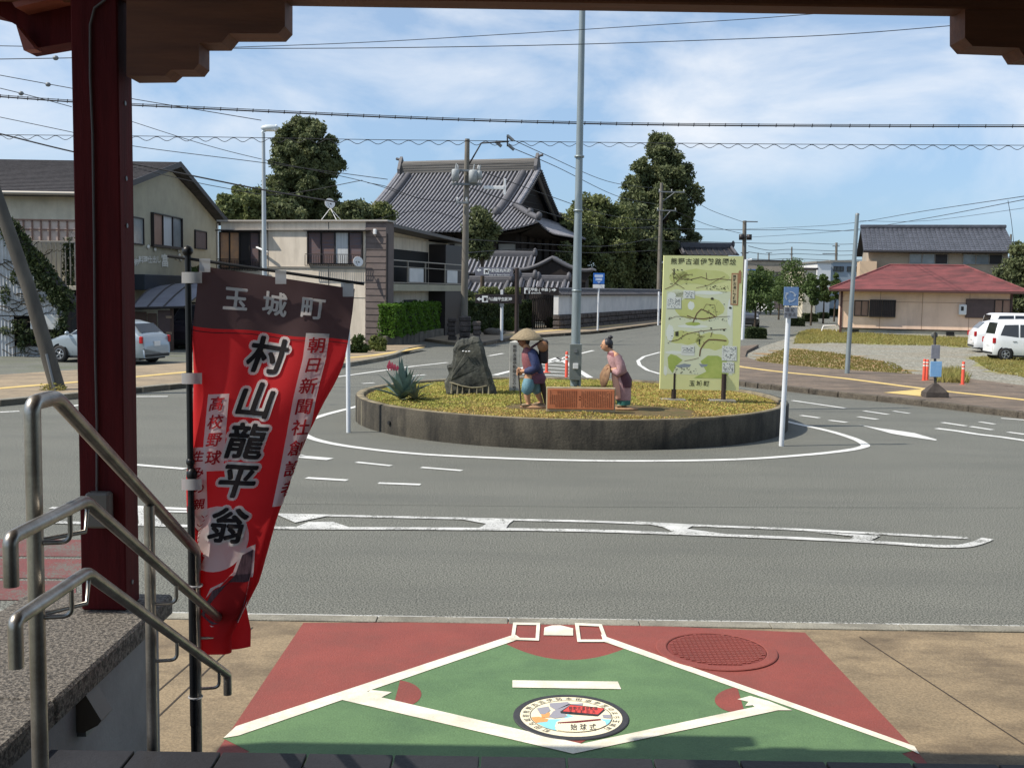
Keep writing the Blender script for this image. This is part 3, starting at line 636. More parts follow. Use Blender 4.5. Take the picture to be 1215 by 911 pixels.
for (e0, k0, e1) in (((12, 633), (101, 594), (270, 742)), ((18, 736), (103, 679), (270, 800))):
    A0, A1, A2 = P3(X2, *e0), P3(X2, *k0), P3(X2, *e1); A0.z = A1.z-.0
    d = .115
    part('side_rail', MB().tube([A0+Vector((0, 0, -d))]+arcp(A0+Vector((0, 0, -d)), A0, A1, .02)+arcp(A0, A1, A2, .03)+arcp(A1, A2, A2+Vector((0, 0, -1)), .02)+[A2+Vector((0, 0, -.085))], .0175, 14), M_steel, hr, world=True)
    for yy in (Yp1, Yp2, Yp3):
        zz = A1.z if yy < A1.y else A1.z+(A2.z-A1.z)*(yy-A1.y)/(A2.y-A1.y)
        part('rail_bracket', MB().tube([(RX, yy, zz-.09)]+arcp(Vector((RX, yy, zz-.09)), Vector((X2, yy+.02, zz-.09)), Vector((X2, yy+.02, zz)), .025)+[(X2, yy+.02, zz-.01)], .0065, 8), M_steel, hr, world=True)
    part('rail_bracket', MB().tube([(RX, Yp1, A1.z-.085), (X2, Yp1+.12, A1.z-.085), (X2, Yp1+.14, A1.z-.02)], .0065, 8), M_steel, hr, world=True)
# ================================================================ BANNER
YB = 4.27
c0 = A(226, 600, YB)
nb = thing('nobori_banner', 'tall red and dark lettered cloth banner on a black pole beside the handrail', 'banner', (c0.x, YB, 0))
def bp(x, y, Y=YB): return A(x, y, Y)
part('pole', MB().tube([bp(230.5, 900), bp(222.8, 300)], .0125, 12).tube([bp(230, 860), bp(226.5, 600)], .0150, 12).blob(bp(222.5, 298), (.022, .022, .022), 10), M_black, nb, world=True)
part('cross_arm', MB().tube([bp(199, 304), bp(223, 307), bp(300, 318), bp(432, 337)], .006, 8), M_black, nb, world=True)
part('clamp', MB().blob(bp(227.5, 563), (.022, .022, .03), 8).blob(bp(226, 548), (.018, .018, .02), 8), M_black, nb, world=True)
BW, BH = .60, 1.54; PXM = FPX/(YB*1.0)*1.005
def lerpt(tab, v):
    if v <= tab[0][0]: return tab[0][1]
    for (a, b), (c, d) in zip(tab[:-1], tab[1:]):
        if v <= c: return b+(d-b)*(v-a)/(c-a)
    return tab[-1][1]
T_c = [(0, 327), (.10, 324.5), (.22, 320), (.31, 316), (.49, 302), (.655, 291), (.82, 280), (1.0, 268), (1.2, 260), (1.47, 247)]     # photo column of the middle line
T_l = [(0, .30), (.2, .295), (.4, .245), (.6, .205), (.8, .185), (.95, .15), (1.0, .13), (1.25, .07), (1.47, .03)]                               # where the left side folds away
T_r = [(0, .305), (.3, .29), (.5, .235), (.7, .185), (.85, .17), (1.0, .155), (1.25, .125), (1.47, .05)]
T_s = [(0, .135), (.22, .085), (.4, .02), (1.47, -.06)]                                                             # how much a row sags to the right
def cloth(x, v, off=0.0):
    """x in metres from the middle line, v metres down from the top edge"""
    zt = bp(327, 329).z; y = YB+.0
    cx = A(lerpt(T_c, v), 329+v*PXM, YB).x; cz = zt-v*.985
    a = lerpt(T_r if x >= 0 else T_l, v); s = 1 if x >= 0 else -1; d = abs(x); Rr = .028
    if d <= a: dx, dy, nx, ny = d, 0, 0, -1
    else:
        e = d-a; th = e/Rr
        if th < math.pi*.93: dx = a+Rr*math.sin(th); dy = Rr*(1-math.cos(th)); nx, ny = math.sin(th), -math.cos(th)
        else:
            th = math.pi*.93; r2 = e-th*Rr; dx = a+Rr*math.sin(th)-r2*.95; dy = Rr*(1-math.cos(th))+r2*.30; nx, ny = .2, .95
    w = .007*math.sin(v*8+x*9)*min(1, v*2)+.004*math.sin(x*29+v*4)*min(1, v*3+.2)+.007*math.sin(v*4.5-x*15)
    sl = lerpt(T_s, v)
    p = Vector((cx+s*dx+nx*s*off, YB+.03+dy+w+ny*off+(.05*x), cz-sl*(s*dx)*1.0-.004*math.sin(x*20)*min(v*5, 1)))
    return p
M_bred = mat('red_banner_cloth', rgb(224, 46, 50), .8, rgb(208, 40, 44), 3, trans=.45)
M_bdark = mat('dark_banner_cloth', rgb(96, 72, 72), .75, rgb(86, 64, 64), 3, trans=.35)
M_bwhite = mat('white_banner_print', rgb(250, 244, 240), .8, trans=.4)
M_bink = mat('black_banner_print', rgb(36, 28, 30), .8)
mb = MB(); mb.grid(lambda u, w: cloth((u-.5)*BW, w*.222), 60, 14, 0); mb.grid(lambda u, w: cloth((u-.5)*BW, .222+w*(BH-.222)), 60, 90, 1)
part('cloth', mb, [M_bdark, M_bred], nb, world=True)
def cf_(off): return lambda x, y: cloth(x, -y, off)
def cstrip(x0, x1, v0, v1, off=.0025, skew=0): return MB().grid(lambda u, w: cloth(x0+(x1-x0)*u+skew*w, v0+(v1-v0)*w, off), 16, 40, 0)
part('white_strip', cstrip(.135, .225, .205, .93, skew=.022), M_bwhite, nb, world=True)
part('white_strip', cstrip(-.192, -.108, .47, .78, skew=.045), M_bwhite, nb, world=True)
part('white_strip', cstrip(-.205, -.148, .68, .965, skew=.06), M_bwhite, nb, world=True)
f3 = lambda x, y, o: cloth(x, -y, o)
mb = MB(); fattext(mb, '玉城町', f3, .098, 0, -.105, .0025, n=5, off=.0, step=.150, d0=.004); part('lettering', mb, M_bwhite, nb, world=True)
part('seam', MB().grid(lambda u, w: cloth((u-.5)*BW, .235+w*.003, .0022), 40, 1), M_bink, nb, world=True)
wmb = MB(); kmb = MB()
for ch, v, dx in (('村', .31, 0), ('山', .49, 0), ('龍', .655, 0), ('平', .82, 0), ('翁', 1.0, 0)):
    fattext(wmb, ch, f3, .150, dx, -v, .0155, n=14, off=0, shear=.10, d0=.0034); fattext(kmb, ch, f3, .150, dx, -v, .0042, n=6, off=0, shear=.10, d0=.0060)
part('letter_outline', wmb, M_bwhite, nb, world=True); part('lettering', kmb, M_bink, nb, world=True)
m_rprint = mat('red_banner_print', rgb(178, 28, 38), .8)
mb = MB()
for i, ch in enumerate('朝日新聞社創設者'): fattext(mb, ch, f3, .070, .182+.030*i/8, -.255-i*.0865, .0012, n=4, off=0, L0=.3, d0=.004)
for i, ch in enumerate('高校野球'): fattext(mb, ch, f3, .060, -.148+.012*i, -.508-i*.072, .0012, n=4, off=0, L0=.3, d0=.004)
for i, ch in enumerate('生みの親'): fattext(mb, ch, f3, .046, -.172+.014*i, -.715-i*.066, .001, n=4, off=0, L0=.3, d0=.004)
part('lettering', mb, m_rprint, nb, world=True)
mb = MB(); n = 30; cxb, cvb, rb = -.045, 1.06, .135
mb.add([cloth(cxb, cvb, .0022)]+[cloth(cxb+rb*math.cos(6.2832*i/n), cvb+rb*math.sin(6.2832*i/n), .0022) for i in range(n)]+[cloth(cxb+.5*rb*math.cos(6.2832*i/n), cvb+.5*rb*math.sin(6.2832*i/n), .0022) for i in range(n)],
       [(0, n+1+(i+1) % n, n+1+i) for i in range(n)]+[(n+1+i, n+1+(i+1) % n, 1+(i+1) % n, 1+i) for i in range(n)])
part('baseball_print', mb, M_bwhite, nb, world=True)
mb = MB()
for i in range(12):
    v = cvb-.10+i*.018; x = cxb-.055-.02*math.sin(i/11*math.pi)
    mb.add([cloth(x-.012, v, .003), cloth(x, v+.010, .003), cloth(x, v+.014, .003), cloth(x-.012, v+.004, .003)], [(0, 1, 2, 3)]); mb.add([cloth(x+.012, v, .003), cloth(x, v+.010, .003), cloth(x, v+.014, .003), cloth(x+.012, v+.004, .003)], [(3, 2, 1, 0)])
part('stitch_print', mb, m_rprint, nb, world=True)
m_grprint = mat('grey_figure_print', rgb(112, 84, 92), .8, rgb(60, 40, 46), 60, aniso=(3, 3, .4))
def cp(pts, off): return [cloth(x, v, off) for x, v in pts]
mb = MB()
fig = [(.075, 1.12), (.115, 1.10), (.12, 1.2), (.115, 1.32), (.10, 1.40), (.0, 1.41), (-.05, 1.37), (-.02, 1.27), (.03, 1.24), (.06, 1.2)]
big = [(.068, 1.10), (.12, 1.08), (.13, 1.2), (.125, 1.33), (.105, 1.41), (.0, 1.42), (-.065, 1.375), (-.03, 1.26), (.02, 1.23), (.05, 1.19)]
mb.poly(cp(big, .0022)[::-1]); part('figure_outline_print', mb, M_bwhite, nb, world=True)
mb = MB(); mb.poly(cp(fig, .0034)[::-1]); part('figure_print', mb, m_grprint, nb, world=True)
m_tab = mat('white_cloth_tab', rgb(200, 198, 196), .8, trans=.4)
for (x, y) in ((232, 330), (232, 449), (231, 574), (229, 820)):
    if y > 700: continue
    mb = MB(); mb.grid(lambda u, w: bp(222-5+u*24, y-7+w*13)+Vector((0, -.016-.01*math.sin(u*3.1), 0)), 6, 2); part('tab', mb, m_tab, nb, world=True)
for (x, y) in ((243, 312), (333, 326), (413, 341)):
    mb = MB(); mb.grid(lambda u, w: bp(x-6+u*13, y-5+w*(16))+Vector((0, -.006, 0)), 3, 3); part('tab', mb, m_tab, nb, world=True)
part('cable_tie', MB().lathe([(.027, -.004), (.030, 0), (.027, .004)], 12, c=bp(232, 826)).lathe([(.027, -.004), (.030, 0), (.027, .004)], 12, c=bp(232, 694)), m_tab, nb, world=True)

# ================================================================ PLANTED ISLAND
IC = Vector((1.14, 21.35, 0)); IR = 4.16; IZ = .48
pl = thing('round_planter', 'large round stained concrete planter wall in the middle of the road', 'planter', IC)
M_pconc = mat('stained_planter_concrete', rgb(84, 78, 66), .9, rgb(50, 47, 40), 2.2, .5, .25, bump=.5, bscale=25, grain=.25, gscale=40, stain=rgb(26, 24, 21), sscale=(3.2, 3.2, .6), samt=1.0)
M_pcap = mat('planter_rim_concrete', rgb(150, 138, 112), .9, rgb(96, 88, 72), 3, bump=.5, bscale=25, grain=.25, gscale=40, stain=rgb(50, 46, 38), sscale=(1.5, 1.5, 1), samt=.6)
mb = MB(); mb.lathe([(IR, -.02), (IR, IZ-.02), (IR-.02, IZ)], 120); part('wall', mb, M_pconc, pl)
mb = MB(); mb.lathe([(IR-.022, IZ-.004), (IR-.018, IZ+.003), (IR-.15, IZ+.003), (IR-.16, IZ-.01), (IR-.16, IZ-.25)], 120); part('rim', mb, M_pcap, pl)
# weep pipes and joints in the wall
for px in (467, 560): 
    a = G(px, 515, 0); d = (Vector((a.x, a.y, 0))-IC); 
for x in (424, 431, 470):
    pass
gm = MB()
for ang in (-168, -163, -158.5):
    a = R_(ang); gm.box(-.012, -.03, .0, .012, .004, IZ-.03, 0, Matrix.Translation((math.cos(a)*IR, math.sin(a)*IR, 0)) @ Matrix.Rotation(a-math.pi/2, 4, 'Z'))
part('wall_joint', gm, mat('pale_joint', rgb(150, 142, 120), .9), pl, stuff=True)
a = R_(-141); part('weep_pipe', MB().tube([(math.cos(a)*(IR-.02), math.sin(a)*(IR-.02), .2), (math.cos(a)*(IR+.03), math.sin(a)*(IR+.03), .2)], .035, 10), M_dark, pl)
M_soil = mat('planter_soil', rgb(104, 84, 56), .95, rgb(80, 76, 42), 4, bump=.6, bscale=20, grain=.3, gscale=20)
mb = MB(); mb.lathe([(0, IZ+.03), (2.2, IZ+.02), (3.4, IZ-.02), (IR-.155, IZ-.05)], 60); part('soil', mb, M_soil, pl)
def izz(r): return IZ+.02-.07*max(0, (r-2)/2)
M_cover = mat('yellow_ground_cover', rgb(154, 162, 78), .85, rgb(182, 168, 92), 1.6, .5, .18, grain=.3, gscale=14, trans=.25)
M_cover2 = mat('dry_ground_cover', rgb(196, 160, 104), .85, rgb(166, 150, 78), 2.5, .5, .2, grain=.3, gscale=14, trans=.2)
g = np.random.RandomState(3); K = 150000; ang = g.rand(K)*2*np.pi; rr = np.sqrt(g.rand(K))*3.93; X = rr*np.cos(ang); Y = rr*np.sin(ang)
bare = (np.exp(-((X+.35)**2/1.1+(Y+2.4)**2/.30)) + np.exp(-((X-1.2)**2/.8+(Y+2.45)**2/.22)) + .5*np.exp(-((X-1.4)**2/2.6+(Y+3.2)**2/.2)))
nz = np.sin(X*3.1+np.sin(Y*2.3)*2)*np.cos(Y*3.7+X)+.4*g.randn(K)
keep = (bare < .42+.1*g.rand(K)) & (nz > -.95); X, Y = X[keep], Y[keep]; K = len(X); rr = np.hypot(X, Y)
Z = IZ+.02-.07*np.clip((rr-2)/2, 0, 1)+g.rand(K)*.032*np.clip((3.95-rr)/.25, .3, 1)*(1+.5*np.sin(X*5+1)*np.cos(Y*6))
C = np.stack([X, Y, Z], 1); nrm = g.normal(size=(K, 3)); nrm[:, 2] += 1.3; nrm /= np.linalg.norm(nrm, axis=1)[:, None]; bb = np.cross(nrm, g.normal(size=(K, 3))); bb /= np.linalg.norm(bb, axis=1)[:, None]; cc = np.cross(nrm, bb)
sz = .011+.013*g.rand(K)[:, None]; V = np.stack([C-bb*sz, C-cc*sz*.5, C+bb*sz, C+cc*sz*.5], 1)
edge = ((Y < -2.55) & (g.rand(K) < .6)) | (g.rand(K) < .15) | ((X > 1.2) & (g.rand(K) < .45))
for sel, mm in ((~edge, M_cover), (edge, M_cover2)):
    v = V[sel].reshape(-1, 3); me = npmesh('ground_cover', v, np.arange(len(v)).reshape(-1, 4), mm); o = link('ground_cover', me, None, IC); tag(o, 'low yellow green ground cover filling the planter' if mm is M_cover else 'dry straw coloured ground cover near the planter rim', 'ground cover', kind='stuff')
# agave
def agave(loc, n, ln, w, name, label, m, seed, group=None, spread=1.0):
    g = random.Random(seed); t = thing(name, label, 'plant', loc)
    for i in range(n):
        a = i*2.399+g.uniform(-.2, .2); el = R_(84-58*spread*(i/n)**1.1+g.uniform(-5, 5)); L_ = ln*g.uniform(.8, 1.08)
        mb = MB(); vs = []; ns = 8
        for k in range(ns+1):
            s = k/ns; r = s*L_*math.cos(el)+.02; z = s*L_*math.sin(el)-.10*L_*(s**2)*math.cos(el)*2; ww = w*(math.sin(math.pi*min(1, .30+.70*s))**.8)*(1-s**4)+.002
            dx, dy = math.cos(a), math.sin(a)
            for q, lift in ((-1, .35), (0, -.12), (1, .35)): vs.append((dx*r-dy*ww*q-dx*lift*ww*0, dy*r+dx*ww*q, z+.02+lift*ww*(1 if q else 1)))
        fs = [(k*3+j, k*3+j+1, (k+1)*3+j+1, (k+1)*3+j) for k in range(ns) for j in range(2)]
        mb.add(vs, fs, 0, True); part('leaf', mb, m, t)
    return t
M_agave = mat('agave_leaf', rgb(98, 120, 112), .55, rgb(70, 92, 84), 5, trans=.1)
p = G(478, 474, IZ); ag = agave(p, 26, .76, .075, 'agave', 'large blue green agave with spiky leaves at the left end of the planter', M_agave, 5, spread=1.05)
mb = MB(); 
for k in range(4): mb.add([(-.30+.05*k, -.02, .60-.02*k), (-.26+.05*k, 0, .52), (-.22+.05*k, 0, .66-.03*k), (-.25+.05*k, 0, .72-.03*k)], [(0, 1, 2, 3)])
part('pink_flower', mb, mat('pink_flower', rgb(206, 84, 104), .7, trans=.3), ag)
p = G(492, 475, IZ); agave(p, 22, .38, .028, 'small_agave', 'small narrow leaved agave touching the big one', mat('agave_leaf_grey', rgb(128, 134, 112), .6, rgb(96, 104, 84), 5), 9, spread=1.3)
# monument stone with straw rope
M_rock = mat('dark_monument_rock', rgb(72, 74, 68), .9, rgb(32, 34, 30), 3.2, .5, .2, bump=1.0, bscale=9, grain=.3, gscale=24, stain=rgb(116, 114, 100), sscale=(5, 5, 2), samt=.5)
yR = G(560, 468, IZ).y
outl = [(530, 468), (528, 452), (533, 442), (531, 433), (537, 430), (538, 413), (541, 406), (549, 401), (556, 401.5), (562, 398), (569, 400), (573, 406), (577, 420), (580, 434), (584, 446), (590, 468)]
pr_ = thing('monument_stone', 'dark rough natural stone tied with a straw rope beside the agave', 'stone', (A(560, 468, yR).x, yR, IZ))
mb = MB(); cen = A(559, 440, yR); vs = []; nl = 7
out3 = [A(x, y, yR) for x, y in outl]; n = len(out3)
g_ = random.Random(12)
# resample outline
den = []
for i in range(n-1):
    for k in range(3): den.append(out3[i].lerp(out3[i+1], k/3)+Vector((g_.uniform(-.008, .008), 0, g_.uniform(-.008, .008))))
den.append(out3[-1]); n = len(den)
for l, (sc, dy) in enumerate(((.80, -.30), (.93, -.27), (.985, -.20), (1, -.03), (.97, .12), (.85, .24), (.4, .30))):
    for p in den:
        q = Vector((cen.x+(p.x-cen.x)*sc, yR+dy*(1-.25*max(0, (p.z-IZ)/1.3)), IZ-.03+(p.z-IZ+.03)*(sc if sc > .9 else .5+.5*sc)))
        nn = (math.sin(q.x*17+q.z*11)*.5+math.sin(q.z*23-q.x*9+l))*.010; q.y += nn+g_.uniform(-.010, .010); q.x += nn*.4; vs.append(q)
fs = [(l*n+i, l*n+i+1, (l+1)*n+i+1, (l+1)*n+i) for l in range(nl-1) for i in range(n-1)]
mb.add(vs, fs, 0, False); mb.add(vs[:n], [tuple(range(n))[::-1]], 0); mb.add(vs[-n:], [tuple(range(n))], 0)
part('rock', mb, M_rock, pr_, world=True)
M_rope = mat('straw_rope', rgb(150, 142, 116), .9, rgb(110, 104, 84), 20)
rp = [(528.5, 452.5, -.16), (537, 454.5, -.25), (548, 458, -.28), (560, 460, -.285), (570, 459.5, -.27), (580, 457, -.22), (586.5, 453, -.12)]
part('rope', MB().tube([A(x, y, yR+dy-.05) for x, y, dy in rp], .014, 8), M_rope, pr_, world=True)
for x, y in ((536, 455), (543, 457), (549, 459), (557, 460), (566, 460), (573, 459.5), (580, 458)):
    b = A(x, y, yR-.335); mb = MB(); mb.lathe([(.006, 0), (.012, -.06), (.026, -.19)], 8, c=b); part('tassel', mb, M_rope, pr_, world=True)
for x in (553, 561.5): pass
mb = MB(); 
for x, y in ((550.5, 415.5), (554, 416), (557.5, 415.8)): b = A(x, y, yR); mb.blob((b.x, yR-.30, b.z), (.022, .02, .012), 8, jit=.2)
part('pebble', mb, M_white, pr_, world=True)
# white marker post with writing
p = G(610, 466, IZ); t = thing('inscribed_marker_post', 'slim square white granite marker with a column of black writing', 'marker post', p)
M_wgran = mat('white_granite', rgb(186, 184, 176), .8, rgb(160, 158, 150), 8, grain=.12, gscale=60)
hw = (A(616, 466, p.y).x-A(604, 466, p.y).x)/2; ht = A(610, 405.5, p.y).z-p.z
mb = MB(); mb.bbox(-hw, -hw, -.03, hw, hw, ht-.01, .006); part('shaft', mb, M_wgran, t)
mb = MB(); mb.add([(-hw, -hw, ht-.01), (hw, -hw, ht-.01), (hw, hw, ht-.01), (-hw, hw, ht-.01), (0, 0, ht+.03)], [(0, 1, 4), (1, 2, 4), (2, 3, 4), (3, 0, 4)]); part('cap', mb, M_wgran, t)
mb = MB(); text(mb, '熊野古道伊勢路出立の地玉城町'[:12], lambda x, y: Vector((x, -hw-.003, y)), .077, 0, ht-.09, vertical=True, step=.080, off=.01); part('lettering', mb, M_bink, t)
# direction sign post
p = G(613, 463.5, IZ); yS = p.y
t = thing('direction_sign_post', 'brown post with two dark boards and one grey board pointing the way', 'sign post', p)
M_brownm = mat('dark_brown_metal', rgb(58, 46, 42), .55, rgb(48, 38, 34), 4); M_sgrey = mat('grey_sign_board', rgb(112, 112, 122), .5); M_sdark = mat('dark_sign_board', rgb(40, 32, 32), .5)
part('post', MB().tube([A(612.5, 464, yS), A(613.5, 318, yS)], .042, 14), M_brownm, t, world=True)
def board(x0, y0, x1, y1, m, label=None):
    a = A(x0, y0, yS); b = A(x1, y1, yS); mb = MB(); mb.bbox(a.x, yS-.02, b.z, b.x, yS+.02, a.z, .004); return part('sign_board', mb, m, t, label, world=True), a, b
board(564, 317, 608.5, 328, M_sgrey, 'grey board with white writing'); board(564, 349, 619, 360.5, M_sdark, 'dark board with a left arrow'); board(618, 340.5, 663, 350, M_sdark, 'dark board with a right arrow')
lt = MB(); pc = 1/((A(700, 340, yS)-A(600, 340, yS)).length/100)
def sp(x, y): q = A(x, y, yS); q.y = yS-.023; return q
def stext(s, cx, cy, hpx, step): text(lt, s, lambda x, y: sp(cx+x, cy-y), hpx, 0, 0, step=step, off=.02)
stext('史跡田丸城跡', 592.5, 321, 4.6, 4.7); stext('Site of Tamaru Castle', 592.5, 326, 2.4, 1.15)
stext('村山龍平生誕地', 592.5, 354.8, 4.6, 4.3); stext('玄甲舎(金森)', 640, 343.6, 4.4, 4.1); stext('GENKOSHA', 636, 347.5, 2.4, 1.5)
def arrow(x, y, d, s=1.0): lt.poly([sp(x-d*3*s, y-1*s), sp(x-d*3*s, y+1*s), sp(x, y+1*s), sp(x, y+2.8*s), sp(x+d*4*s, y), sp(x, y-2.8*s), sp(x, y-1*s)]); 
for a_ in ((568.5, 320.6, -1, .8), (569, 354.8, -1, .9), (657, 344, 1, .8)): arrow(*a_)
lt.poly([sp(574, 318.8), sp(574, 325.5), sp(580, 325.5), sp(580, 318.8)]); lt.poly([sp(572, 351), sp(572, 358.5), sp(579, 358.5), sp(579, 351)]); lt.poly([sp(622, 341.5), sp(622, 348.5), sp(628.5, 348.5), sp(628.5, 341.5)])
part('lettering', lt, mat('sign_white', rgb(235, 235, 232), .6), t, world=True)
lt = MB(); lt.poly([sp(575.5, 320.5), sp(576, 325.2), sp(577.5, 322.5), sp(579, 325), sp(578.6, 320.5)]); lt.poly([sp(574, 353), sp(574, 357.5), sp(577, 357), sp(577.4, 353)]); lt.poly([sp(623.5, 345), sp(623.5, 348.2), sp(627, 348.2), sp(627, 345), sp(625.2, 343.2)])
for v in range(len(lt.v)): lt.v[v] = (lt.v[v][0], lt.v[v][1]-.002, lt.v[v][2])
part('pictogram', lt, M_sdark, t, world=True)
# flag pole with box
p = G(683, 461, IZ); yP = p.y
t = thing('tall_steel_pole', 'very tall grey steel pole with a control box rising between the two statues', 'pole', p)
b0, b1, b2 = A(682, 462, yP), A(686.5, 230, yP), A(692, -40, yP)
rr_ = (A(691, 300, yP).x-A(680, 300, yP).x)/2
part('pole', MB().tube([b0, b0.lerp(b1, .5), b1, b2], [rr_*1.02, rr_*.98, rr_*.78, rr_*.62], 18), M_galv, t, world=True)
for y in (250, 186, 345): q = A(682+(462-y)*.0194, y, yP); part('collar', MB().lathe([(rr_*.95, -.02), (rr_*1.05, -.02), (rr_*1.05, .02), (rr_*.9, .02)], 16, c=q), M_galv, t, world=True)
a = A(676, 408, yP-.1); b = A(689, 451, yP-.1); mb = MB(); mb.bbox(a.x, yP-.16, b.z, b.x, yP-.05, a.z, .008); part('control_box', mb, mat('grey_box', rgb(118, 124, 122), .5, rgb(104, 110, 108), 4), t, world=True)
a = A(680, 431, yP-.16); b = A(686, 437.5, yP-.16); mb = MB(); mb.bbox(a.x, yP-.19, b.z, b.x, yP-.16, a.z, .004); part('notice_plate', mb, M_white, t, world=True)
a = A(681, 414, yP-.16); b = A(685, 418.5, yP-.16); mb = MB(); mb.bbox(a.x, yP-.17, b.z, b.x, yP-.16, a.z, .002); part('lock', mb, M_gmetal, t, world=True)
a = A(688.5, 408, yP-.1); mb = MB(); mb.bbox(a.x, yP-.14, b0.z, a.x+.03, yP-.06, a.z, .004); part('cable_duct', mb, M_galv, t, world=True)
# copper inscription
p = G(690, 489, IZ); yQ = p.y
t = thing('copper_inscription', 'low copper coloured plaque of fine vertical writing in a stone frame between the statues', 'plaque', p)
M_cop = mat('copper_plate', rgb(206, 128, 88), .55, rgb(190, 108, 70), 2.5, metal=.15, stain=rgb(220, 150, 110), sscale=(3, 3, 3), samt=.5)
a = A(648.5, 459, yQ); b = A(730, 488.5, yQ)
mb = MB(); mb.bbox(a.x, yQ, b.z-.02, b.x, yQ+.10, a.z, .01); part('stone_frame', mb, mat('pale_stone_frame', rgb(176, 160, 130), .85, rgb(140, 128, 104), 6, grain=.1), t, world=True)
a2 = A(650, 461, yQ); b2_ = A(728.5, 486, yQ); mb = MB(); mb.bbox(a2.x, yQ-.012, b2_.z, b2_.x, yQ+.0, a2.z, .004); part('plate', mb, M_cop, t, world=True)
mb = MB(); g_ = random.Random(4)
for c_ in range(34):
    x = b2_.x-.05-c_*(b2_.x-a2.x-.10)/33
    if c_ in (17, 18) and True:
        if c_ == 18: continue
        rows = [8, 12]
    else: rows = range(0 if c_ not in (30, 31, 32) else 6, 24 if c_ < 31 else 20)
    for r__ in rows:
        if g_.random() < .08: continue
        z = a2.z-.035-r__*(a2.z-b2_.z-.06)/24; w = .0055 if len(list(rows)) > 3 else .014
        mb.box(x-w, yQ-.0145, z-w*.8, x+w*g_.uniform(.5, 1), yQ-.0125, z+w*.7)
part('engraved_writing', mb, mat('engraving', rgb(92, 48, 30), .7), t, stuff=True, world=True)
# illustrated map board
p = G(829, 477, IZ); yM = p.y
t = thing('illustrated_map_board', 'tall pale yellow green map board on two dark legs at the right of the planter', 'map board', p)
M_map = mat('map_ground', rgb(226, 226, 162), .6, rgb(220, 222, 154), 1.5)
tl, tr_, br, bl = A(788, 303, yM), A(882, 304, yM+.06), A(876.5, 463.5, yM+.06), A(783, 461.5, yM)
n_ = (tr_-tl).cross(bl-tl).normalized(); n_ = n_ if n_.y < 0 else -n_
def mpn_(u, v, off=.0): q = tl.lerp(tr_, u).lerp(bl.lerp(br, u), v); return q+n_*off
mb = MB(); mb.prism([tl, tr_, br, bl], -n_*.07); part('panel', mb, M_map, t, world=True)
mb = MB(); mb.prism([tl.lerp(tr_, .985)-n_*.002, tr_-n_*.001, br-n_*.001, bl.lerp(br, .985)-n_*.002], -n_*.075)
part('panel_edge', mb, mat('dark_panel_edge', rgb(70, 62, 56), .6), t, world=True)
def Mpx(x, y, off): # crop 2 (982 px wide of 110) and photo pixels
    u = (x-(788-(y-303)*.0316))/(94.2-(y-303)*0.004); v = (y-303)/159.2; return mpn_(u, v, off)
def mpol(name, col, polys, off, m=None):
    mb = MB()
    for q in polys:
        P = [Mpx(x, y, off) for x, y in q]; c3 = sum(((P[i]-P[0]).cross(P[i+1]-P[0]) for i in range(1, len(P)-1)), Vector()); mb.poly(P if c3.dot(n_) > 0 else P[::-1])
    return part(name, mb, m or mat('map_'+name, rgb(*col), .65), t, world=True)
def el(cx, cy, rx, ry, n=18): return [(cx+rx*math.cos(6.2832*i/n), cy+ry*math.sin(6.2832*i/n)*(1+.12*math.sin(i*2.1))) for i in range(n)]
mpol('pale_field', (222, 226, 190), [[(791, 345), (870, 345), (869, 444), (787, 444)], el(806, 348, 14, 5), el(845, 347, 22, 3)], .001)
mpol('white_cloud', (232, 236, 220), [el(797, 350, 5, 3.5), el(838, 346.5, 20, 2.2), el(795, 395, 4.5, 10), el(866, 370, 3, 16), el(822, 386.5, 18, 2), el(800, 418, 11, 2), el(856, 441, 13, 2), el(789.5, 440, 2, 6), el(820, 362, 4, 5)], .0015)
mpol('olive_land', (198, 202, 116), [el(832, 328, 34, 9), el(806, 329, 12, 8), el(830, 365, 30, 14), el(812, 400, 22, 8), el(845, 404, 20, 10)], .0012, mat('map_olive', rgb(198, 203, 120), .65, rgb(212, 214, 144), 3, .5, .25))
mpol('hill', (150, 170, 76), [[(792, 424), (796, 420), (803, 422), (810, 427), (802, 434), (798, 443), (793, 436)], [(831, 428), (840, 421), (852, 421), (862, 427), (868, 438), (860, 448), (823, 448), (838, 440)], el(822, 383.5, 9, 2.2)], .0019, mat('map_hill', rgb(160, 180, 88), .65, rgb(190, 200, 110), 5))
mpol('river', (142, 152, 158), [[(801, 434), (812, 431), (820, 432), (818, 435), (806, 436)], [(829, 431), (840, 431.5), (838, 434), (832, 435)]], .0021)
def seg(pts, w, off): 
    out = []
    for (x0, y0), (x1, y1) in zip(pts[:-1], pts[1:]):
        d = math.hypot(x1-x0, y1-y0) or 1; nx, ny = -(y1-y0)/d*w/2, (x1-x0)/d*w/2; out.append([(x0+nx, y0+ny), (x1+nx, y1+ny), (x1-nx, y1-ny), (x0-nx, y0-ny)])
    return out
g_ = random.Random(8); brown = []
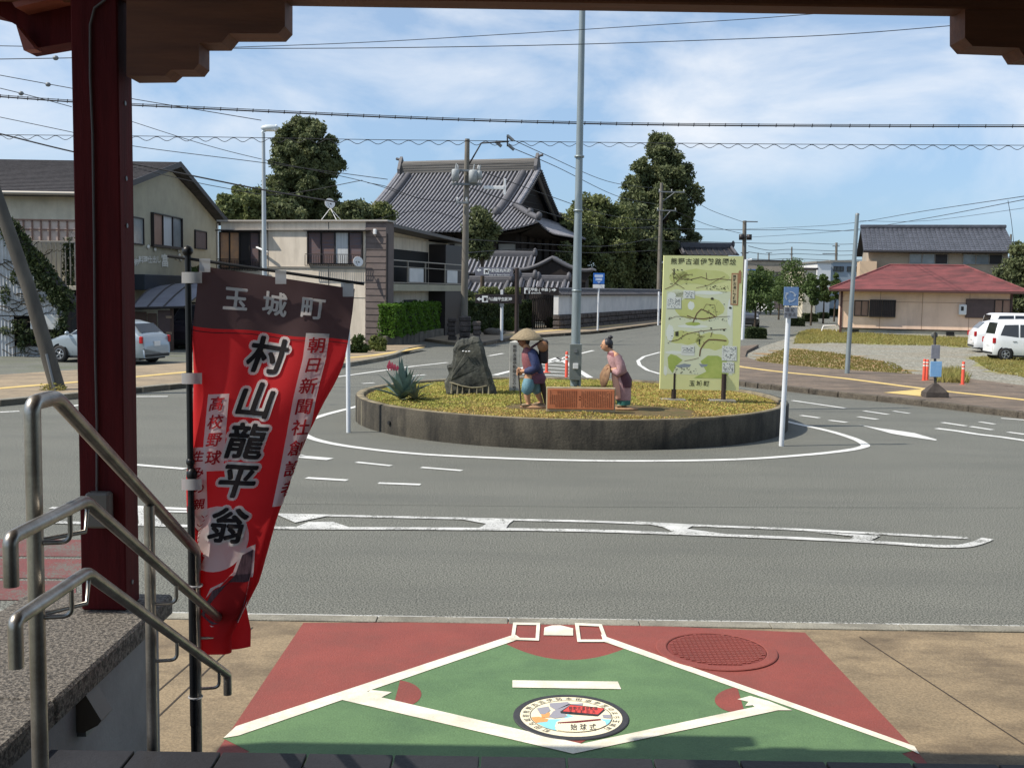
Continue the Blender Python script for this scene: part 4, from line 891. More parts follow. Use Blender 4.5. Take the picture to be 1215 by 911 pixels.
for pts, w in (([(789, 343), (798, 339), (806, 331), (820, 331), (832, 328), (842, 331.5), (852, 330), (868, 331)], .8), ([(838, 323), (838.5, 331)], .7), ([(797, 319), (806, 330), (812, 326), (822, 325)], .6), ([(798, 323), (800, 335), (812, 342)], .6),
               ([(826, 341), (840, 338), (850, 332), (860, 327)], .6), ([(822, 382), (827, 371), (832, 366), (842, 370), (849, 375), (835, 377.5), (823, 377), (815, 374)], 1.3), ([(793, 379), (802, 375), (812, 375), (820, 378)], .6), ([(849, 375), (866, 374)], .6), ([(834, 367), (838, 360), (848, 361), (850, 374)], .5),
               ([(794, 405), (804, 403), (814, 396), (826, 393), (832, 392), (848, 390), (862, 389)], .8), ([(830, 422), (831, 414), (836, 406), (841, 402), (850, 402), (862, 403)], 1.6), ([(829, 393), (830, 399), (836, 398)], .6), ([(845, 393), (843, 399)], .8), ([(812, 428), (822, 426), (829, 424)], .6)): brown += seg(pts, w, 0)
mpol('road_line', (118, 92, 66), brown, .0028)
blk = []
for _ in range(150):
    cx, cy = g_.choice([(g_.uniform(795, 822), g_.uniform(325, 338)), (g_.uniform(838, 862), g_.uniform(357, 372)), (g_.uniform(792, 868), g_.uniform(374, 380)), (g_.uniform(792, 866), g_.uniform(390, 409)), (g_.uniform(800, 828), g_.uniform(436, 443)), (g_.uniform(836, 866), g_.uniform(338, 343))]); r__ = g_.uniform(.3, .9); blk.append([(cx-r__, cy-r__*.6), (cx+r__, cy-r__*.5), (cx+r__*.8, cy+r__*.6), (cx-r__, cy+r__*.5)])
blk += [[(799, 318.5), (800.6, 318.5), (800.4, 326), (799, 326)], [(801, 393.5), (805, 392.5), (805, 398.5), (801.5, 398.5)], [(829, 401.5), (830.5, 401.5), (830.5, 408), (829, 408)], el(804, 320, 1, .9, 7), el(809, 320, 1, .9, 7), el(845, 353.5, 2, 1.6, 8), el(866.5, 364, 1.8, 1.4, 8), el(843.7, 388.5, 1.4, 1.1, 7), el(859, 390.5, 1.4, 1.1, 7)]
mpol('drawn_detail', (70, 70, 52), blk, .0032)
mpol('inset_box', (226, 228, 216), [[(791.5, 351.8), (808.3, 352.3), (808.6, 366.3), (791, 365.8)], [(811, 343.8), (824.3, 344.2), (824.3, 353.6), (810.5, 353.3)], [(808.5, 409.3), (824, 409.5), (824, 421.5), (808, 421)], [(856.8, 409), (874.5, 409.3), (874.2, 427), (856.3, 426.5)], [(857, 428.5), (871.5, 428.5), (871.3, 441.5), (856.5, 441)]], .0024)
blk = []
for (x0, y0, x1, y1, n) in ((792.5, 354, 807, 364.5, 60), (813, 345.5, 823, 352.5, 30), (810, 411.5, 822.5, 416.5, 40), (858, 410.5, 873, 425.5, 70), (858, 430, 870, 439, 60)):
    for _ in range(n): cx, cy = g_.uniform(x0, x1), g_.uniform(y0, y1); blk.append([(cx-.5, cy-.25), (cx+.5, cy-.25), (cx+.4, cy+.3), (cx-.5, cy+.25)])
    blk += seg([(x0-1, y1+1.2), (x1+1.2, y1+1.3), (x1+1.3, y0-1)], .35, 0)
mpol('inset_writing', (96, 98, 100), blk, .0036)
mpol('side_label', (176, 128, 92), [[(868.2, 323), (876.5, 323), (876.5, 321.5), (878.5, 318.8), (880, 322), (879.6, 334.5), (877, 335), (875.7, 361), (866.6, 360.5)]], .0024)
mpol('side_label_inner', (214, 196, 150), [[(869.2, 324.5), (875.2, 324.5), (874.5, 359.5), (867.8, 359)]], .003)
lt = MB(); text(lt, '熊野古道伊勢路図絵', lambda x, y: Mpx(834.7+x, 309.8-y, .003), 8.0, 0, 0, step=8.75, off=.012, shear=.08)
text(lt, '玉城町', lambda x, y: Mpx(829.5+x, 454.5-y, .003), 7.0, 0, 0, step=8.6, off=.02, shear=.1)
text(lt, '熊野古道伊勢路図', lambda x, y: Mpx(871.8+x-(y < -16)*.4, 327-y, .004), 3.9, 0, 0, vertical=True, step=4.25, off=.02); part('lettering', lt, mat('map_ink', rgb(48, 50, 34), .7), t, world=True)
for x in (799, 858):
    q = A(x, 479 if x < 830 else 479.5, yM+.05); q0 = Vector((q.x, yM+.05, IZ)); part('leg', MB().tube([q0, (q0.x+.0, q0.y, bl.z+.3)], .045, 14), M_brownm, t, world=True)
    mb = MB(); mb.bbox(q0.x-.27, q0.y-.12, IZ-.01, q0.x+.22, q0.y+.13, IZ+.05, .01); part('footing', mb, M_kerb, t, world=True)
part('back_rail', MB().box(A(790, 340, yM).x, yM+.085, ZA(350, yM), A(878, 340, yM).x, yM+.12, ZA(345, yM)), M_brownm, t, world=True)
part('back_rail', MB().box(A(790, 340, yM).x, yM+.085, ZA(440, yM), A(874, 340, yM).x, yM+.12, ZA(435, yM)), M_brownm, t, world=True)
# ================================================================ STATUES
def skinfig(name, V, E_, Rd, m, parent, root=0, sub=2):
    me = bpy.data.meshes.new(name); me.from_pydata([tuple(v) for v in V], E_, []); ob = bpy.data.objects.new(name, me); COL.objects.link(ob)
    sk_ = ob.modifiers.new('s', 'SKIN'); sk_.use_smooth_shade = True; sb = ob.modifiers.new('b', 'SUBSURF'); sb.levels = sub; sb.render_levels = sub
    for i, d in enumerate(me.skin_vertices[0].data):
        r = Rd[i]; d.radius = r if isinstance(r, tuple) else (r, r); d.use_root = (i == root)
    dg = bpy.context.evaluated_depsgraph_get(); m2 = bpy.data.meshes.new_from_object(ob.evaluated_get(dg)); bpy.data.objects.remove(ob)
    Mi = Mof(parent).inverted(); m2.transform(Mi); m2.materials.clear(); m2.materials.append(m)
    for p in m2.polygons: p.use_smooth = True
    return link(name, m2, parent)
def loft(mb, rings, n=16, mi=0, caps=True):
    """rings: (centre, rx, ry[, power])"""
    vs = []
    for c, rx, ry in rings:
        for j in range(n): a = 2*math.pi*j/n; vs.append(Vector(c)+Vector((rx*math.cos(a), ry*math.sin(a), 0)))
    k = len(rings); mb.add(vs, [(i*n+j, (i+1)*n+j, (i+1)*n+(j+1) % n, i*n+(j+1) % n) for i in range(k-1) for j in range(n)], mi, True)
    if caps: mb.add(vs[:n], [tuple(range(n))], mi); mb.add(vs[-n:], [tuple(range(n-1, -1, -1))], mi)
    return mb
M_skin = mat('painted_skin', rgb(202, 158, 122), .6, rgb(176, 128, 98), 8); M_skind = mat('painted_dark_skin', rgb(150, 104, 78), .6, rgb(122, 82, 62), 8)
M_hair = mat('painted_black_hair', rgb(34, 32, 36), .5, rgb(52, 50, 54), 14)
M_navy = mat('painted_navy_cloth', rgb(52, 62, 104), .6, rgb(38, 44, 72), 6, grain=.14, gscale=50, bump=.3, bscale=30); M_vest = mat('painted_rose_vest', rgb(150, 92, 92), .65, rgb(112, 66, 76), 6, grain=.14, gscale=50, bump=.3, bscale=30)
M_plum = mat('painted_plum_cloth', rgb(108, 66, 84), .65, rgb(82, 50, 64), 6, grain=.14, gscale=50, bump=.3, bscale=30); M_teal = mat('painted_teal_trousers', rgb(112, 150, 160), .65, rgb(78, 116, 130), 6, grain=.14, gscale=50, bump=.3, bscale=30)
M_straw = mat('painted_straw', rgb(150, 134, 106), .8, rgb(122, 108, 84), 20, bump=.4, bscale=40); M_kim = mat('painted_pink_kimono', rgb(186, 148, 146), .65, rgb(156, 118, 120), 5, grain=.14, gscale=50, bump=.3, bscale=30)
M_pink = mat('painted_pale_pink', rgb(222, 168, 144), .65); M_mar = mat('painted_maroon', rgb(98, 58, 66), .65, rgb(78, 46, 56), 6, grain=.14, gscale=50, bump=.3, bscale=30)
M_tan = mat('statue_base', rgb(178, 142, 108), .85, rgb(150, 116, 86), 8, bump=.3)
def fig(Y0, mpp):
    def S(x, y, dy=0.0): return A(x, y, Y0)+Vector((0, dy, 0))
    return S
# --- man with straw hat
p = G(634, 481, IZ+.04); Y0 = p.y; S = fig(Y0, 1); u = (A(700, 400, Y0)-A(600, 400, Y0)).length/100
man = thing('pilgrim_statue', 'painted statue of a walking traveller in a straw hat with staff and backpack', 'statue', (p.x, Y0, IZ))
V = [S(635, 446), S(633, 432), S(630, 418), S(624, 411), S(621.5, 405), S(620.5, 399),
     S(627, 452, -.07), S(625, 464, -.10), S(626, 474, -.10), S(628, 479, -.10), S(621, 480, -.11),
     S(636, 453, .07), S(637, 464, .09), S(641, 474, .09), S(643, 478.5, .09), S(636, 480, .08),
     S(630, 418, -.15), S(636, 435, -.20), S(622, 440, -.10), S(617.5, 440, -.04), S(629, 418, .15), S(632, 434, .20), S(622, 440, .08), S(617, 442, .0)]
Ed = [(0, 1), (1, 2), (2, 3), (3, 4), (4, 5), (0, 6), (6, 7), (7, 8), (8, 9), (9, 10), (0, 11), (11, 12), (12, 13), (13, 14), (14, 15), (2, 16), (16, 17), (17, 18), (18, 19), (2, 20), (20, 21), (21, 22), (22, 23)]
Rd = [.12, .125, .12, .05, .085, .07, .09, .065, .05, .04, .03, .09, .065, .05, .04, .03, .06, .05, .035, .035, .06, .05, .035, .035]
skinfig('body', V, Ed, Rd, M_skin, man)
hd = MB(); c_ = S(621.5, 404.5); hd.blob(c_, (.088, .078, .115), 16); hd.blob(c_+Vector((-.088, 0, -.012)), (.022, .016, .024), 8); hd.blob(c_+Vector((-.074, 0, -.06)), (.022, .030, .012), 8); hd.blob(c_+Vector((.012, -.076, -.008)), (.016, .012, .028), 8)
part('head', hd, M_skind, man, world=True)
hd = MB(); hd.blob(c_+Vector((.045, 0, .005)), (.062, .078, .092), 12); part('hair', hd, M_hair, man, world=True)
hd = MB(); hd.blob(c_+Vector((-.076, -.034, .014)), (.010, .013, .007), 8).blob(c_+Vector((-.076, .034, .014)), (.010, .013, .007), 8); part('eyes', hd, M_hair, man, world=True)
mb = MB(); hc = S(625, 401.5); mb.lathe([(.003, .175), (.06, .165), (.14, .12), (.22, .055), (.295, -.01), (.29, -.022), (.2, .03), (.0, .07)], 26, c=hc); part('straw_hat', mb, M_straw, man, world=True)
mb = MB(); loft(mb, [(S(635.5, 453.5), .155, .145), (S(635.5, 447), .165, .16), (S(632.5, 440), .165, .16), (S(630, 428), .160, .165), (S(628.5, 419), .14, .18), (S(627, 414.5), .09, .13), (S(625, 411.5), .05, .07)], 20); part('vest', mb, M_vest, man, world=True)
mb = MB(); loft(mb, [(S(636, 454.5), .15, .15), (S(636.5, 448), .172, .168), (S(635, 442.5), .155, .16)], 20, caps=False); part('jacket_hem', mb, M_plum, man, world=True)
mb = MB(); loft(mb, [(S(639, 450), .10, .13), (S(637, 438), .112, .15), (S(633.5, 426), .108, .165), (S(631.5, 417), .095, .17), (S(629.5, 413.5), .06, .11)], 18); part('tunic', mb, M_navy, man, world=True)
mb = MB(); mb.tube([S(630, 416.5, -.15), S(633.5, 425, -.19), S(636.5, 435.5, -.21), S(629, 439, -.17), S(623.5, 440, -.12)], [.072, .082, .088, .074, .048], 12); part('sleeve', mb, M_navy, man, world=True)
mb = MB(); mb.tube([S(629, 417, .15), S(632, 426, .19), S(633, 434, .2), S(627, 438, .15), S(622, 440, .1)], [.07, .08, .085, .07, .045], 12); part('sleeve', mb, M_navy, man, world=True)
for (h, kn, f_, dy, dk) in (((628, 450), (625.5, 463), (627, 467), -.075, -.10), ((636, 451), (636.5, 463), (639, 467), .07, .09)):
    mb = MB(); mb.tube([S(*h, dy), S((h[0]+kn[0])/2, 457, dk), S(kn[0], kn[1], dk), S(*f_, dk)], [.10, .112, .102, .06], 14); part('trouser_leg', mb, M_teal, man, world=True)
for x, y, dy in ((624.5, 479.5, -.1), (639.5, 479.5, .09)):
    mb = MB(); mb.blob(S(x, y, dy), (.095, .045, .028), 10); part('sandal', mb, M_straw, man, world=True)
def fingers(mb, c, d, up, sgn=1, r=.0105, ln=.062):
    """a closed hand: palm with four bent fingers and a thumb round a stick"""
    c = Vector(c); mb.blob(c, (.045, .030, .042), 10)
    for i in range(4):
        b = c+Vector((-.028, -.022*sgn, .028-.019*i)); k = (1, 1.08, 1.0, .82)[i]; mb.tube([b, b+Vector((-.022*k, -.006*sgn, -.003)), b+Vector((-.026*k, .016*sgn, -.005)), b+Vector((-.010, .026*sgn, -.005))], [r, r, r*.92, r*.8], 7)
    mb.tube([c+Vector((.0, -.024*sgn, .036)), c+Vector((-.022, -.014*sgn, .050)), c+Vector((-.040, .004*sgn, .046))], [r*1.2, r*1.1, r*.9], 7)
mb = MB(); fingers(mb, S(617.2, 439.5, -.05), 0, 0); part('hand', mb, M_skin, man, world=True)
mb = MB(); fingers(mb, S(617.0, 442.8, .01), 0, 0, -1); part('hand', mb, M_skin, man, world=True)
part('staff', MB().tube([S(614.5, 436, -.02), S(616.5, 458, -.05), S(618.5, 481, -.08)], .012, 8), M_brownm, man, world=True)
mb = MB(); a, b = S(639.5, 403), S(650, 431); mb.bbox(a.x, Y0-.13, b.z, b.x, Y0+.13, a.z, .03); part('backpack', mb, mat('painted_black_pack', rgb(40, 32, 32), .6), man, world=True)
mb = MB(); c_ = S(643.8, 410.5, 0); 
mb.lathe([(.0, -.17), (.085, -.17), (.092, -.15), (.092, .15), (.085, .17), (0, .17)], 18, c=c_, ax='y'); part('rolled_mat', mb, mat('painted_roll', rgb(150, 108, 72), .7, rgb(128, 88, 60), 3), man, world=True)
for dy in (-.12, .12): part('strap', MB().tube([S(640, 406, dy*.9), S(631, 412, dy), S(624.5, 420, dy), S(626, 430, dy), S(640, 429, dy)], .014, 6), M_mar, man, world=True)
mb = MB(); mb.tube([S(643, 452, .02), S(645.5, 465, .03), S(648.5, 480, .03)], [.055, .045, .03], 10); part('hanging_cloth', mb, M_brownm, man, world=True)
mb = MB(); mb.lathe([(0, 0), (.30, 0), (.30, .02), (.26, .045), (0, .045)], 20, c=(p.x+.02, Y0, IZ+.005), sq=(.9, .55)); part('base', mb, M_tan, man, world=True)
# --- woman
p = G(741, 484, IZ+.03); Y0 = p.y; S = fig(Y0, 1)
wo_ = thing('kimono_statue', 'painted statue of a black haired woman in a pink kimono holding a round hat', 'statue', (p.x, Y0, IZ))
V = [S(737, 449), S(733, 435), S(728.5, 422), S(724, 416), S(720.5, 410), S(720, 404),
     S(737, 462, -.06), S(739, 474, -.07), S(739, 480, -.07), S(734, 482, -.08), S(741, 462, .06), S(742, 474, .07), S(743, 480, .07), S(738, 482, .06),
     S(730, 421, -.14), S(737, 435, -.18), S(727, 438.5, -.12), S(722, 438, -.09), S(729, 421, .14), S(735, 435, .17), S(726, 439, .10), S(721, 439, .06)]
Ed = [(0, 1), (1, 2), (2, 3), (3, 4), (4, 5), (0, 6), (6, 7), (7, 8), (8, 9), (0, 10), (10, 11), (11, 12), (12, 13), (2, 14), (14, 15), (15, 16), (16, 17), (2, 18), (18, 19), (19, 20), (20, 21)]
Rd = [.12, .11, .11, .045, .075, .065, .08, .055, .04, .03, .08, .055, .04, .03, .055, .045, .035, .03, .055, .045, .035, .03]
skinfig('body', V, Ed, Rd, M_skin, wo_)
hd = MB(); c_ = S(719.3, 409.5); hd.blob(c_, (.082, .075, .108), 16); hd.blob(c_+Vector((-.082, 0, -.014)), (.022, .014, .020), 8); hd.blob(c_+Vector((-.066, 0, -.06)), (.02, .028, .012), 8); hd.blob(c_+Vector((.012, -.074, -.01)), (.015, .010, .026), 8); part('head', hd, M_skin, wo_, world=True)
hd = MB(); hd.blob(c_+Vector((.03, 0, .028)), (.090, .088, .098), 14); hd.blob(S(724.3, 400.2), (.045, .045, .034), 10); hd.blob(c_+Vector((.075, 0, -.03)), (.04, .06, .06), 10); part('hair', hd, M_hair, wo_, world=True)
hd = MB(); hd.blob(c_+Vector((-.073, -.032, .010)), (.010, .013, .006), 8).blob(c_+Vector((-.073, .032, .010)), (.010, .013, .006), 8); part('eyes', hd, M_hair, wo_, world=True)
hd = MB(); hd.blob(c_+Vector((-.074, 0, -.045)), (.010, .018, .006), 8); part('mouth', hd, mat('painted_lip', rgb(170, 60, 60), .5), wo_, world=True)
mb = MB(); loft(mb, [(S(739.5, 474.5), .135, .13), (S(739.5, 464), .135, .14), (S(738, 454), .15, .155), (S(735, 443), .135, .15), (S(731.5, 432), .135, .16), (S(729, 423), .13, .175), (S(727, 418.5), .08, .12), (S(725, 415.5), .045, .06)], 20); part('kimono', mb, M_kim, wo_, world=True)
mb = MB(); loft(mb, [(S(741, 459), .125, .155), (S(740, 450), .145, .168), (S(737, 441), .12, .16)], 20, caps=False); part('apron', mb, M_mar, wo_, world=True)
mb = MB(); loft(mb, [(S(731, 429), .112, .165), (S(729.5, 422.5), .125, .178), (S(726.5, 418), .085, .12)], 20, caps=False); part('vest', mb, M_vest, wo_, world=True)
for s_, a_ in ((-1, 0), (1, 1)):
    mb = MB(); mb.tube([S(730.5, 421.5, .14*s_), S(734.5, 430, .16*s_), S(737, 439, .17*s_), S(732, 441.5, .15*s_), S(726.5, 439.5, .12*s_)], [.068, .08, .092, .084, .05], 14); part('sleeve', mb, M_kim, wo_, world=True)
    mb = MB(); fingers(mb, S(722.3, 438.3, .09*s_), 0, 0, -s_); part('hand', mb, M_skin, wo_, world=True)
mb = MB(); mb.tube([S(728, 443, -.13), S(730.5, 458, -.13), S(733, 472, -.11)], [.05, .06, .045], 10, sx=.5); part('sash', mb, M_pink, wo_, world=True)
mb = MB(); loft(mb, [(S(740, 480), .115, .13), (S(740, 474), .125, .13)], 16); part('underskirt', mb, mat('painted_green_hem', rgb(52, 108, 100), .6), wo_, world=True)
for dy in (-.07, .07): mb = MB(); mb.blob(S(736.5, 481, dy), (.10, .042, .028), 10); part('sandal', mb, M_straw, wo_, world=True)
mb = MB(); hc = S(717.5, 446); RX_ = Matrix.Translation(hc) @ Matrix.Rotation(R_(-78), 4, 'Y') @ Matrix.Rotation(R_(12), 4, 'X')
q = MB(); q.lathe([(.003, .09), (.09, .06), (.17, .02), (.215, -.01), (.215, -.02), (.16, .005), (.08, .03), (0, .05)], 26); mb.add([RX_ @ Vector(v) for v in q.v], q.f, 0, True)
part('held_hat', mb, mat('painted_brown_hat', rgb(98, 72, 54), .8, rgb(150, 118, 86), 9), wo_, world=True)
mb = MB(); mb.lathe([(0, 0), (.24, 0), (.24, .02), (.21, .04), (0, .04)], 20, c=(p.x+.0, Y0, IZ+.005), sq=(1.0, .6)); part('base', mb, M_tan, wo_, world=True)

# ================================================================ STREET FURNITURE
def pole_px(name, label, cat, xb, yb, xt, yt, rm, m, group=None, z0=0, r2=None):
    b = G(xb, yb, z0); t = thing(name, label, cat, b, group=group); part('pole', MB().tube([b, A(xt, yt, b.y)], [rm, r2 or rm], 12), m, t, world=True); return t, b.y
M_blue = mat('blue_sign', rgb(48, 108, 190), .5); M_bluef = mat('faded_blue_sign', rgb(96, 128, 172), .6, rgb(120, 146, 178), 30, .5, .3)
t, y = pole_px('road_sign', 'white pole with a faded blue roundabout sign and grey plate right of the planter', 'road sign', 927, 529, 935.5, 375, .041, M_wpole)
a, b = A(929.5, 340.5, y), A(946, 363, y); mb = MB(); mb.bbox(a.x, y-.06, b.z, b.x, y-.045, a.z, .003); part('sign_face', mb, M_bluef, t, world=True)
lt = MB(); ar_ = lambda cx, cy, r1, r2, a0, a1: [A(cx+r1*math.cos(R_(a0+(a1-a0)*i/10)), cy+r1*math.sin(R_(a0+(a1-a0)*i/10)), y-.064) for i in range(11)]+[A(cx+r2*math.cos(R_(a0+(a1-a0)*i/10)), cy+r2*math.sin(R_(a0+(a1-a0)*i/10)), y-.064) for i in range(10, -1, -1)]
cx_, cy_ = 938, 352
for k in range(3): 
    a0 = 20+120*k; lt.poly(ar_(cx_, cy_, 6.4, 5.0, a0, a0+75)[::-1]); ea = R_(a0+75); e2 = R_(a0+105)
    lt.poly([A(cx_+7.8*math.cos(ea), cy_+7.8*math.sin(ea), y-.064), A(cx_+3.4*math.cos(ea), cy_+3.4*math.sin(ea), y-.064), A(cx_+5.7*math.cos(e2), cy_+5.7*math.sin(e2), y-.064)])
part('arrow_symbol', lt, mat('faded_white', rgb(176, 186, 196), .6), t, world=True)
a, b = A(929.5, 364, y), A(945, 377.5, y); mb = MB(); mb.bbox(a.x, y-.06, b.z, b.x, y-.045, a.z, .003); part('plate', mb, mat('grey_plate', rgb(150, 152, 156), .6, rgb(126, 128, 132), 20), t, world=True)
lt = MB(); text(lt, '環状', lambda x, q: A(937.3+x, 367.5-q, y-.064), 5.2, 0, 0, step=6.2, off=.02); text(lt, '交差点', lambda x, q: A(937.3+x, 373.3-q, y-.064), 4.6, 0, 0, step=4.8, off=.02); part('lettering', lt, mat('plate_ink', rgb(84, 86, 92), .7), t, world=True)
for yy in (347, 358, 370): q = A(936, yy, y); part('bracket', MB().box(q.x-.06, y-.045, q.z-.015, q.x+.06, y+.01, q.z+.015), M_gmetal, t, world=True)
t, y = pole_px('back_sign_pole', 'white pole behind the banner at the left edge of the planter', 'sign pole', 413.5, 513, 412.5, 338, .038, M_wpole)
a, b = A(405, 333, y), A(420, 344, y); mb = MB(); mb.bbox(a.x, y-.05, b.z, b.x, y-.035, a.z, .003); part('sign_face', mb, M_gmetal, t, world=True)
# bare steel pole on the right pavement
t, y = pole_px('steel_pole', 'plain tall grey steel pole standing on the right hand pavement', 'pole', 1005, 443, 1017, 255, .075, M_galv, z0=.13, r2=.06)
q = A(1017.3, 254, y); part('pole_cap', MB().lathe([(.0, .03), (.05, .02), (.064, -.03)], 12, c=q), M_gmetal, t, world=True)
# parking sign by the temple wall
t, y = pole_px('parking_sign', 'blue and white sign on a white pole before the white temple wall', 'road sign', 709, 392.5, 710.5, 342, .05, M_wpole, z0=.13)
a, b = A(704, 324, y), A(717, 337, y); mb = MB(); mb.bbox(a.x, y-.08, b.z, b.x, y-.05, a.z, .004); part('sign_face', mb, M_blue, t, world=True)
lt = MB()
for q in (((705.5, 326), (705.5, 329), (715.5, 329), (715.5, 326)), ((706.5, 330), (706.5, 333), (714.5, 333), (714.5, 330)), ((708, 334), (710.5, 336), (713, 334))): lt.poly([A(x, yy, y-.085) for x, yy in q])
part('pictogram', lt, mat('sign_pale', rgb(190, 206, 228), .6), t, world=True)
a, b = A(703.5, 337.5, y), A(717, 342, y); mb = MB(); mb.bbox(a.x, y-.08, b.z, b.x, y-.05, a.z, .004); part('plate', mb, M_white, t, world=True)
pole_px('short_white_pole', 'short white pole beside the left edge of the map board', 'pole', 781, 386, 782, 346, .07, M_wpole, z0=.13)
t, y = pole_px('white_street_pole', 'white pole with a small top arm right of the map board', 'pole', 881, 403, 885.5, 308, .085, M_wpole, z0=.1)
part('arm', MB().tube([A(885.5, 309, y), A(892, 308, y)], .05, 8), M_wpole, t, world=True)
t, y = pole_px('name_plate_pole', 'thin grey pole with a small top plate in front of the temple hedge', 'pole', 595, 404, 595.5, 360, .07, M_wpole, z0=.1)
a, b = A(594, 344, y), A(597, 350, y); mb = MB(); mb.bbox(a.x, y-.05, b.z, b.x, y+.05, a.z, .01); part('lamp', mb, M_white, t, world=True)
part('collar', MB().box(A(593, 361, y).x, y-.1, ZA(364, y), A(598, 361, y).x, y+.1, ZA(360, y)), M_gmetal, t, world=True)
# street lamp at the left
b = G(316, 434, .1); yL = b.y
t = thing('street_lamp', 'tall pale street lamp with a single lamp head above the left pavement', 'street lamp', b)
part('pole', MB().tube([b, A(313.5, 300, yL), A(312.5, 158, yL)], [.085, .07, .05], 12), mat('pale_lamp_pole', rgb(170, 178, 182), .5), t, world=True)
mb = MB(); q = A(311, 156, yL); mb.tube([q+Vector((0, 0, -.05)), q+Vector((.03, 0, .0)), A(329, 149.5, yL)], [.04, .04, .05], 8)
mb.blob(A(320, 152, yL), (.27, .13, .10), 14); part('lamp_head', mb, mat('lamp_head', rgb(196, 204, 206), .4), t, world=True)
a, b2 = A(315, 152, yL), A(328, 156, yL); mb = MB(); mb.bbox(a.x, yL-.10, b2.z, b2.x, yL+.10, a.z, .03); part('lens', mb, mat('lamp_lens', rgb(222, 224, 220), .3), t, world=True)
# bollards
M_or = mat('orange_bollard', rgb(226, 92, 66), .5, rgb(204, 76, 56), 6); M_refl = mat('bollard_band', rgb(228, 214, 200), .4)
def bollard(x, yb, yt, label, z0=.0, group='orange flexible bollards'):
    b = G(x, yb, z0); h = A(x, yt, b.y).z-b.z; t = thing('bollard', label, 'bollard', b, group=group)
    part('post', MB().lathe([(.055, .02), (.045, .05), (.04, h*.97), (.03, h), (0, h+.005)], 14), M_or, t)
    part('base', MB().lathe([(.0, .0), (.13, .0), (.125, .022), (.06, .034)], 16), M_or, t)
    for k in (.72, .86): part('band', MB().lathe([(.0425, h*k-.022), (.0425, h*k+.022)], 14), M_refl, t)
bollard(1096, 452.5, 426, 'orange bollard just left of the bus stop post', .1)
bollard(1099.5, 451.8, 426.5, 'orange bollard touching the bus stop sign plates', .1)
bollard(1142, 457.3, 429, 'orange bollard standing alone right of the weeds', .1)
bollard(648.5, 442, 408, 'red orange bollard behind the backpack of the hat statue')
bollard(672, 449, 417, 'red orange bollard left of the tall steel pole')
t = thing('bollard', 'broken orange bollard of which only the flat foot is left', 'bollard', G(1197, 459.5, .1)); part('ring', MB().lathe([(.0, .02), (.05, .03), (.13, .03), (.14, .0)], 16), M_or, t)
# bus stop sign
b = G(1109, 471, .13); yb_ = b.y
t = thing('bus_stop_sign', 'old bus stop sign with rusty concrete foot and pale blue timetable', 'bus stop', b)
M_bconc = mat('dark_old_concrete', rgb(84, 76, 70), .9, rgb(56, 50, 46), 6, bump=.6, bscale=20)
mb = MB(); mb.add([(-.27, -.18, 0), (.27, -.18, 0), (.27, .18, 0), (-.27, .18, 0), (-.26, -.17, .12), (.26, -.17, .12), (.26, .17, .12), (-.26, .17, .12), (-.05, -.05, .32), (.05, -.05, .32), (.05, .05, .32), (-.05, .05, .32)],
       [(0, 1, 5, 4), (1, 2, 6, 5), (2, 3, 7, 6), (3, 0, 4, 7), (4, 5, 9, 8), (5, 6, 10, 9), (6, 7, 11, 10), (7, 4, 8, 11), (8, 9, 10, 11)]); part('foot', mb, M_bconc, t)
part('pole', MB().tube([b+Vector((0, 0, .3)), A(1109, 394, yb_)], .032, 10), M_cpoled, t, world=True)
mb = MB(); c_ = A(1108.7, 397.5, yb_); mb.lathe([(.0, -.012), (.075, -.012), (.075, .012), (0, .012)], 20, c=c_, ax='y'); part('round_top', mb, mat('dark_grey_disc', rgb(96, 98, 94), .7), t, world=True)
a, c_ = A(1104.5, 409, yb_), A(1114, 425.5, yb_); mb = MB(); mb.bbox(a.x, yb_-.05, c_.z, c_.x, yb_-.03, a.z, .003); part('grey_plate', mb, mat('grey_timetable', rgb(150, 150, 156), .7, rgb(128, 128, 134), 12), t, world=True)
a, c_ = A(1103.5, 428.5, yb_), A(1116, 447, yb_); mb = MB(); mb.bbox(a.x, yb_-.05, c_.z, c_.x, yb_-.03, a.z, .003); part('timetable', mb, mat('blue_timetable', rgb(128, 178, 222), .6, rgb(150, 192, 228), 12), t, world=True)
# leaning concrete pole at the far left
b = G(69, 463, .1); yl = b.y
t = thing('leaning_utility_pole', 'thick concrete utility pole leaning steeply to the left at the picture edge', 'utility pole', b)
part('pole', MB().tube([b, A(35, 345, yl), A(-10, 215, yl), A(-50, 100, yl)], [.165, .15, .135, .12], 16), M_cpoled, t, world=True)
part('earth_sleeve', MB().tube([A(66, 466, yl-.17), A(55, 420, yl-.16)], .03, 8), M_gmetal, t, world=True)
V, F = leafcloud([(b.x-.05, b.y-.15, b.z+.06, .3, .2, .12)], 220, .035, seed=4); o = link('weeds', npmesh('weeds', V, F, M_blade)); tag(o, 'weeds round the foot of the leaning pole', 'weeds', kind='stuff')
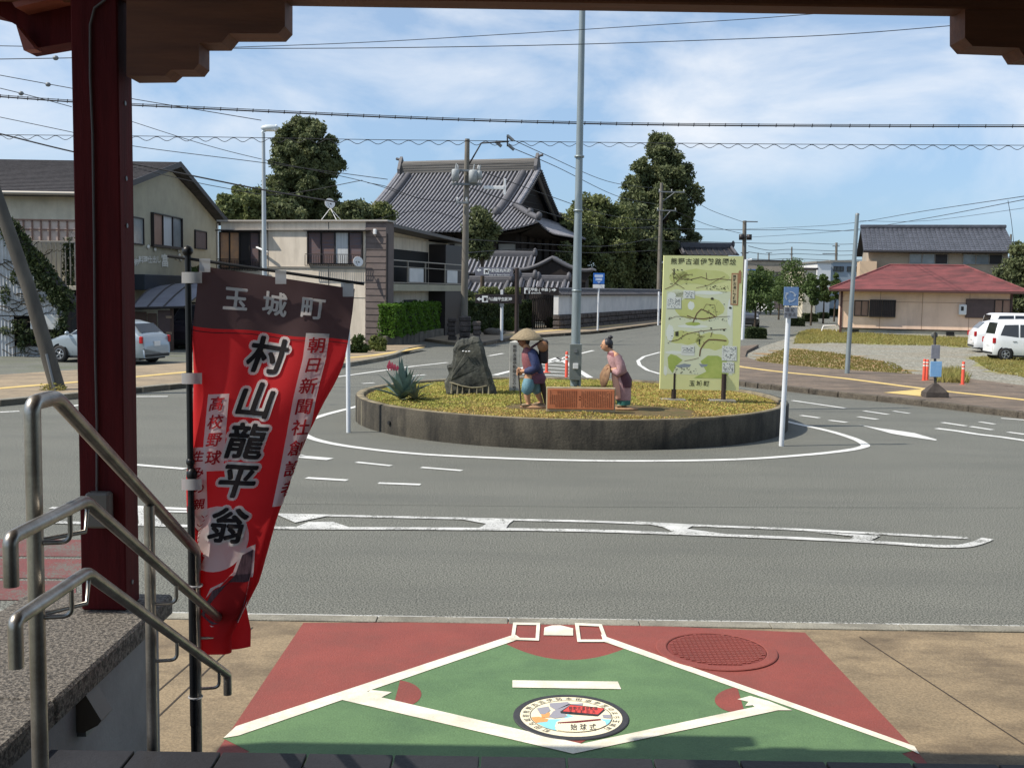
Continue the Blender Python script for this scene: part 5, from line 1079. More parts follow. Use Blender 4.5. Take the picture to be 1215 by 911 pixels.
# ================================================================ BUILDINGS
M_cream = mat('cream_render_wall', rgb(214, 206, 186), .85, rgb(186, 178, 158), 1.5, bump=.1, stain=rgb(150, 144, 128), sscale=(2, 2, .5), samt=.4)
M_olive = mat('olive_render_wall', rgb(170, 165, 144), .85, rgb(152, 148, 130), 1.2, bump=.1)
M_beige = mat('beige_panel_wall', rgb(230, 218, 200), .8, rgb(214, 202, 184), 1.2, bump=.05, stain=rgb(140, 128, 112), sscale=(2.5, 2.5, .4), samt=.4)
M_peach = mat('peach_render_wall', rgb(240, 208, 182), .85, rgb(226, 194, 168), 1.0, stain=rgb(176, 146, 124), sscale=(1.5, 1.5, .4), samt=.35)
M_brsid = mat('brown_siding', rgb(112, 100, 96), .75, rgb(96, 86, 82), 3)
M_frame = mat('dark_window_frame', rgb(44, 40, 40), .5); M_pane = mat('window_glass', (.05, .06, .065), .08, spec=.7); M_paneb = mat('pale_window_glass', rgb(150, 158, 162), .15, rgb(110, 118, 122), .9, spec=.7)
M_curt = mat('white_curtain', rgb(204, 206, 206), .9, rgb(170, 174, 176), 2, aniso=(6, 6, .2)); M_shut = mat('brown_shutter', rgb(94, 78, 76), .6, rgb(82, 68, 66), 3); M_shutL = mat('tan_shutter', rgb(150, 120, 104), .6, rgb(136, 108, 94), 3)
M_roofd = mat('dark_slate_roof', rgb(72, 68, 68), .85, rgb(56, 53, 54), 2.5, bump=.5, bscale=10, grain=.3, gscale=8)
M_kawara = mat('silver_roof_tile', rgb(150, 148, 150), .45, rgb(112, 112, 118), 2.2, spec=.6); M_kawd = mat('roof_tile_channel', rgb(44, 44, 48), .7, rgb(34, 34, 38), 3)
M_kawb = mat('black_roof_tile', rgb(84, 86, 94), .4, rgb(62, 64, 70), 1.5, spec=.6); M_ridge = mat('ridge_tile', rgb(96, 95, 98), .6, rgb(72, 71, 74), 4, aniso=(1, 1, 5))
M_redroof = mat('red_metal_roof', rgb(130, 76, 76), .8, rgb(110, 66, 66), 1.1, .55, .15, stain=rgb(74, 56, 56), sscale=(.7, 2.5, 5), samt=1.0, spec=.2)
M_dwood = mat('dark_old_wood', rgb(46, 38, 34), .85, rgb(34, 29, 27), 3, aniso=(3, 3, .5)); M_wpl = mat('white_plaster', rgb(214, 214, 212), .85, rgb(190, 192, 192), 1.2)
M_alu = mat('aluminium', rgb(158, 152, 142), .45, metal=.5); M_pinkp = mat('pale_pink_panel', rgb(206, 186, 172), .7, rgb(186, 168, 154), 3)
def house(name, label, cat, A0, ang, group=None): return thing(name, label, cat, (A0[0], A0[1], 0), ang, group)
def window(parent, x0, z0, x1, z1, y, n=2, pane=None, fr=None, depth=.06, sill=False, axis='y', panes=None, name='window'):
    """framed window standing proud of a wall; axis 'y' faces -y, 'x' faces +x (y is then the wall's x)"""
    fr = fr or M_frame; pane = pane or M_pane
    def bx(mb, a0, h0, a1, h1, d0, d1, b=.006):
        if axis == 'y': mb.bbox(a0, y-d1, h0, a1, y-d0, h1, b)
        else: mb.bbox(y+d0, a0, h0, y+d1, a1, h1, b)
    mb = MB(); w = .05
    bx(mb, x0, z0, x0+w, z1, .0, depth); bx(mb, x1-w, z0, x1, z1, .0, depth); bx(mb, x0+w+.002, z1-w, x1-w-.002, z1, .0, depth); bx(mb, x0+w+.002, z0, x1-w-.002, z0+w, .0, depth)
    for i in range(1, n): xx = x0+(x1-x0)*i/n; bx(mb, xx-.022, z0+w+.002, xx+.022, z1-w-.002, .0, depth*.8)
    o = part(name, mb, fr, parent)
    for i in range(n):
        a, b = x0+(x1-x0)*i/n+.035, x0+(x1-x0)*(i+1)/n-.035; q = MB(); bx(q, a, z0+.04, b, z1-.04, .004, depth*.35, .002); m = panes[i] if panes else pane
        p_ = link('pane', q.mesh('pane', m), o)
    if sill: q = MB(); bx(q, x0-.06, z0-.06, x1+.06, z0-.003, 0, .14); link('sill', q.mesh('sill', fr), o)
    return o
def ribs(parent, P00, P10, P01, P11, n, r, m, sag=0.0, name='tile_row', segs=6, nrmup=Vector((0, 0, 1)), stuffed=True):
    """rows of rounded cover tiles running down a slope; P0*: ridge, P1*: eave"""
    mb = MB(); 
    for i in range(n+1):
        u = i/n; a = P00.lerp(P01, u); b = P10.lerp(P11, u); pts = []
        for k in range(segs+1): t = k/segs; p = a.lerp(b, t); p.z -= sag*4*t*(1-t); pts.append(p+nrmup*r*.3)
        mb.tube(pts, r, 6)
    return part(name, mb, m, parent, stuff=stuffed, world=False)
# --- shop on the left, gable end towards the right
YS0, YS1, XS = 39.0, 55.5, -14.95
t = house('restaurant_building', 'two storey restaurant with olive gable wall, dark roof and white lettering', 'building', (XS, YS0), 0)
wx = lambda x, y, z: (x-XS, y-YS0, z)
ez = ZA(226, YS0, 60); rz_ = ZA(193, 48, 205); ym = 47.8
mb = MB(); mb.prism([(0, 0, -.02), (0, YS1-YS0, -.02), (0, YS1-YS0, ez), (0, ym-YS0, rz_-.25), (0, 0, ez)], (-28, 0, 0)); part('wall', mb, M_olive, t)
mb = MB(); mb.box(-28.01, -.03, 2.5, .02, -.002, ez-.1); part('front_wall', mb, M_cream, t)
ov = .55
for s_, ya, za, yb, zb_ in ((0, -ov, ez-.12, ym-YS0, rz_), (1, ym-YS0, rz_, YS1-YS0+ov, ez-.12)):
    mb = MB(); mb.prism([(.5, ya, za), (.5, yb, zb_), (.5, yb, zb_-.14), (.5, ya, za-.14)], (-29, 0, 0)); part('roof', mb, M_roofd, t)
    mb = MB(); k_ = 26
    for i in range(k_):
        f0 = i/k_; y0 = ya+(yb-ya)*f0; z0 = za+(zb_-za)*f0; dy = (yb-ya)/k_; dz = (zb_-za)/k_; mb.prism([(.52, y0, z0+.004), (.52, y0+dy, z0+dz+.004), (.52, y0+(0 if s_ == 0 else dy), (z0 if s_ == 0 else z0+dz)+.035)], (-29.04, 0, 0))
    part('shingle_course', mb, M_roofd, t, stuff=True)
mb = MB(); mb.tube([(.5, -ov-.07, ez-.15), (-28, -ov-.07, ez-.15)], .07, 8); part('gutter', mb, M_alu, t)
mb = MB(); mb.tube([(.1, -ov, ez-.25), (.06, .1, ez-.6), (.06, .1, 0)], .04, 8); part('downpipe', mb, M_alu, t)
mb = MB(); mb.tube([(.06, YS1-YS0-.1, ez-.2), (.06, YS1-YS0-.1, 0)], .05, 8); part('downpipe', mb, M_wpl, t)
mb = MB(); mb.prism([(.52, -ov-.02, ez-.1), (.52, ym-YS0, rz_+.03), (.52, ym-YS0, rz_-.2), (.52, -ov-.02, ez-.32)], (.04, 0, 0)); mb.prism([(.52, ym-YS0+.002, rz_+.03), (.52, YS1-YS0+ov, ez-.1), (.52, YS1-YS0+ov, ez-.32), (.52, ym-YS0+.002, rz_-.2)], (.04, 0, 0)); part('verge_board', mb, M_frame, t)
def shp(px, py):     # point on the gable wall plane -> (local y, z)
    d = ray(px, py); k = XS/d.x; p = EYE+d*k; return p.y-YS0, p.z
for (x0, y0, x1, y1, n, ps) in ((150, 259, 169, 289, 1, [M_paneb]), (179, 259, 213.5, 291, 3, [M_shutL, M_curt, M_paneb]), (230.5, 275, 244, 295, 1, [M_shut])):
    a, za = shp(x0, y1); b, zb_ = shp(x1, y0); window(t, a, za, b, zb_, 0, n, axis='x', panes=ps, depth=.14 if n == 3 else .08, sill=n == 3)
a, za = shp(157, 344); b, zb_ = shp(206, 327); mb = MB(); mb.bbox(0, a, za, .5, b, zb_, .02); part('awning', mb, mat('dark_blue_awning', rgb(38, 46, 56), .6), t)
lt = MB(); s0 = 0
def shtext(s, x, yc, hp, step, rise=0.0):
    for i, ch in enumerate(s):
        ya, z_ = shp(x+i*step, yc+rise*i); y2, z2 = shp(x+i*step+hp, yc-hp); sc = (z2-z_)*.95
        vs, fs = glyph(ch, .02); xs = [v[0] for v in vs]; ys = [v[1] for v in vs]; cx, cy = (min(xs)+max(xs))/2, (min(ys)+max(ys))/2
        lt.add([(.03, ya+(p[0]-cx)*sc*1.9, z_+(p[1]-cy)*sc) for p in vs], fs)
shtext('御料理仕出し', 161, 308, 8.5, 5.4); shtext('富', 195, 309, 15, 1); part('lettering', lt, mat('white_wall_letter', rgb(222, 222, 214), .6), t)
mb = MB(); g_ = random.Random(3)
for x, y in ((175, 293), (183, 296), (202, 294), (211, 297), (209, 306), (214, 308), (212, 303), (217, 306)):
    a, z_ = shp(x, y)
    mb.lathe([(0, 0), (.11, 0), (.11, .015), (0, .015)], 8, c=(.035, a, z_), ax='x', sq=(1.5, .8))
part('crane_emblem', mb, MATS['white_wall_letter'], t)
# upper balcony on the front with pale panels and bars
zb0, zb1_ = ZA(318, YS0-1, 60), ZA(262, YS0-1, 60); bxa, bxb = A(18, 290, YS0-1).x-XS, A(101, 290, YS0-1).x-XS
mb = MB(); mb.bbox(bxa-3, -1.1, zb0-.75, bxb, -.04, zb0-.6, .01); part('balcony_floor', mb, M_cream, t)
zr_ = ZA(287, YS0-1, 60); zl_ = ZA(318, YS0-1, 60)
zm = ZA(287, YS0-1, 60)
bal = MB(); bal.bbox(bxa-3, -1.1, zm-.03, bxb, -1.04, zm+.03, .005); o_b = part('railing', bal, M_alu, t)
q = MB(); q.box(-.018, -.018, 0, .018, .018, zm-.04-(zb0-.6)); qm = q.mesh('baluster', M_alu); n_b = 34
for i in range(n_b): o = link('baluster', qm, o_b); o.location = (bxa-3+(bxb-bxa+3)*i/(n_b-1), -1.07, zb0-.6)
for i in range(8):
    x0 = bxa+(bxb-bxa)*i/8; q = MB(); q.bbox(x0+.02, -.98, zm+.04, x0+(bxb-bxa)/8-.02, -.95, zb1_, .004); part('screen_panel', q, M_pinkp, t)
mb = MB()
for i in range(9): x0 = bxa+(bxb-bxa)*i/8; mb.box(x0-.025, -1.02, zm-.02, x0+.025, -.99, zb1_+.05)
mb.box(bxa, -1.03, zb1_, bxb, -.985, zb1_+.045); mb.box(bxa, -1.022, (zb1_*.55+zm*.45), bxb, -.995, (zb1_*.55+zm*.45)+.04); part('screen_frame', mb, mat('rusty_frame', rgb(96, 74, 66), .7), t)
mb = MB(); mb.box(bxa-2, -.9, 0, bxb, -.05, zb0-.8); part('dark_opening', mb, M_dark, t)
# --- ivy covered shed
YH = 36.0
def SH(x, y, Y=YH): return A(x, y, Y)
t = house('ivy_covered_shed', 'small white corrugated shed half overgrown with ivy at the far left', 'shed', (SH(0, 440).x, YH), 0)
M_corr = mat('white_corrugated_wall', rgb(192, 194, 196), .7, rgb(164, 166, 166), 2)
def corr(x0, x1, ztop, z0=0, y=YH, p=.11, xs=None):
    mb = MB(); n = int((x1-x0)/p*2); vs = []; 
    for i in range(n+1):
        x = x0+(x1-x0)*i/n; yy = y-(.03 if i % 2 else 0); vs += [(x, yy, z0), (x, yy, ztop(x))]
    mb.add(vs, [(2*i, 2*i+2, 2*i+3, 2*i+1) for i in range(n)]); return mb
xa, xr_ = SH(-90, 440).x, SH(80, 440).x; zA = SH(15, 264).z; zB = SH(82, 352).z; xA_, xB_ = SH(15, 264).x, SH(82, 352).x
topf = lambda x: zA+(zB-zA)*(x-xA_)/(xB_-xA_) if x > xA_ else zA-.3*(xA_-x)*0
zlin = SH(40, 385).z
mb = corr(xa, SH(17, 400).x, lambda x: SH(0, 375).z); part('corrugated_sheet', mb, M_corr, t, world=True)
mb = corr(SH(17, 400).x, SH(72, 400).x, lambda x: SH(40, 411).z, y=YH+.06); part('corrugated_sheet', mb, M_corr, t, world=True)
mb = corr(xa, SH(76, 360).x, topf, z0=SH(0, 374).z+.002, y=YH-.03); part('corrugated_sheet', mb, M_corr, t, world=True)
mb = MB(); a, b = SH(38, 373), SH(72, 391); mb.bbox(a.x, YH-.15, b.z, b.x, YH-.035, a.z, .01); part('lintel', mb, mat('stained_white_lintel', rgb(200, 200, 196), .8, rgb(120, 112, 100), 3, .62, .1), t, world=True)
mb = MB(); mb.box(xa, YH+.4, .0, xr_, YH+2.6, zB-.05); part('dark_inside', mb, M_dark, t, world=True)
mb = MB(); mb.prism([(xA_-.15, YH-.3, zA+.12), (xB_+.25, YH-.3, zB-.12), (xB_+.25, YH-.3, zB-.24), (xA_-.15, YH-.3, zA)], (0, .5, 0)); mb.prism([(xA_-.152, YH-.3, zA+.12), (xA_-.152, YH-.3, zA), (xa, YH-.3, zA-1.2), (xa, YH-.3, zA-1.08)], (0, .5, 0)); part('roof', mb, M_roofd, t, world=True)
mb = MB(); mb.bbox(SH(76, 400).x, YH-.1, 0, SH(82, 400).x, YH+.2, zB-.12, .01); part('corner_post', mb, M_dwood, t, world=True)
M_ivy = mat('ivy_leaf', rgb(46, 60, 34), .7, rgb(72, 82, 46), 2.5, .5, .2, trans=.25)
iv = []
g_ = random.Random(21)
for k in range(26): u_ = k/25; x, y = 15+67*u_, 268+86*u_; p = SH(x, y); iv.append((p.x, YH-.2, p.z-.05-.2*g_.random(), .35, .18, .22+.22*g_.random()))
for x, y, w, h in ((30, 395, 14, 7), (45, 402, 12, 8), (60, 405, 14, 12), (72, 395, 10, 16), (68, 420, 8, 12), (25, 384, 10, 6), (38, 310, 8, 8), (50, 335, 9, 8), (45, 355, 12, 5), (66, 350, 9, 8), (20, 330, 6, 8), (76, 372, 7, 14), (78, 395, 5, 22), (8, 350, 6, 12), (28, 408, 6, 10), (10, 392, 9, 5)):
    p = SH(x, y); k_ = YH/FPX; iv.append((p.x, YH-.12, p.z, w*k_, .14, h*k_))
leafpart('ivy', iv, 6500, .07, M_ivy, None, seed=3); o = [o for o in COL.objects if o.name.startswith('ivy')][-1]; o.parent = t; o.matrix_parent_inverse = Mof(t).inverted(); o['kind'] = 'stuff'
mb = MB()
for k in range(60):
    x, y = g_.uniform(2, 70), g_.uniform(300, 430); a = g_.choice((-1, 1)); pts = []
    for j in range(7): pts.append(SH(x, y)+Vector((0, -.09, 0))); x += a*g_.uniform(2, 7); y -= g_.uniform(-3, 5)
    mb.tube(pts, .014, 4)
part('ivy_stems', mb, mat('ivy_stem', rgb(66, 60, 46), .9), t, world=True, stuff=True)
V, F = leafcloud([(A(84+g_.uniform(-3, 4), y, 38.2).x, 38.1+g_.uniform(-.1, .1), A(84, y, 38.2).z, .22, .15, .35) for y in range(285, 440, 8)], 2200, .07, seed=8)
o = link('climbing_plant', npmesh('climbing_plant', V, F, M_ivy)); tag(o, 'ivy climbing beside the shed behind the red column', 'climbing plant')
# --- car shelter
YC = 40.0
t = house('car_shelter', 'low brown panelled car shelter with a curved translucent roof beside the shop', 'shelter', (A(157, 430, YC).x, YC), 0)
def CP(x, y, Y=YC): return A(x, y, Y)
mb = MB(); rows = []
for i in range(11):
    u = i/10; x = 157+62*u; z = CP(x, 366.5-3*math.sin(u*math.pi)*0, YC).z; a = CP(155+64*u, 366.0-1.5*u, YC); b = CP(185+75*u, 348-4*math.sin(u*3.14)+0*u, YC+5); rows.append((a, b))
mb.grid(lambda u, w: (lambda a, b: a.lerp(b, w)+Vector((0, 0, .30*math.sin(w*math.pi/1.6))))(rows[min(10, int(u*10+.001))][0], rows[min(10, int(u*10+.001))][1]), 10, 8)
part('curved_roof', mb, mat('translucent_grey_roof', rgb(150, 152, 164), .4, rgb(128, 130, 142), 2, trans=.2), t, world=True)
mb = MB()
for u in (0, .33, .66, 1): i = int(u*10); a, b = rows[i]; mb.tube([a.lerp(b, w/8)+Vector((0, 0, .02+.30*math.sin(w/8*math.pi/1.6))) for w in range(9)], .03, 6)
mb.tube([rows[0][0], rows[10][0]], .05, 6); part('roof_frame', mb, M_frame, t, world=True)
M_bpan = mat('brown_panel', rgb(92, 74, 64), .7, rgb(76, 60, 52), 2)
for x0, x1, ya, yb2, m in ((156, 171, 370, 430, M_bpan), (171.5, 183, 372, 430, M_bpan), (184, 200, 368, 431, M_shut)):
    a, b = CP(x0, ya), CP(x1, yb2); q = MB(); q.bbox(a.x, YC+.3, 0, b.x, YC+.36, a.z, .005); part('panel', q, m, t, world=True)
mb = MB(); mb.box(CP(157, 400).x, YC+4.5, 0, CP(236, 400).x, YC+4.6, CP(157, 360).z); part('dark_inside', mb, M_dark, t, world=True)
for x in (200.5, 222): a = CP(x, 366); q = MB(); q.bbox(a.x-.05, YC+.28, 0, a.x+.05, YC+.38, a.z, .005); part('post', q, M_bpan, t, world=True)
for k, (y0) in enumerate((375, 394)): a, b = CP(194, y0), CP(201, y0+3); q = MB(); q.bbox(a.x, YC+.27, b.z, b.x, YC+.295, a.z, .003); part('small_sign', q, mat('faded_tan_sign', rgb(150, 130, 110), .7), t, world=True)
# --- flat roofed beige house
F0 = Vector((A(262, 262, 48.0).x, 48.0, 0)); F1 = Vector((A(434, 262, 46.2).x, 46.2, 0)); F2 = Vector((A(458.5, 264, 45.95).x, 45.95, 0))
ang = math.atan2(F2.y-F0.y, F2.x-F0.x); Lf = (F2-F0).length; Lm = (F1-F0).length; HT = ZA(263, 46.2, 434); ux = Vector((math.cos(ang), math.sin(ang), 0)); uy = Vector((-math.sin(ang), math.cos(ang), 0))
t = house('flat_roofed_house', 'beige flat roofed two storey house with brown siding corner and balcony wing', 'house', F0, ang)
def FX(px, py):      # sight line -> front wall (local x, z)
    d = ray(px, py); n = Vector((math.sin(ang), -math.cos(ang), 0)); k = (F0-EYE).dot(n)/d.dot(n); p = EYE+d*k; return (p-F0).dot(ux), p.z
mb = MB(); mb.box(0, 0, -.02, Lm, .85, HT); mb.box(0, .852, -.02, Lf-1.25, 8.6, HT); part('wall', mb, M_beige, t)
mb = MB(); mb.box(Lm+.002, .0, -.02, Lf, .85, HT-.02); part('brown_wall', mb, M_brsid, t)
zs = HT-.1; k = 0
while zs > .15:
    q = MB(); q.prism([(Lm+.01, -.025, zs), (Lm+.01, -.003, zs), (Lm+.01, -.003, zs-.255), (Lm+.01, -.045, zs-.255)], (Lf-Lm-.01, 0, 0)); part('siding_board', q, M_brsid, t); zs -= .27
mb = MB(); mb.box(-.12, -.14, HT, Lf+.1, .95, HT+.07); mb.box(-.12, .952, HT, Lf-1.3, 8.7, HT+.07); mb.box(-.12, -.12, HT-.36, Lm+.02, -.002, HT-.33); part('roof_edge', mb, mat('pale_roof_edge', rgb(170, 164, 156), .6), t)
for px in (318, 390): a, z_ = FX(px, 300); q = MB(); q.box(a-.012, -.012, 0, a+.012, .001, HT-.02); part('panel_joint', q, M_frame, t)
a, z_ = FX(300, 318); q = MB(); q.box(0, -.03, z_, Lm, -.001, z_+.08); q.box(0, -.014, z_-1.2, Lm, -.001, z_-1.18); part('floor_band', q, M_alu, t)
M_orp = mat('orange_blind', rgb(214, 160, 112), .8, rgb(140, 120, 110), 1.2, .5, .2); M_strip = mat('striped_shutter', rgb(120, 84, 66), .7, rgb(84, 90, 104), 4, aniso=(.3, .3, 9))  # orange blind blotched with grey brown, and a striped shutter
for (x0, y0, x1, y1, n, ps) in ((261.5, 275, 309, 319, 4, [M_orp, M_orp, M_frame, M_strip]), (365.5, 275, 431, 313.5, 4, [M_strip, M_strip, M_curt, M_strip])):
    a, za = FX(x0, y1); b, zb_ = FX(x1, y0); o = window(t, a, za, b, zb_, 0, n, panes=ps, depth=.12)
    mb = MB(); mb.bbox(a-.05, -.35, zb_+.02, b+.35, -.002, zb_+.06, .005); part('canopy', mb, M_frame, t)
    # railing below
    z0r, z1r = za-.02, za+.42; mb = MB(); mb.bbox(a, -.30, z1r-.02, b, -.27, z1r+.01, .004); mb.bbox(a, -.30, z0r-.06, b, -.27, z0r-.03, .004); r_ = part('window_railing', mb, M_frame, t); q = MB(); q.box(-.01, -.01, 0, .01, .01, z1r-z0r); qm = q.mesh('baluster', M_frame)
    for i in range(26): o = link('baluster', qm, r_); o.location = (a+(b-a)*i/25, -.285, z0r-.04)
a, z_ = FX(231, 0); 
# dishes
def dish(px, py, r, y, label, S_=None):
    p = A(px, py, y); t2 = thing('satellite_dish', label, 'satellite dish', p); mb = MB(); q = MB(); q.lathe([(0, .10), (r*.5, .075), (r*.85, .03), (r, 0), (r*.98, -.012), (r*.5, .05), (0, .075)], 18); Mx = Matrix.Rotation(R_(75), 4, 'X') @ Matrix.Rotation(R_(25), 4, 'Y'); mb.add([Mx @ Vector((v[0], v[1], -v[2])) for v in q.v], q.f, 0, True)
    part('dish', mb, M_white, t2); mb = MB(); mb.tube([(0, .02, 0), (.08, .12, -.05), (.10, .22, -.28 if S_ else .02)], .018, 6); part('arm', mb, M_frame, t2)
    mb = MB(); mb.tube([(0, 0, -r*.8), (-.05, -r*1.1, -.02)], .01, 6); mb.blob((-.05, -r*1.12, 0), (.03, .04, .03), 8); part('receiver', mb, M_gmetal, t2)
dish(425, 310.5, .22, 45.75, 'white satellite dish on the beige house wall beside the brown siding')
dish(391.5, 241.5, .23, 48.2, 'white satellite dish on a tripod on the flat roof', True)
p = A(392, 262, 48.2); t2 = thing('dish_tripod', 'thin white tripod carrying the roof dish on the flat roof', 'tripod', (p.x, p.y, HT+.07)); top = A(392, 247, 48.4)
for dx, dy in ((-.45, 0), (.35, -.3), (.5, .35)): part('leg', MB().tube([Vector((p.x+dx, p.y+dy, HT+.08)), top], .014, 6), M_white, t2, world=True)
a, z_ = FX(312, 298); q = MB(); q.tube([(a-.25, -.1, z_+.15), (a+.35, -.25, z_-.05)], .05, 8); part('lamp', q, M_white, t)
a, z_ = FX(446, 275); q = MB(); q.bbox(a-.05, -.2, z_-.12, a+.08, -.05, z_+.1, .02); part('wall_lamp', q, M_white, t)
mb = MB(); mb.tube([(Lf+.06, -.05, 0), (Lf+.06, -.05, HT-.5)], .05, 8); part('downpipe', mb, M_frame, t)
# balcony wing on the right side
LX = Lf-.25
mb = MB(); mb.box(LX-3, .852, -.02, LX-.9, 11.2, HT-.45); part('wing_wall', mb, M_beige, t)
mb = MB(); mb.prism([(LX-3, .96, HT-.02), (LX+.15, .96, HT-.02), (LX+.15, 11.4, HT-.30), (LX-3, 11.4, HT-.30)][::-1], (0, 0, -.14)); part('wing_roof', mb, mat('dark_wing_roof', rgb(96, 92, 90), .6), t)
mb = MB(); mb.box(LX-.9, .86, 2.32, LX, 11.2, 2.62); part('balcony_floor', mb, M_olive, t)
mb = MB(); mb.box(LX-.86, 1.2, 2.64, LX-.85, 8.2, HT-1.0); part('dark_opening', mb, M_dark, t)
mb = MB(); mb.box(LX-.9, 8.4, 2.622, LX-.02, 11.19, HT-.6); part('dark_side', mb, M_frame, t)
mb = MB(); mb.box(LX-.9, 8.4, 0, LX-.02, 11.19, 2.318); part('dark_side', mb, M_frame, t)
o_b = part('railing', MB().bbox(LX-.05, .9, 3.62, LX, 11.2, 3.67, .004).bbox(LX-.05, .9, 3.36, LX-.01, 11.2, 3.39, .004).bbox(LX-.05, .9, 2.66, LX-.01, 11.2, 2.70, .004), M_alu, t)
for y0, y1 in ((3.4, 5.2), (8.6, 10.2)): q = MB(); q.bbox(LX-.045, y0, 2.72, LX+.005, y1, 3.34, .003); part('white_panel', q, M_wpl, t)
for y0 in (1.0, 3.2, 5.5, 8.3, 11.1): q = MB(); q.bbox(LX-.06, y0, 2.66, LX-.0, y0+.05, 3.66, .003); part('rail_post', q, M_alu, t)
for y0, z0, y1, z1, n in ((1.1, .9, 2.8, 2.1, 1), (5.0, 1.0, 6.6, 1.9, 2)): window(t, y0, z0, y1, z1, LX-.895, n, axis='x')
# garden wall, hedge and shrubs of that house
W0, W1 = G(458, 413, .0), G(531, 400.5, .0)
t = thing('low_garden_wall', 'low weathered concrete garden wall under the bright hedge', 'wall', W0, math.atan2(W1.y-W0.y, W1.x-W0.x)); Lw = (W1-W0).length
M_gwall = mat('weathered_garden_wall', rgb(118, 112, 100), .9, rgb(78, 74, 66), 2, stain=rgb(44, 42, 38), sscale=(3, 3, .8), samt=.8)
hgt = ZA(399, W0.y, 458)
for i in range(6): q = MB(); q.bbox(Lw*i/6+.006, 0, -.03, Lw*(i+1)/6-.006, .18, hgt, .012); part('wall_block', q, M_gwall, t)
M_hedge = mat('bright_hedge_leaf', rgb(74, 110, 30), .7, rgb(98, 134, 42), 1.5, trans=.35)
def hedge(name, label, p0, p1, h, w, n, size, m, seed, z0=0.0, cat='hedge', group=None, tl=None):
    p0, p1 = Vector(p0), Vector(p1); L_ = (p1-p0).length; a = math.atan2(p1.y-p0.y, p1.x-p0.x); t = thing(name, label, cat, (p0.x, p0.y, z0), a, group); g = np.random.RandomState(seed)
    X = g.rand(n)*L_; fa = g.rand(n); Y = np.where(fa < .45, -.0+.10*g.rand(n), np.where(fa < .9, g.rand(n)*w, w-.1*g.rand(n))); Zm = h; Z = np.where(fa < .45, g.rand(n)*Zm, np.where(fa < .9, Zm-.10*g.rand(n), g.rand(n)*Zm))
    ends = g.rand(n) < .12; X = np.where(ends, np.where(g.rand(n) < .5, .06*g.rand(n), L_-.06*g.rand(n)), X); Y = np.where(ends, g.rand(n)*w, Y); Z = np.where(ends, g.rand(n)*h, Z)
    Y += .05*np.sin(X*4+Z*5); Z += .05*np.sin(X*3.1)+.05*g.randn(n)*(g.rand(n) < .15)
    C = np.stack([X, Y, Z], 1); nn = g.normal(size=(n, 3)); nn /= np.linalg.norm(nn, axis=1)[:, None]; b = np.cross(nn, g.normal(size=(n, 3))); b /= np.linalg.norm(b, axis=1)[:, None]; c = np.cross(nn, b); sz = size*(.6+.8*g.rand(n))[:, None]
    V = np.stack([C-b*sz, C-c*sz*.6, C+b*sz, C+c*sz*.6], 1).reshape(-1, 3); o = link('leaves', npmesh('leaves', V, np.arange(n*4).reshape(-1, 4), m), t); o['kind'] = 'stuff'
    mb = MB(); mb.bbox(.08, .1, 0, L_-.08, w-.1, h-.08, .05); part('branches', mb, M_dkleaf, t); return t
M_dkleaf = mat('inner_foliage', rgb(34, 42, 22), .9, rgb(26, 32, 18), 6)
hp0, hp1 = G(459, 408, .3), G(527, 396, .3); hh = ZA(365, hp0.y, 459)-hgt
hedge('clipped_hedge', 'bright green clipped hedge on the low wall of the balcony wing', (hp0.x, W0.y+.25, 0), (A(527, 390, W1.y).x, W1.y+.2, 0), hh+.1, .7, 11000, .055, M_hedge, 4, z0=hgt-.05)
M_shrub = mat('shrub_leaf', rgb(84, 100, 46), .75, rgb(60, 78, 36), 2, trans=.3); M_shrub2 = mat('olive_shrub_leaf', rgb(112, 120, 62), .75, rgb(80, 92, 46), 2, trans=.3)
def shrub(label, px, py, w, h, m, seed, n=1500, size=.06, name='shrub', z=0.1, group=None):
    p = G(px, py, z); t = thing(name, label, 'shrub', p, group=group); k = p.y/FPX; W2, H2 = w*k/2, h*k
    leafpart('foliage', clumps((0, 0, H2*.5), (W2*.8, W2*.6, H2*.42), 9, min(W2, H2)*.42, seed), n, size, m, t, seed=seed, shell=.3, ground=.0)
    part('stem', MB().tube([(0, 0, 0), (.02, 0, H2*.5)], .02, 6), M_dwood, t)
shrub('olive coloured shrub at the foot of the brown siding corner', 447, 417, 22, 17, M_shrub2, 3); shrub('green shrub left of the brown siding corner', 427, 419, 26, 20, M_shrub, 4); shrub('small round bush at the base of the downpipe', 444, 409, 13, 10, M_shrub2, 5, 800)
shrub('low bush beside the banner below the beige house', 404, 419, 20, 26, M_shrub, 6)
shrub('dark bush rising behind the car shelter', 218, 352, 46, 40, M_shrub, 7, 5000, .09, z=2.2)
for o in [o for o in COL.objects if o.get('label') == 'dark bush rising behind the car shelter']:
    p = A(217, 420, 43.5); o.location = (p.x, 46, 2.4)
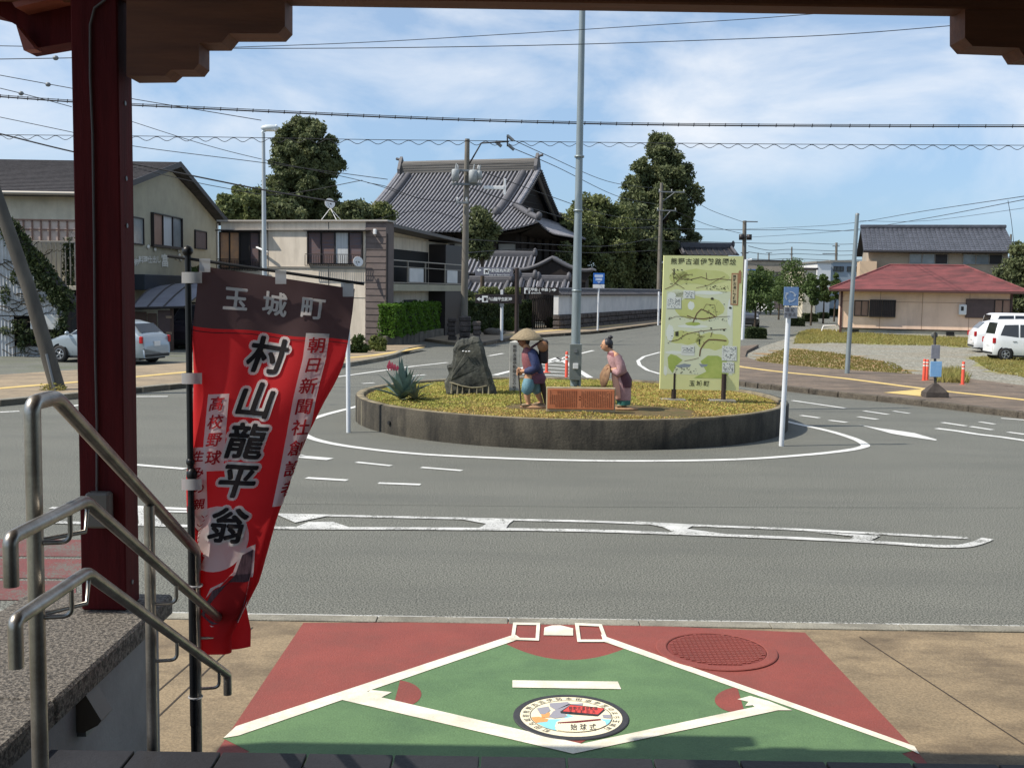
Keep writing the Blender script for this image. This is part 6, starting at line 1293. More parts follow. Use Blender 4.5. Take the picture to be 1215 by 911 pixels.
# natural stone gateposts
M_gran2 = mat('rough_gatepost_stone', rgb(96, 88, 84), .9, rgb(52, 48, 46), 3, bump=1, bscale=8, grain=.3, gscale=14)
for (x0, x1, yb2, yt, lb) in ((531, 541, 404, 377, 'left rough stone gatepost in front of the utility pole'), (545, 558, 406, 375, 'right rough stone gatepost in front of the utility pole'), (561, 570, 408, 381, 'short dark gatepost right of the taller pair')):
    b = G((x0+x1)/2, yb2, .1); a0, a1 = A(x0, yb2, b.y).x-b.x, A(x1, yb2, b.y).x-b.x; H2 = A(x0, yt, b.y).z-b.z; t = thing('stone_gatepost', lb, 'gatepost', b, group='rough stone gateposts'); g_ = random.Random(int(x0)); n = 5
    for i in range(n): q = MB(); q.bbox(a0+g_.uniform(-.03, .03), -.2+g_.uniform(-.02, .02), H2*i/n+.005, a1+g_.uniform(-.03, .03), .2, H2*(i+1)/n-.005, .04); part('stone', q, M_gran2, t)
# ================================================================ TEMPLE
TY = 108.0
rl, rr2 = A(474, 191, TY+3.5), A(640, 190, TY-1.5)
tang = math.atan2(rr2.y-rl.y, rr2.x-rl.x); WG = (rr2-rl).length; tc_ = (rl+rr2)/2; RZ = ZA(191, TY, 560)
t = house('temple_hall', 'large old temple hall with a sweeping tiled roof and dark gable end', 'temple', (tc_.x, tc_.y), tang)
hw = WG/2; RUN = 11.5; EZ = 7.3; EXT = 3.9; vj = .56
def prof(v):  # concave slope: distance out and height
    return RUN*v, RZ-.9-(RZ-.9-EZ)*(1.28*v-.28*v*v)
def halfw(v): return hw if v <= vj else hw+EXT*(v-vj)/(1-vj)
def lift(u, v): return .9*max(0, abs(u)-.55)**2*max(0, (v-vj)/(1-vj))*4.5
def front(x, v, s=-1, off=0):
    r, z = prof(v); hwv = halfw(v); return Vector((x, s*r, z+lift(x/hwv, v)+off))
mb = MB()
for s in (-1, 1): mb.grid(lambda u, v: front(-halfw(v)+2*halfw(v)*u, v, s), 30, 14, flip=(s == -1))
part('roof', mb, M_kawd, t)
SP = .40; mb = MB(); nrow = int(2*(hw+EXT)/SP)
for i in range(nrow+1):
    x = -(hw+EXT)+i*SP+.02
    v0 = 0 if abs(x) <= hw else vj+(abs(x)-hw)/EXT*(1-vj)
    if v0 > .97: continue
    pts = [front(x, v0+(1-v0)*k/9, -1, .05) for k in range(10)]; mb.tube(pts, .10, 6)
part('tile_row', mb, M_kawara, t, stuff=True)
# side skirts (hip part) left and right
mb = MB(); rb = MB()
for s in (-1, 1):
    def side(u, w, off=0): # u along depth -1..1, w 0 at the gable foot 1 at the eave
        v = vj+(1-vj)*w; r, z = prof(v); x = hw-.9+(EXT+.9)*w; return Vector((s*x, (2*u-1)*r, z-(.9*(1-w))*.4+lift(2*u-1, v)+off))
    mb.grid(lambda u, w: side(u, w), 30, 6, flip=(s == 1))
    for i in range(58):
        y = -RUN+i*.4+.1; pts = []
        for k in range(7):
            w = k/6; v = vj+(1-vj)*w; r, z = prof(v)
            if abs(y) > r: continue
            pts.append(side((y/r+1)/2, w, .05))
        if len(pts) > 1: rb.tube(pts, .11, 6)
part('side_roof', mb, M_kawd, t); part('tile_row', rb, M_kawara, t, stuff=True)
# gable walls
mb = MB(); r_, z_ = prof(vj)
for s in (-1, 1):
    tri = [Vector((s*(hw-1.0), -prof(k/8*vj)[0], prof(k/8*vj)[1]-.35)) for k in range(8, -1, -1)]+[Vector((s*(hw-1.0), prof(k/8*vj)[0], prof(k/8*vj)[1]-.35)) for k in range(1, 9)]
    mb = MB(); mb.prism(tri, (s*.1, 0, 0)); part('gable_wall', mb, M_dwood, t)
mb = MB()
for s in (-1, 1):
    for q in (-1, 1): mb = MB(); mb.tube([Vector((s*(hw-.3), q*prof(k/8*vj)[0], prof(k/8*vj)[1]-.28)) for k in range(9)], .2, 6); part('barge_board', mb, mat('pale_old_wood', rgb(106, 100, 94), .8), t)
lat = MB()
for i in range(7): z = prof(vj)[1]+.2+i*.75; w = max(0, (RZ-1.2-z)/(RZ-1.2-prof(vj)[1]))*r_*.82; lat.box(hw-.96, -w, z, hw-.88, w, z+.12)
part('gable_beam', lat, M_frame, t)
# ridges
mb = MB(); mb.bbox(-hw+.2, -.35, RZ-1.1, hw-.2, .35, RZ-.05, .05); mb.tube([(-hw+.1, 0, RZ), (hw-.1, 0, RZ)], .22, 8)
for k in range(4): mb.box(-hw+.25, -.38, RZ-1.0+k*.24, hw-.25, .38, RZ-.97+k*.24)
part('main_ridge', mb, mat('banded_ridge_tile', rgb(116, 112, 106), .6, rgb(84, 80, 76), 1.2, aniso=(.3, .3, 9)), t)
for s in (-1, 1):
    q = MB(); q.prism([(s*(hw-.05), -.5, RZ-1.5), (s*(hw-.05), .5, RZ-1.5), (s*(hw-.05), .65, RZ-.6), (s*(hw-.05), .3, RZ+.2), (s*(hw-.05), 0, RZ+.7), (s*(hw-.05), -.3, RZ+.2), (s*(hw-.05), -.65, RZ-.6)], (s*-.3, 0, 0)); q.tube([(s*(hw-.2), 0, RZ+.35), (s*(hw+.35), 0, RZ+.5)], .13, 8); part('ridge_end_tile', q, M_ridge, t)
    for f in (-1, 1):
        q = MB(); q.tube([Vector((s*(hw-1.35), f*prof(k/10*.66)[0], prof(k/10*.66)[1]+.24)) for k in range(1, 11)], .30, 8); part('descending_ridge', q, M_ridge, t)
        q = MB(); q.blob(Vector((s*(hw-1.35), f*prof(.68)[0], prof(.68)[1]+.3)), (.4, .45, .5), 10); part('ridge_end_tile', q, M_ridge, t)
        q = MB()
        for xo, rr in ((-.62, .13), (-.22, .13), (.0, .17)): q.tube([Vector((s*(hw+xo), f*prof(k/10*vj)[0], prof(k/10*vj)[1]+.10)) for k in range(11)], rr, 7)
        part('verge_tile', q, M_kawara, t)
        q = MB()
        for k in range(24): v = (k+.5)/24*vj; r, z = prof(v); q.tube([(s*(hw-.05), f*r, z+.02), (s*(hw+.28), f*r, z-.05)], .11, 6)
        part('verge_cap', q, M_ridge, t, stuff=True)
        q = MB(); pts = []
        for k in range(9): v = vj-.02+(1-vj+.02)*k/8; pts.append(front(s*(halfw(max(v, vj))), max(v, vj), f, .28+.10*(k/8)**2))
        q.tube(pts, [.28]*4+[.26, .26, .25, .24, .26], 8); part('corner_ridge', q, M_ridge, t)
        for vv in (.84, 1.0): q = MB(); q.blob(front(s*halfw(vv), vv, f, .55), (.3, .3, .36), 8); part('corner_ornament', q, M_ridge, t)
# eave underside, walls
mb = MB(); 
for f in (-1, 1): mb.grid(lambda u, v: front((-halfw(1)+2*halfw(1)*u)*(1-.25*v), 1, f, -.12-.5*v*0)+Vector((0, -f*v*3.2, -.05+.1*v)), 24, 2)
for s in (-1, 1): mb.grid(lambda u, v: Vector((s*(hw+EXT-3*v), (2*u-1)*(RUN-3*v), EZ-.2+lift(2*u-1, 1)*(1-v))), 20, 2)
part('eave_underside', mb, M_dwood, t)
mb = MB(); mb.box(-hw-1.2, -RUN+2.8, 0, hw+1.2, RUN-2.8, EZ+.6); part('wall', mb, M_dwood, t)
for i in range(9):
    x = -hw-1.1+i*(2*hw+2.2)/8; q = MB(); q.bbox(x-.18, -RUN+2.5, 0, x+.18, -RUN+2.79, EZ-.1, .02); part('pillar', q, M_dwood, t)
    if i < 8: q = MB(); q.bbox(x+.25, -RUN+2.72, 5.4, x+(2*hw+2.2)/8-.25, -RUN+2.78, 6.4, .02); part('plaster_panel', q, mat('grey_white_plaster', rgb(150, 148, 142), .85), t)
for i in range(9):
    y = -RUN+2.8+i*(2*RUN-5.6)/8; q = MB(); q.bbox(hw+1.2, y-.18, 0, hw+1.45, y+.18, EZ-.1, .02); part('pillar', q, M_dwood, t)
# smaller tiled roofs in front
def gabled(name, label, Y, xl, xr, yr, ye, run, rot=-.14, hip=0.0, wallz=True, tile=M_kawara, sp=.34, cat='building', rr=.09, wallm=None):
    a, b = A(xl, yr, Y), A(xr, yr, Y-.6); t = house(name, label, cat, ((a.x+b.x)/2, (a.y+b.y)/2+run), rot); L2 = (b-a).length/2; zr = a.z; ze = ZA(ye, Y-run*.0, (xl+xr)/2)
    # ridge sits back by run from the eave line
    def fr_(x, v, s=-1, off=0): return Vector((x*(1+hip*v/L2), s*run*v, zr-(zr-ze)*(1.15*v-.15*v*v)+off))
    mb = MB()
    for s in (-1, 1): mb.grid(lambda u, v: fr_(-L2+2*L2*u, v, s), 12, 6, flip=(s == -1))
    part('roof', mb, M_kawd, t); mb = MB(); n = int(2*L2/sp)
    for i in range(n+1): x = -L2+2*L2*i/n; mb.tube([fr_(x, k/5, -1, .04) for k in range(6)], rr, 6)
    part('tile_row', mb, tile, t, stuff=True)
    q = MB(); q.bbox(-L2+.1, -.2, zr-.1, L2-.1, .2, zr+.32, .04); q.tube([(-L2, 0, zr+.36), (L2, 0, zr+.36)], .13, 8); part('ridge', q, M_ridge, t)
    for s in (-1, 1):
        q = MB(); q.tube([fr_(s*(L2-.25), k/6, -1, .15) for k in range(7)], .15, 7); part('verge_ridge', q, M_ridge, t); q = MB(); q.blob((s*L2, 0, zr+.35), (.2, .3, .4), 8); part('ridge_end_tile', q, M_ridge, t)
    if wallz: mb = MB(); mb.prism([(-L2+.5, -run+.8, 0), (L2-.5, -run+.8, 0), (L2-.5, -run+.8, ze-.1), (-L2+.5, -run+.8, ze-.1)], (0, 2*run-1.6, 0)); part('wall', mb, wallm or M_dwood, t)
    return t, L2, zr, ze
t, L2, zr, ze = gabled('temple_side_hall', 'weathered grey tiled side hall roof just below the great temple roof', 88, 527, 636, 302.5, 325, 3.2)
for o in [o for o in t.children if o.name.startswith('tile_row') or o.name.startswith('roof')]: pass
# curved karahafu gable at its right end
q = MB(); n = 20; pts = []
for i in range(n+1): u = i/n; x = -3.1+6.2*u; z = .0+1.25*(1-abs(2*u-1))**1.5+.35*abs(2*u-1)**3; pts.append((x, z))
p = A(655, 325, 86)
kg = thing('temple_porch_roof', 'small tiled porch gable with a dark carved front beside the side hall', 'porch roof', (p.x, p.y, 0), -.14)
q.tube([Vector((x, -.1, p.z+z)) for x, z in pts], .16, 7); part('verge_ridge', q, M_ridge, kg)
mb = MB(); mb.prism([(x, 0, p.z+z-.1) for x, z in pts]+[(2.6, 0, p.z-.6), (-2.6, 0, p.z-.6)], (0, .3, 0)); part('gable_wall', mb, M_dwood, kg)
mb = MB(); mb.add([Vector((x, y, p.z+z+.02)) for y in (0, 4) for x, z in pts], [(i, i+1, n+2+i, n+1+i) for i in range(n)], 0, True); part('roof', mb, M_kawd, kg); mb = MB()
for i in range(n+1): mb.tube([(pts[i][0], 0, p.z+pts[i][1]+.06), (pts[i][0], 4, p.z+pts[i][1]+.06)], .1, 6)
part('tile_row', mb, M_kawara, kg, stuff=True)
mb = MB(); mb.box(-2.6, .3, 0, 2.6, 3.8, p.z-.3); part('wall', mb, M_dwood, kg)
gabled('temple_gate_roof', 'low mossy tiled gate roof behind the arrow boards', 78, 552, 607, 335, 347.5, 2.0)
gabled('temple_gate_roof', 'short pale tiled gate roof right of the brown sign post', 77, 617, 634, 332, 346, 1.6)
gabled('temple_gate_roof', 'grey tiled gate roof nearest the white temple wall', 80, 640, 676, 334, 345, 1.8)
# bar fence and notice board
f0, f1 = G(632, 390, .13), G(667, 388.5, .13)
t = thing('bar_fence', 'dark wooden bar fence between the hedge and the white wall', 'fence', f0, math.atan2(f1.y-f0.y, f1.x-f0.x)); Lz = (f1-f0).length; H2 = ZA(351, f0.y, 640)
q = MB(); q.bbox(-.04, -.03, 0, .04, .03, H2, .006); qm = q.mesh('bar', M_dwood)
for i in range(16): o = link('bar', qm, t); o.location = (Lz*i/15, 0, 0)
for z in (.4, H2-.35): q = MB(); q.bbox(-.1, .032, z, Lz+.1, .08, z+.1, .01); part('rail', q, M_dwood, t)
t = thing('notice_board', 'white framed notice board hanging behind the tall steel pole', 'notice board', G(673, 389, .13)); yb = G(673, 389, .13).y-.6
a, b = A(667.5, 352, yb), A(680, 375, yb); q = MB(); q.bbox(a.x, yb, b.z, b.x, yb+.08, a.z, .01); part('board', q, M_wpl, t, world=True); q = MB(); q.bbox(a.x-.08, yb-.01, a.z, b.x+.08, yb+.15, a.z+.1, .02); part('top_rail', q, M_alu, t, world=True)
for x in (668, 679.5): c_ = A(x, 389, yb); q = MB(); q.bbox(c_.x-.04, yb+.08, 0, c_.x+.04, yb+.15, a.z, .01); part('leg', q, M_alu, t, world=True)
# white wall with tiled coping on a dark stone base
w0, w1 = G(664, 391.5, .1), G(786, 379, .1)
w0 = Vector((w0.x, w0.y, 0)); w1 = Vector((w1.x, w1.y, 0)); wd = (w1-w0); Lw = wd.length
t = thing('temple_wall', 'long white plastered wall with dark tiled coping on a dark stone footing', 'wall', w0, math.atan2(wd.y, wd.x))
h1 = ZA(373.5, w0.y, 664); h2 = ZA(350.5, w0.y, 664)
mb = MB(); mb.box(0, .1, h1, Lw, .4, h2); part('plaster_face', mb, M_wpl, t)
g_ = random.Random(6); n = 30
for r in range(3):
    x = 0
    while x < Lw-.2:
        w = g_.uniform(.6, 1.15); w = min(w, Lw-x); q = MB(); q.bbox(x+.015, g_.uniform(-.05, 0), h1*r/3+.01, x+w-.015, .45, h1*(r+1)/3-.01, .06); part('stone', q, M_gran2, t); x += w
mb = MB(); mb.prism([(-.05, -.12, h2+.002), (-.05, .62, h2+.002), (-.05, .30, h2+.3), (-.05, .2, h2+.3)], (Lw+.1, 0, 0)); part('coping', mb, M_kawd, t); mb = MB(); 
for i in range(int(Lw/.35)): x = i*.35; mb.tube([(x, .22, h2+.31), (x, -.14, h2+.05)], .06, 5)
mb.tube([(-.05, .25, h2+.36), (Lw, .25, h2+.36)], .1, 6); part('coping_tile', mb, M_ridge, t, stuff=True)
# hedges and ball shrubs in front of the gate
M_dh = mat('dark_hedge_leaf', rgb(70, 84, 44), .75, rgb(44, 56, 30), 2.5, trans=.25)
h0, h1_ = G(553, 398, .1), G(636, 391, .1)
hedge('dark_clipped_hedge', 'long dark clipped hedge behind the brown sign post', (h0.x, h0.y+1.5, 0), (h1_.x, h1_.y+2.5, 0), ZA(361.5, h0.y+1.5, 560), 1.6, 16000, .075, M_dh, 5, z0=.1)
def ball(label, px, pyb, rpx, seed, m):
    p = G(px, pyb, .13); r = rpx*p.y/FPX; t = thing('ball_shrub', label, 'shrub', p, group='clipped ball shrubs'); leafpart('foliage', [(0, 0, r, r, r, r)], 1500, .055, m, t, seed=seed, shell=.85); part('stem', MB().tube([(0, 0, 0), (0, 0, r)], .04, 6).blob((0, 0, r), (r*.85, r*.85, r*.85), 10), M_dkleaf, t)
ball('left green ball shrub in front of the dark hedge', 589, 393, 6.8, 1, M_shrub); ball('green ball shrub left of the brown sign post', 605.5, 392.5, 6.8, 2, M_shrub); ball('darker ball shrub at the right end of the dark hedge', 653, 389, 6.2, 3, M_dh)
ball('dark ball shrub at the left end of the dark hedge', 568, 394, 6.5, 4, M_dh)
p = G(586, 397, .13); mb = MB(); mb.blob((p.x, p.y, .25), (.55, .4, .22), 12, jit=.15, seed=3); solo('garden_stone', mb, M_gran, 'flat grey garden stone at the foot of the ball shrubs', 'stone')
p = G(540, 402, .1)
# ================================================================ TREES
M_t1 = mat('dark_tree_leaf', rgb(112, 118, 78), .7, rgb(84, 94, 60), .8, .5, .15, trans=.25, grain=.25, gscale=3); M_t2 = mat('mid_tree_leaf', rgb(126, 132, 82), .7, rgb(94, 104, 62), .8, .5, .15, trans=.28, grain=.25, gscale=3)
M_t3 = mat('street_tree_leaf', rgb(92, 112, 58), .7, rgb(66, 84, 44), 1.2, trans=.3); M_bark = mat('tree_bark', rgb(88, 76, 62), .9, rgb(60, 52, 44), 3, bump=.5)
def tree(label, base, z0, zt, cr, blobs, n, size, m, seed, group=None, name='tree', trunk=.3, core=True):
    """blobs in local coordinates; trunk with limbs reaching into them"""
    t = thing(name, label, 'tree', base, group=group)
    leafpart('crown', blobs, n, size, m, t, seed=seed, shell=.45)
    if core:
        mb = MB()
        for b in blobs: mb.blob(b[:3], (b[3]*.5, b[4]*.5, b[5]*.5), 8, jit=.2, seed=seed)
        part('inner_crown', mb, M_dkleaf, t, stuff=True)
    mb = MB(); top = max(b[2] for b in blobs); mb.tube([(0, 0, -.1), (trunk*.2, 0, top*.35), (0, 0, top*.8)], [trunk, trunk*.7, trunk*.25], 10)
    part('trunk', mb, M_bark, t); g = random.Random(seed)
    for b in g.sample(blobs, min(5, len(blobs))):
        h = max(.3*b[2], b[2]-g.uniform(1, 2)*b[3]); q = MB(); q.tube([(0, 0, h*.8), (b[0]*.5, b[1]*.5, (h+b[2])/2), b[:3]], [trunk*.4, trunk*.25, trunk*.08], 6); part('limb', q, M_bark, t)
    return t
def crownpx(cx, cy, w, h, Y, base, n, cr, seed, shape=None):
    """clumps filling an outline of (column, row, half width) rows given in photo pixels"""
    g = random.Random(seed); k = Y/FPX; out = []
    for i in range(n):
        y = cy+h/2-h*(i+.5)/n*1.0; f = lerpt(shape, (i+.5)/n)*w/2; m = max(2, int(f/cr*3.0))
        for j in range(m+1):
            a = g.uniform(0, 6.28); rad = (f-cr*.2)*math.sqrt(g.uniform(.05, 1)); q = A(cx+math.cos(a)*rad, y+g.uniform(-2, 2), Y); s = g.uniform(.75, 1.25)*cr*k; out.append((q.x-base.x, math.sin(a)*rad*k, q.z-base.z, s, s, s*.9))
    return out
# big trees: left behind the beige house, right beside the temple wall
Y_ = 78; b = Vector((A(360, 260, Y_).x, Y_, 0)); sh = [(0, .95), (.3, 1.0), (.6, .98), (.78, .85), (.9, .6), (1, .25)]
tree('big rounded tree rising behind the flat roofed house', b, 0, 0, 0, crownpx(362, 207, 88, 128, Y_, b, 18, 7.5, 3, sh), 55000, .13, M_t1, 11, trunk=.45)
for (cx, cy, w, h, Y, n, lb, m) in ((300, 245, 70, 40, 70, 7000, 'loose broad tree left of the big rounded tree', M_t2), (418, 255, 52, 26, 74, 5000, 'low tree right of the big rounded tree', M_t1), (452, 254, 34, 20, 76, 3000, 'small tree touching the left edge of the temple roof', M_t2), (270, 243, 24, 16, 66, 1500, 'small leafy top between the two left houses', M_t2), (335, 252, 60, 24, 70, 4000, 'low dark tree in front of the big rounded one', M_t1)):
    b = Vector((A(cx, 300, Y).x, Y, 0)); tree(lb, b, 0, 0, 0, crownpx(cx, cy, w, h, Y, b, 4, 8, n, [(0, .8), (.5, 1), (1, .5)]), n, .13, m, n % 97, trunk=.2, group='trees behind the left houses')
Y_ = 124; b = Vector((A(783, 300, Y_).x, Y_, 0))
bl_ = crownpx(783, 245, 96, 170, Y_, b, 19, 8, 5, [(0, .7), (.3, .95), (.55, 1), (.7, .85), (.84, .6), (.94, .32), (1, .12)])
tree('tallest dark tree standing behind the map board', b, 0, 0, 0, bl_, 60000, .19, M_t1, 12, trunk=.5)
Y_ = 112; b = Vector((A(712, 300, Y_).x, Y_, 0)); tree('broad green tree behind the white temple wall', b, 0, 0, 0, crownpx(706, 292, 92, 112, Y_, b, 11, 12, 6, [(0, .9), (.4, 1), (.7, .9), (.9, .6), (1, .3)]), 42000, .17, M_t2, 13, trunk=.4)
Y_ = 116; b = Vector((A(748, 300, Y_).x, Y_, 0)); tree('dense tree between the broad one and the tallest one', b, 0, 0, 0, crownpx(752, 296, 70, 100, Y_, b, 9, 12, 7, [(0, 1), (.6, 1), (1, .5)]), 17000, .2, M_t1, 14, trunk=.4)
Y_ = 102; b = Vector((A(668, 300, Y_).x, Y_, 0)); tree('small dark tree right beside the temple hall corner', b, 0, 0, 0, crownpx(670, 318, 22, 60, Y_, b, 5, 8, 8, [(0, 1), (.6, 1), (1, .4)]), 3500, .15, M_t1, 15, trunk=.25)
Y_ = 66; b = Vector((A(571, 380, Y_).x, Y_, 0)); tree('round topped garden tree in front of the temple roof', b, 0, 0, 0, crownpx(570, 277, 44, 56, Y_, b, 6, 9, 9, [(0, .5), (.5, 1), (.8, .9), (1, .4)]), 6000, .11, M_t1, 16, trunk=.2)
Y_ = 58; b = Vector((A(541, 400, Y_).x, Y_, 0))
pads = []
for (x, y, w) in ((538, 330, 22), (528, 344, 22), (548, 349, 24), (534, 360, 26), (553, 366, 22), (540, 376, 30), (528, 388, 18), (556, 385, 20)):
    q = A(x, y, Y_); k = Y_/FPX; pads += [(q.x-b.x+dx*w*k*.5, dy, q.z, w*k*.38, w*k*.38, w*k*.2) for dx, dy in ((-.55, 0), (0, .2), (.55, -.1), (0, -.3))]
tree('cloud pruned pine with flat pads behind the gateposts', b, 0, 0, 0, pads, 9000, .075, M_t2, 17, name='pine_tree', trunk=.16)
Y_ = 64
for k, (x, y, w) in enumerate(((553, 357, 16), (580, 345, 18), (571, 353, 20), (610, 345, 16))):
    b = Vector((A(x, 380, Y_).x, Y_, 0)); q = A(x, y, Y_); kk = Y_/FPX; tree(('cloud pruned treelet with a rounded pale top left of the gate', 'cloud pruned treelet below the low gate roof', 'cloud pruned treelet above the dark hedge', 'small pruned treelet beside the brown sign post')[k], b, 0, 0, 0, [(q.x-b.x+dx*w*kk*.35, 0, q.z, w*kk*.36, w*kk*.3, w*kk*.26) for dx in (-1, 0, 1)], 900, .075, M_t2, 30+k, trunk=.07, group='cloud pruned treelets')
# ================================================================ UTILITY POLES
M_trans = mat('transformer_grey', rgb(168, 172, 172), .5, rgb(140, 144, 144), 3)
def upole(label, xb, yb, xt, yt, r, arms, m=M_cpole, group='utility poles'):
    b = G(xb, yb, 0) if yb > 350 else None; Y = b.y if b else yb; 
    if b is None: b = Vector((A(xb, 340, -yb).x, -yb, 0)); Y = -yb
    t = thing('utility_pole', label, 'utility pole', b, group=group); top = A(xt, yt, Y); part('pole', MB().tube([b, b.lerp(top, .5), top], [r, r*.85, r*.62], 12), m, t, world=True)
    for (y, xl, xr) in arms:
        a, c = A(xl, y, Y), A(xr, y, Y); q = MB(); q.bbox(a.x, Y-.28, a.z-.05, c.x, Y-.18, a.z+.05, .008); part('crossarm', q, M_gmetal, t, world=True)
        k = max(2, int((c.x-a.x)/.7))
        for i in range(k): x = a.x+.08+(c.x-a.x-.16)*i/(k-1); q = MB(); q.lathe([(.0, 0), (.05, 0), (.035, .06), (.06, .08), (.035, .14), (.05, .16), (0, .2)], 8, c=(x, Y-.23, a.z+.05)); part('insulator', q, M_white, t, world=True)
    return t, Y, top
t, Y, top = upole('utility pole with two transformers in front of the temple', 550, 408, 554.5, 165, .17, [(203, 541, 570), (219, 536, 572), (241, 541, 556)], group=None)
for x, y0, y1, r in ((541, 202, 216, .17), (562, 203, 218, .20), (569, 204, 214, .12)):
    a = A(x, y0, Y); b = A(x, y1, Y); q = MB(); q.lathe([(0, b.z), (r, b.z), (r, a.z-.05), (r*.8, a.z), (0, a.z)], 14, c=(a.x, Y-.35, 0)); q.tube([(a.x, Y-.35, a.z), (a.x+.05, Y-.35, a.z+.25)], .035, 6); part('transformer', q, M_trans, t, world=True)
q = MB(); a, b = A(574, 223.5, Y), A(599, 221, Y); q.bbox(a.x, Y-.3, a.z-.07, b.x, Y-.2, b.z-.02, .02); q.bbox(b.x-.05, Y-.3, a.z-.3, b.x+.05, Y-.2, b.z+.3, .01); part('white_arm', q, M_white, t, world=True)
q = MB(); q.tube([A(556, 196, Y), A(571, 170, Y), A(604, 168, Y-.1)], .035, 6); q.tube([A(602, 160, Y), A(602, 174, Y)], .03, 6); part('bracket_arm', q, M_wire, t, world=True)
for x, y in ((606, 164), (592, 171), (607, 175)): q = MB(); q.tube([A(x-4, y-3, Y), A(x+3, y+3, Y)], .07, 6); part('fuse_cutout', q, M_gmetal, t, world=True)
t, Y, top = upole('utility pole with two crossarms before the tallest tree', 781, 378, 785, 217, .22, [(228, 781, 812), (250, 779, 802)], group=None)
for p_, q_ in (((785, 262), (796, 250)), ((785, 240), (800, 229))): q = MB(); q.tube([A(*p_, Y), A(*q_, Y)], .04, 6); part('arm_brace', q, M_gmetal, t, world=True)
q = MB(); q.tube([A(783, 313, Y), A(793, 308, Y)], .06, 6); part('lamp_arm', q, M_white, t, world=True)
def fupole(label, x, Y, yt, arms, r=.16): 
    b = Vector((A(x, 345, Y).x, Y, 0)); t = thing('utility_pole', label, 'utility pole', b, group='utility poles along the far street'); top = A(x+.5, yt, Y); part('pole', MB().tube([b, top], [r, r*.7], 8), M_cpole, t, world=True)
    for (y, xl, xr) in arms: a, c = A(xl, y, Y), A(xr, y, Y); q = MB(); q.bbox(a.x, Y-.1, a.z-.05, c.x, Y+.1, a.z+.05, .01); part('crossarm', q, M_gmetal, t, world=True)
    return t
t = fupole('thick far utility pole with transformers at the right edge of the map board', 883, 105, 262, [(263, 883, 899), (281, 877, 890), (300, 879, 888)], .26)
for x, y in ((879, 281), (888, 281)): a = A(x, y-2.5, 105); b = A(x, y+4, 105); q = MB(); q.lathe([(0, b.z), (.25, b.z), (.25, a.z), (0, a.z)], 10, c=(a.x, 104.6, 0)); part('transformer', q, M_frame, t, world=True)
fupole('thin far utility pole left of the tree lined street', 912, 190, 300, [(300, 909, 916)]); fupole('far utility pole above the street trees', 939, 170, 293, [(302, 937, 941)]); fupole('far utility pole in front of the white block', 992, 130, 288, [(292, 988, 996), (301, 976, 994)], .2); fupole('slim far pole between two street poles', 899, 230, 300, [])
fupole('far utility pole behind the grey roof at the right edge', 1199, 120, 278, [(287, 1190, 1208)])
# ================================================================ RIGHT SIDE HOUSES
YR = 67.5; x0_, x1_ = A(997, 388, YR).x, A(1200, 388, YR-2).x
RA = -.27
t = house('red_roofed_house', 'low peach bungalow with a red hipped metal roof behind the gravel lot', 'house', (x0_, YR), RA)
Lr = 10.0; zE = ZA(345, YR, 1100); zF = ZA(388.5, YR, 1000); DR = 8.5
def RF(px, py): d = ray(px, py); n = Vector((math.sin(RA), -math.cos(RA), 0)); o0 = Vector((x0_, YR, 0)); k = (o0-EYE).dot(n)/d.dot(n); p = EYE+d*k; return (p-o0).dot(Vector((math.cos(RA), math.sin(RA), 0))), p.z
Lr = RF(1200, 370)[0]
mb = MB(); mb.box(0, 0, zF, Lr, DR, zE); part('wall', mb, M_peach, t)
mb = MB(); mb.box(.08, .06, 0, Lr-.08, DR, zF-.06); part('foundation', mb, mat('pale_foundation', rgb(184, 178, 160), .9, rgb(160, 154, 138), 2), t); mb = MB(); mb.box(-.02, -.03, zF-.058, Lr+.02, DR, zF-.002); part('base_rail', mb, M_frame, t)
ov = .75; zrg = ZA(316, YR+4, 1100); xa, xb = RF(1062, 340)[0]-.1, RF(1152, 340)[0]+.1; ym = DR/2
c4 = [(-ov, -ov, zE+.02), (Lr+ov, -ov, zE+.02), (Lr+ov, DR+ov, zE+.02), (-ov, DR+ov, zE+.02)]; rg = [(xa, ym, zrg), (xb, ym, zrg)]
mb = MB(); mb.add(c4+rg, [(0, 1, 5, 4), (1, 2, 5), (2, 3, 4, 5), (3, 0, 4)]); mb.add([(p[0], p[1], zE-.1) for p in c4], [(3, 2, 1, 0)]); part('roof', mb, M_redroof, t)
mb = MB(); nC = 22
for i in range(nC):
    u = i/nC; a = Vector(c4[0]).lerp(Vector(rg[0]), u); b = Vector(c4[1]).lerp(Vector(rg[1]), u); dn = Vector((0, -.0, .03)); mb.add([a+Vector((0, -.02, .006)), b+Vector((0, -.02, .006)), b+dn+Vector((0, .0, .0)), a+dn], [(0, 1, 2, 3)]); a2 = Vector(c4[0]).lerp(Vector(rg[0]), u+1/nC); b2 = Vector(c4[1]).lerp(Vector(rg[1]), u+1/nC); mb.add([a+dn, b+dn, b2+Vector((0, 0, .006)), a2+Vector((0, 0, .006))], [(0, 1, 2, 3)])
part('roof_course', mb, M_redroof, t, stuff=True)
for a, b in ((c4[0], rg[0]), (c4[1], rg[1]), rg): q = MB(); q.tube([Vector(a)+Vector((0, 0, .03)), Vector(b)+Vector((0, 0, .03))], .07, 6); part('ridge_cap', q, M_redroof, t)
q = MB(); q.bbox(-ov, -ov-.1, zE-.12, Lr+ov, -ov+.02, zE, .02); part('gutter', q, mat('brown_gutter', rgb(84, 56, 52), .5), t)
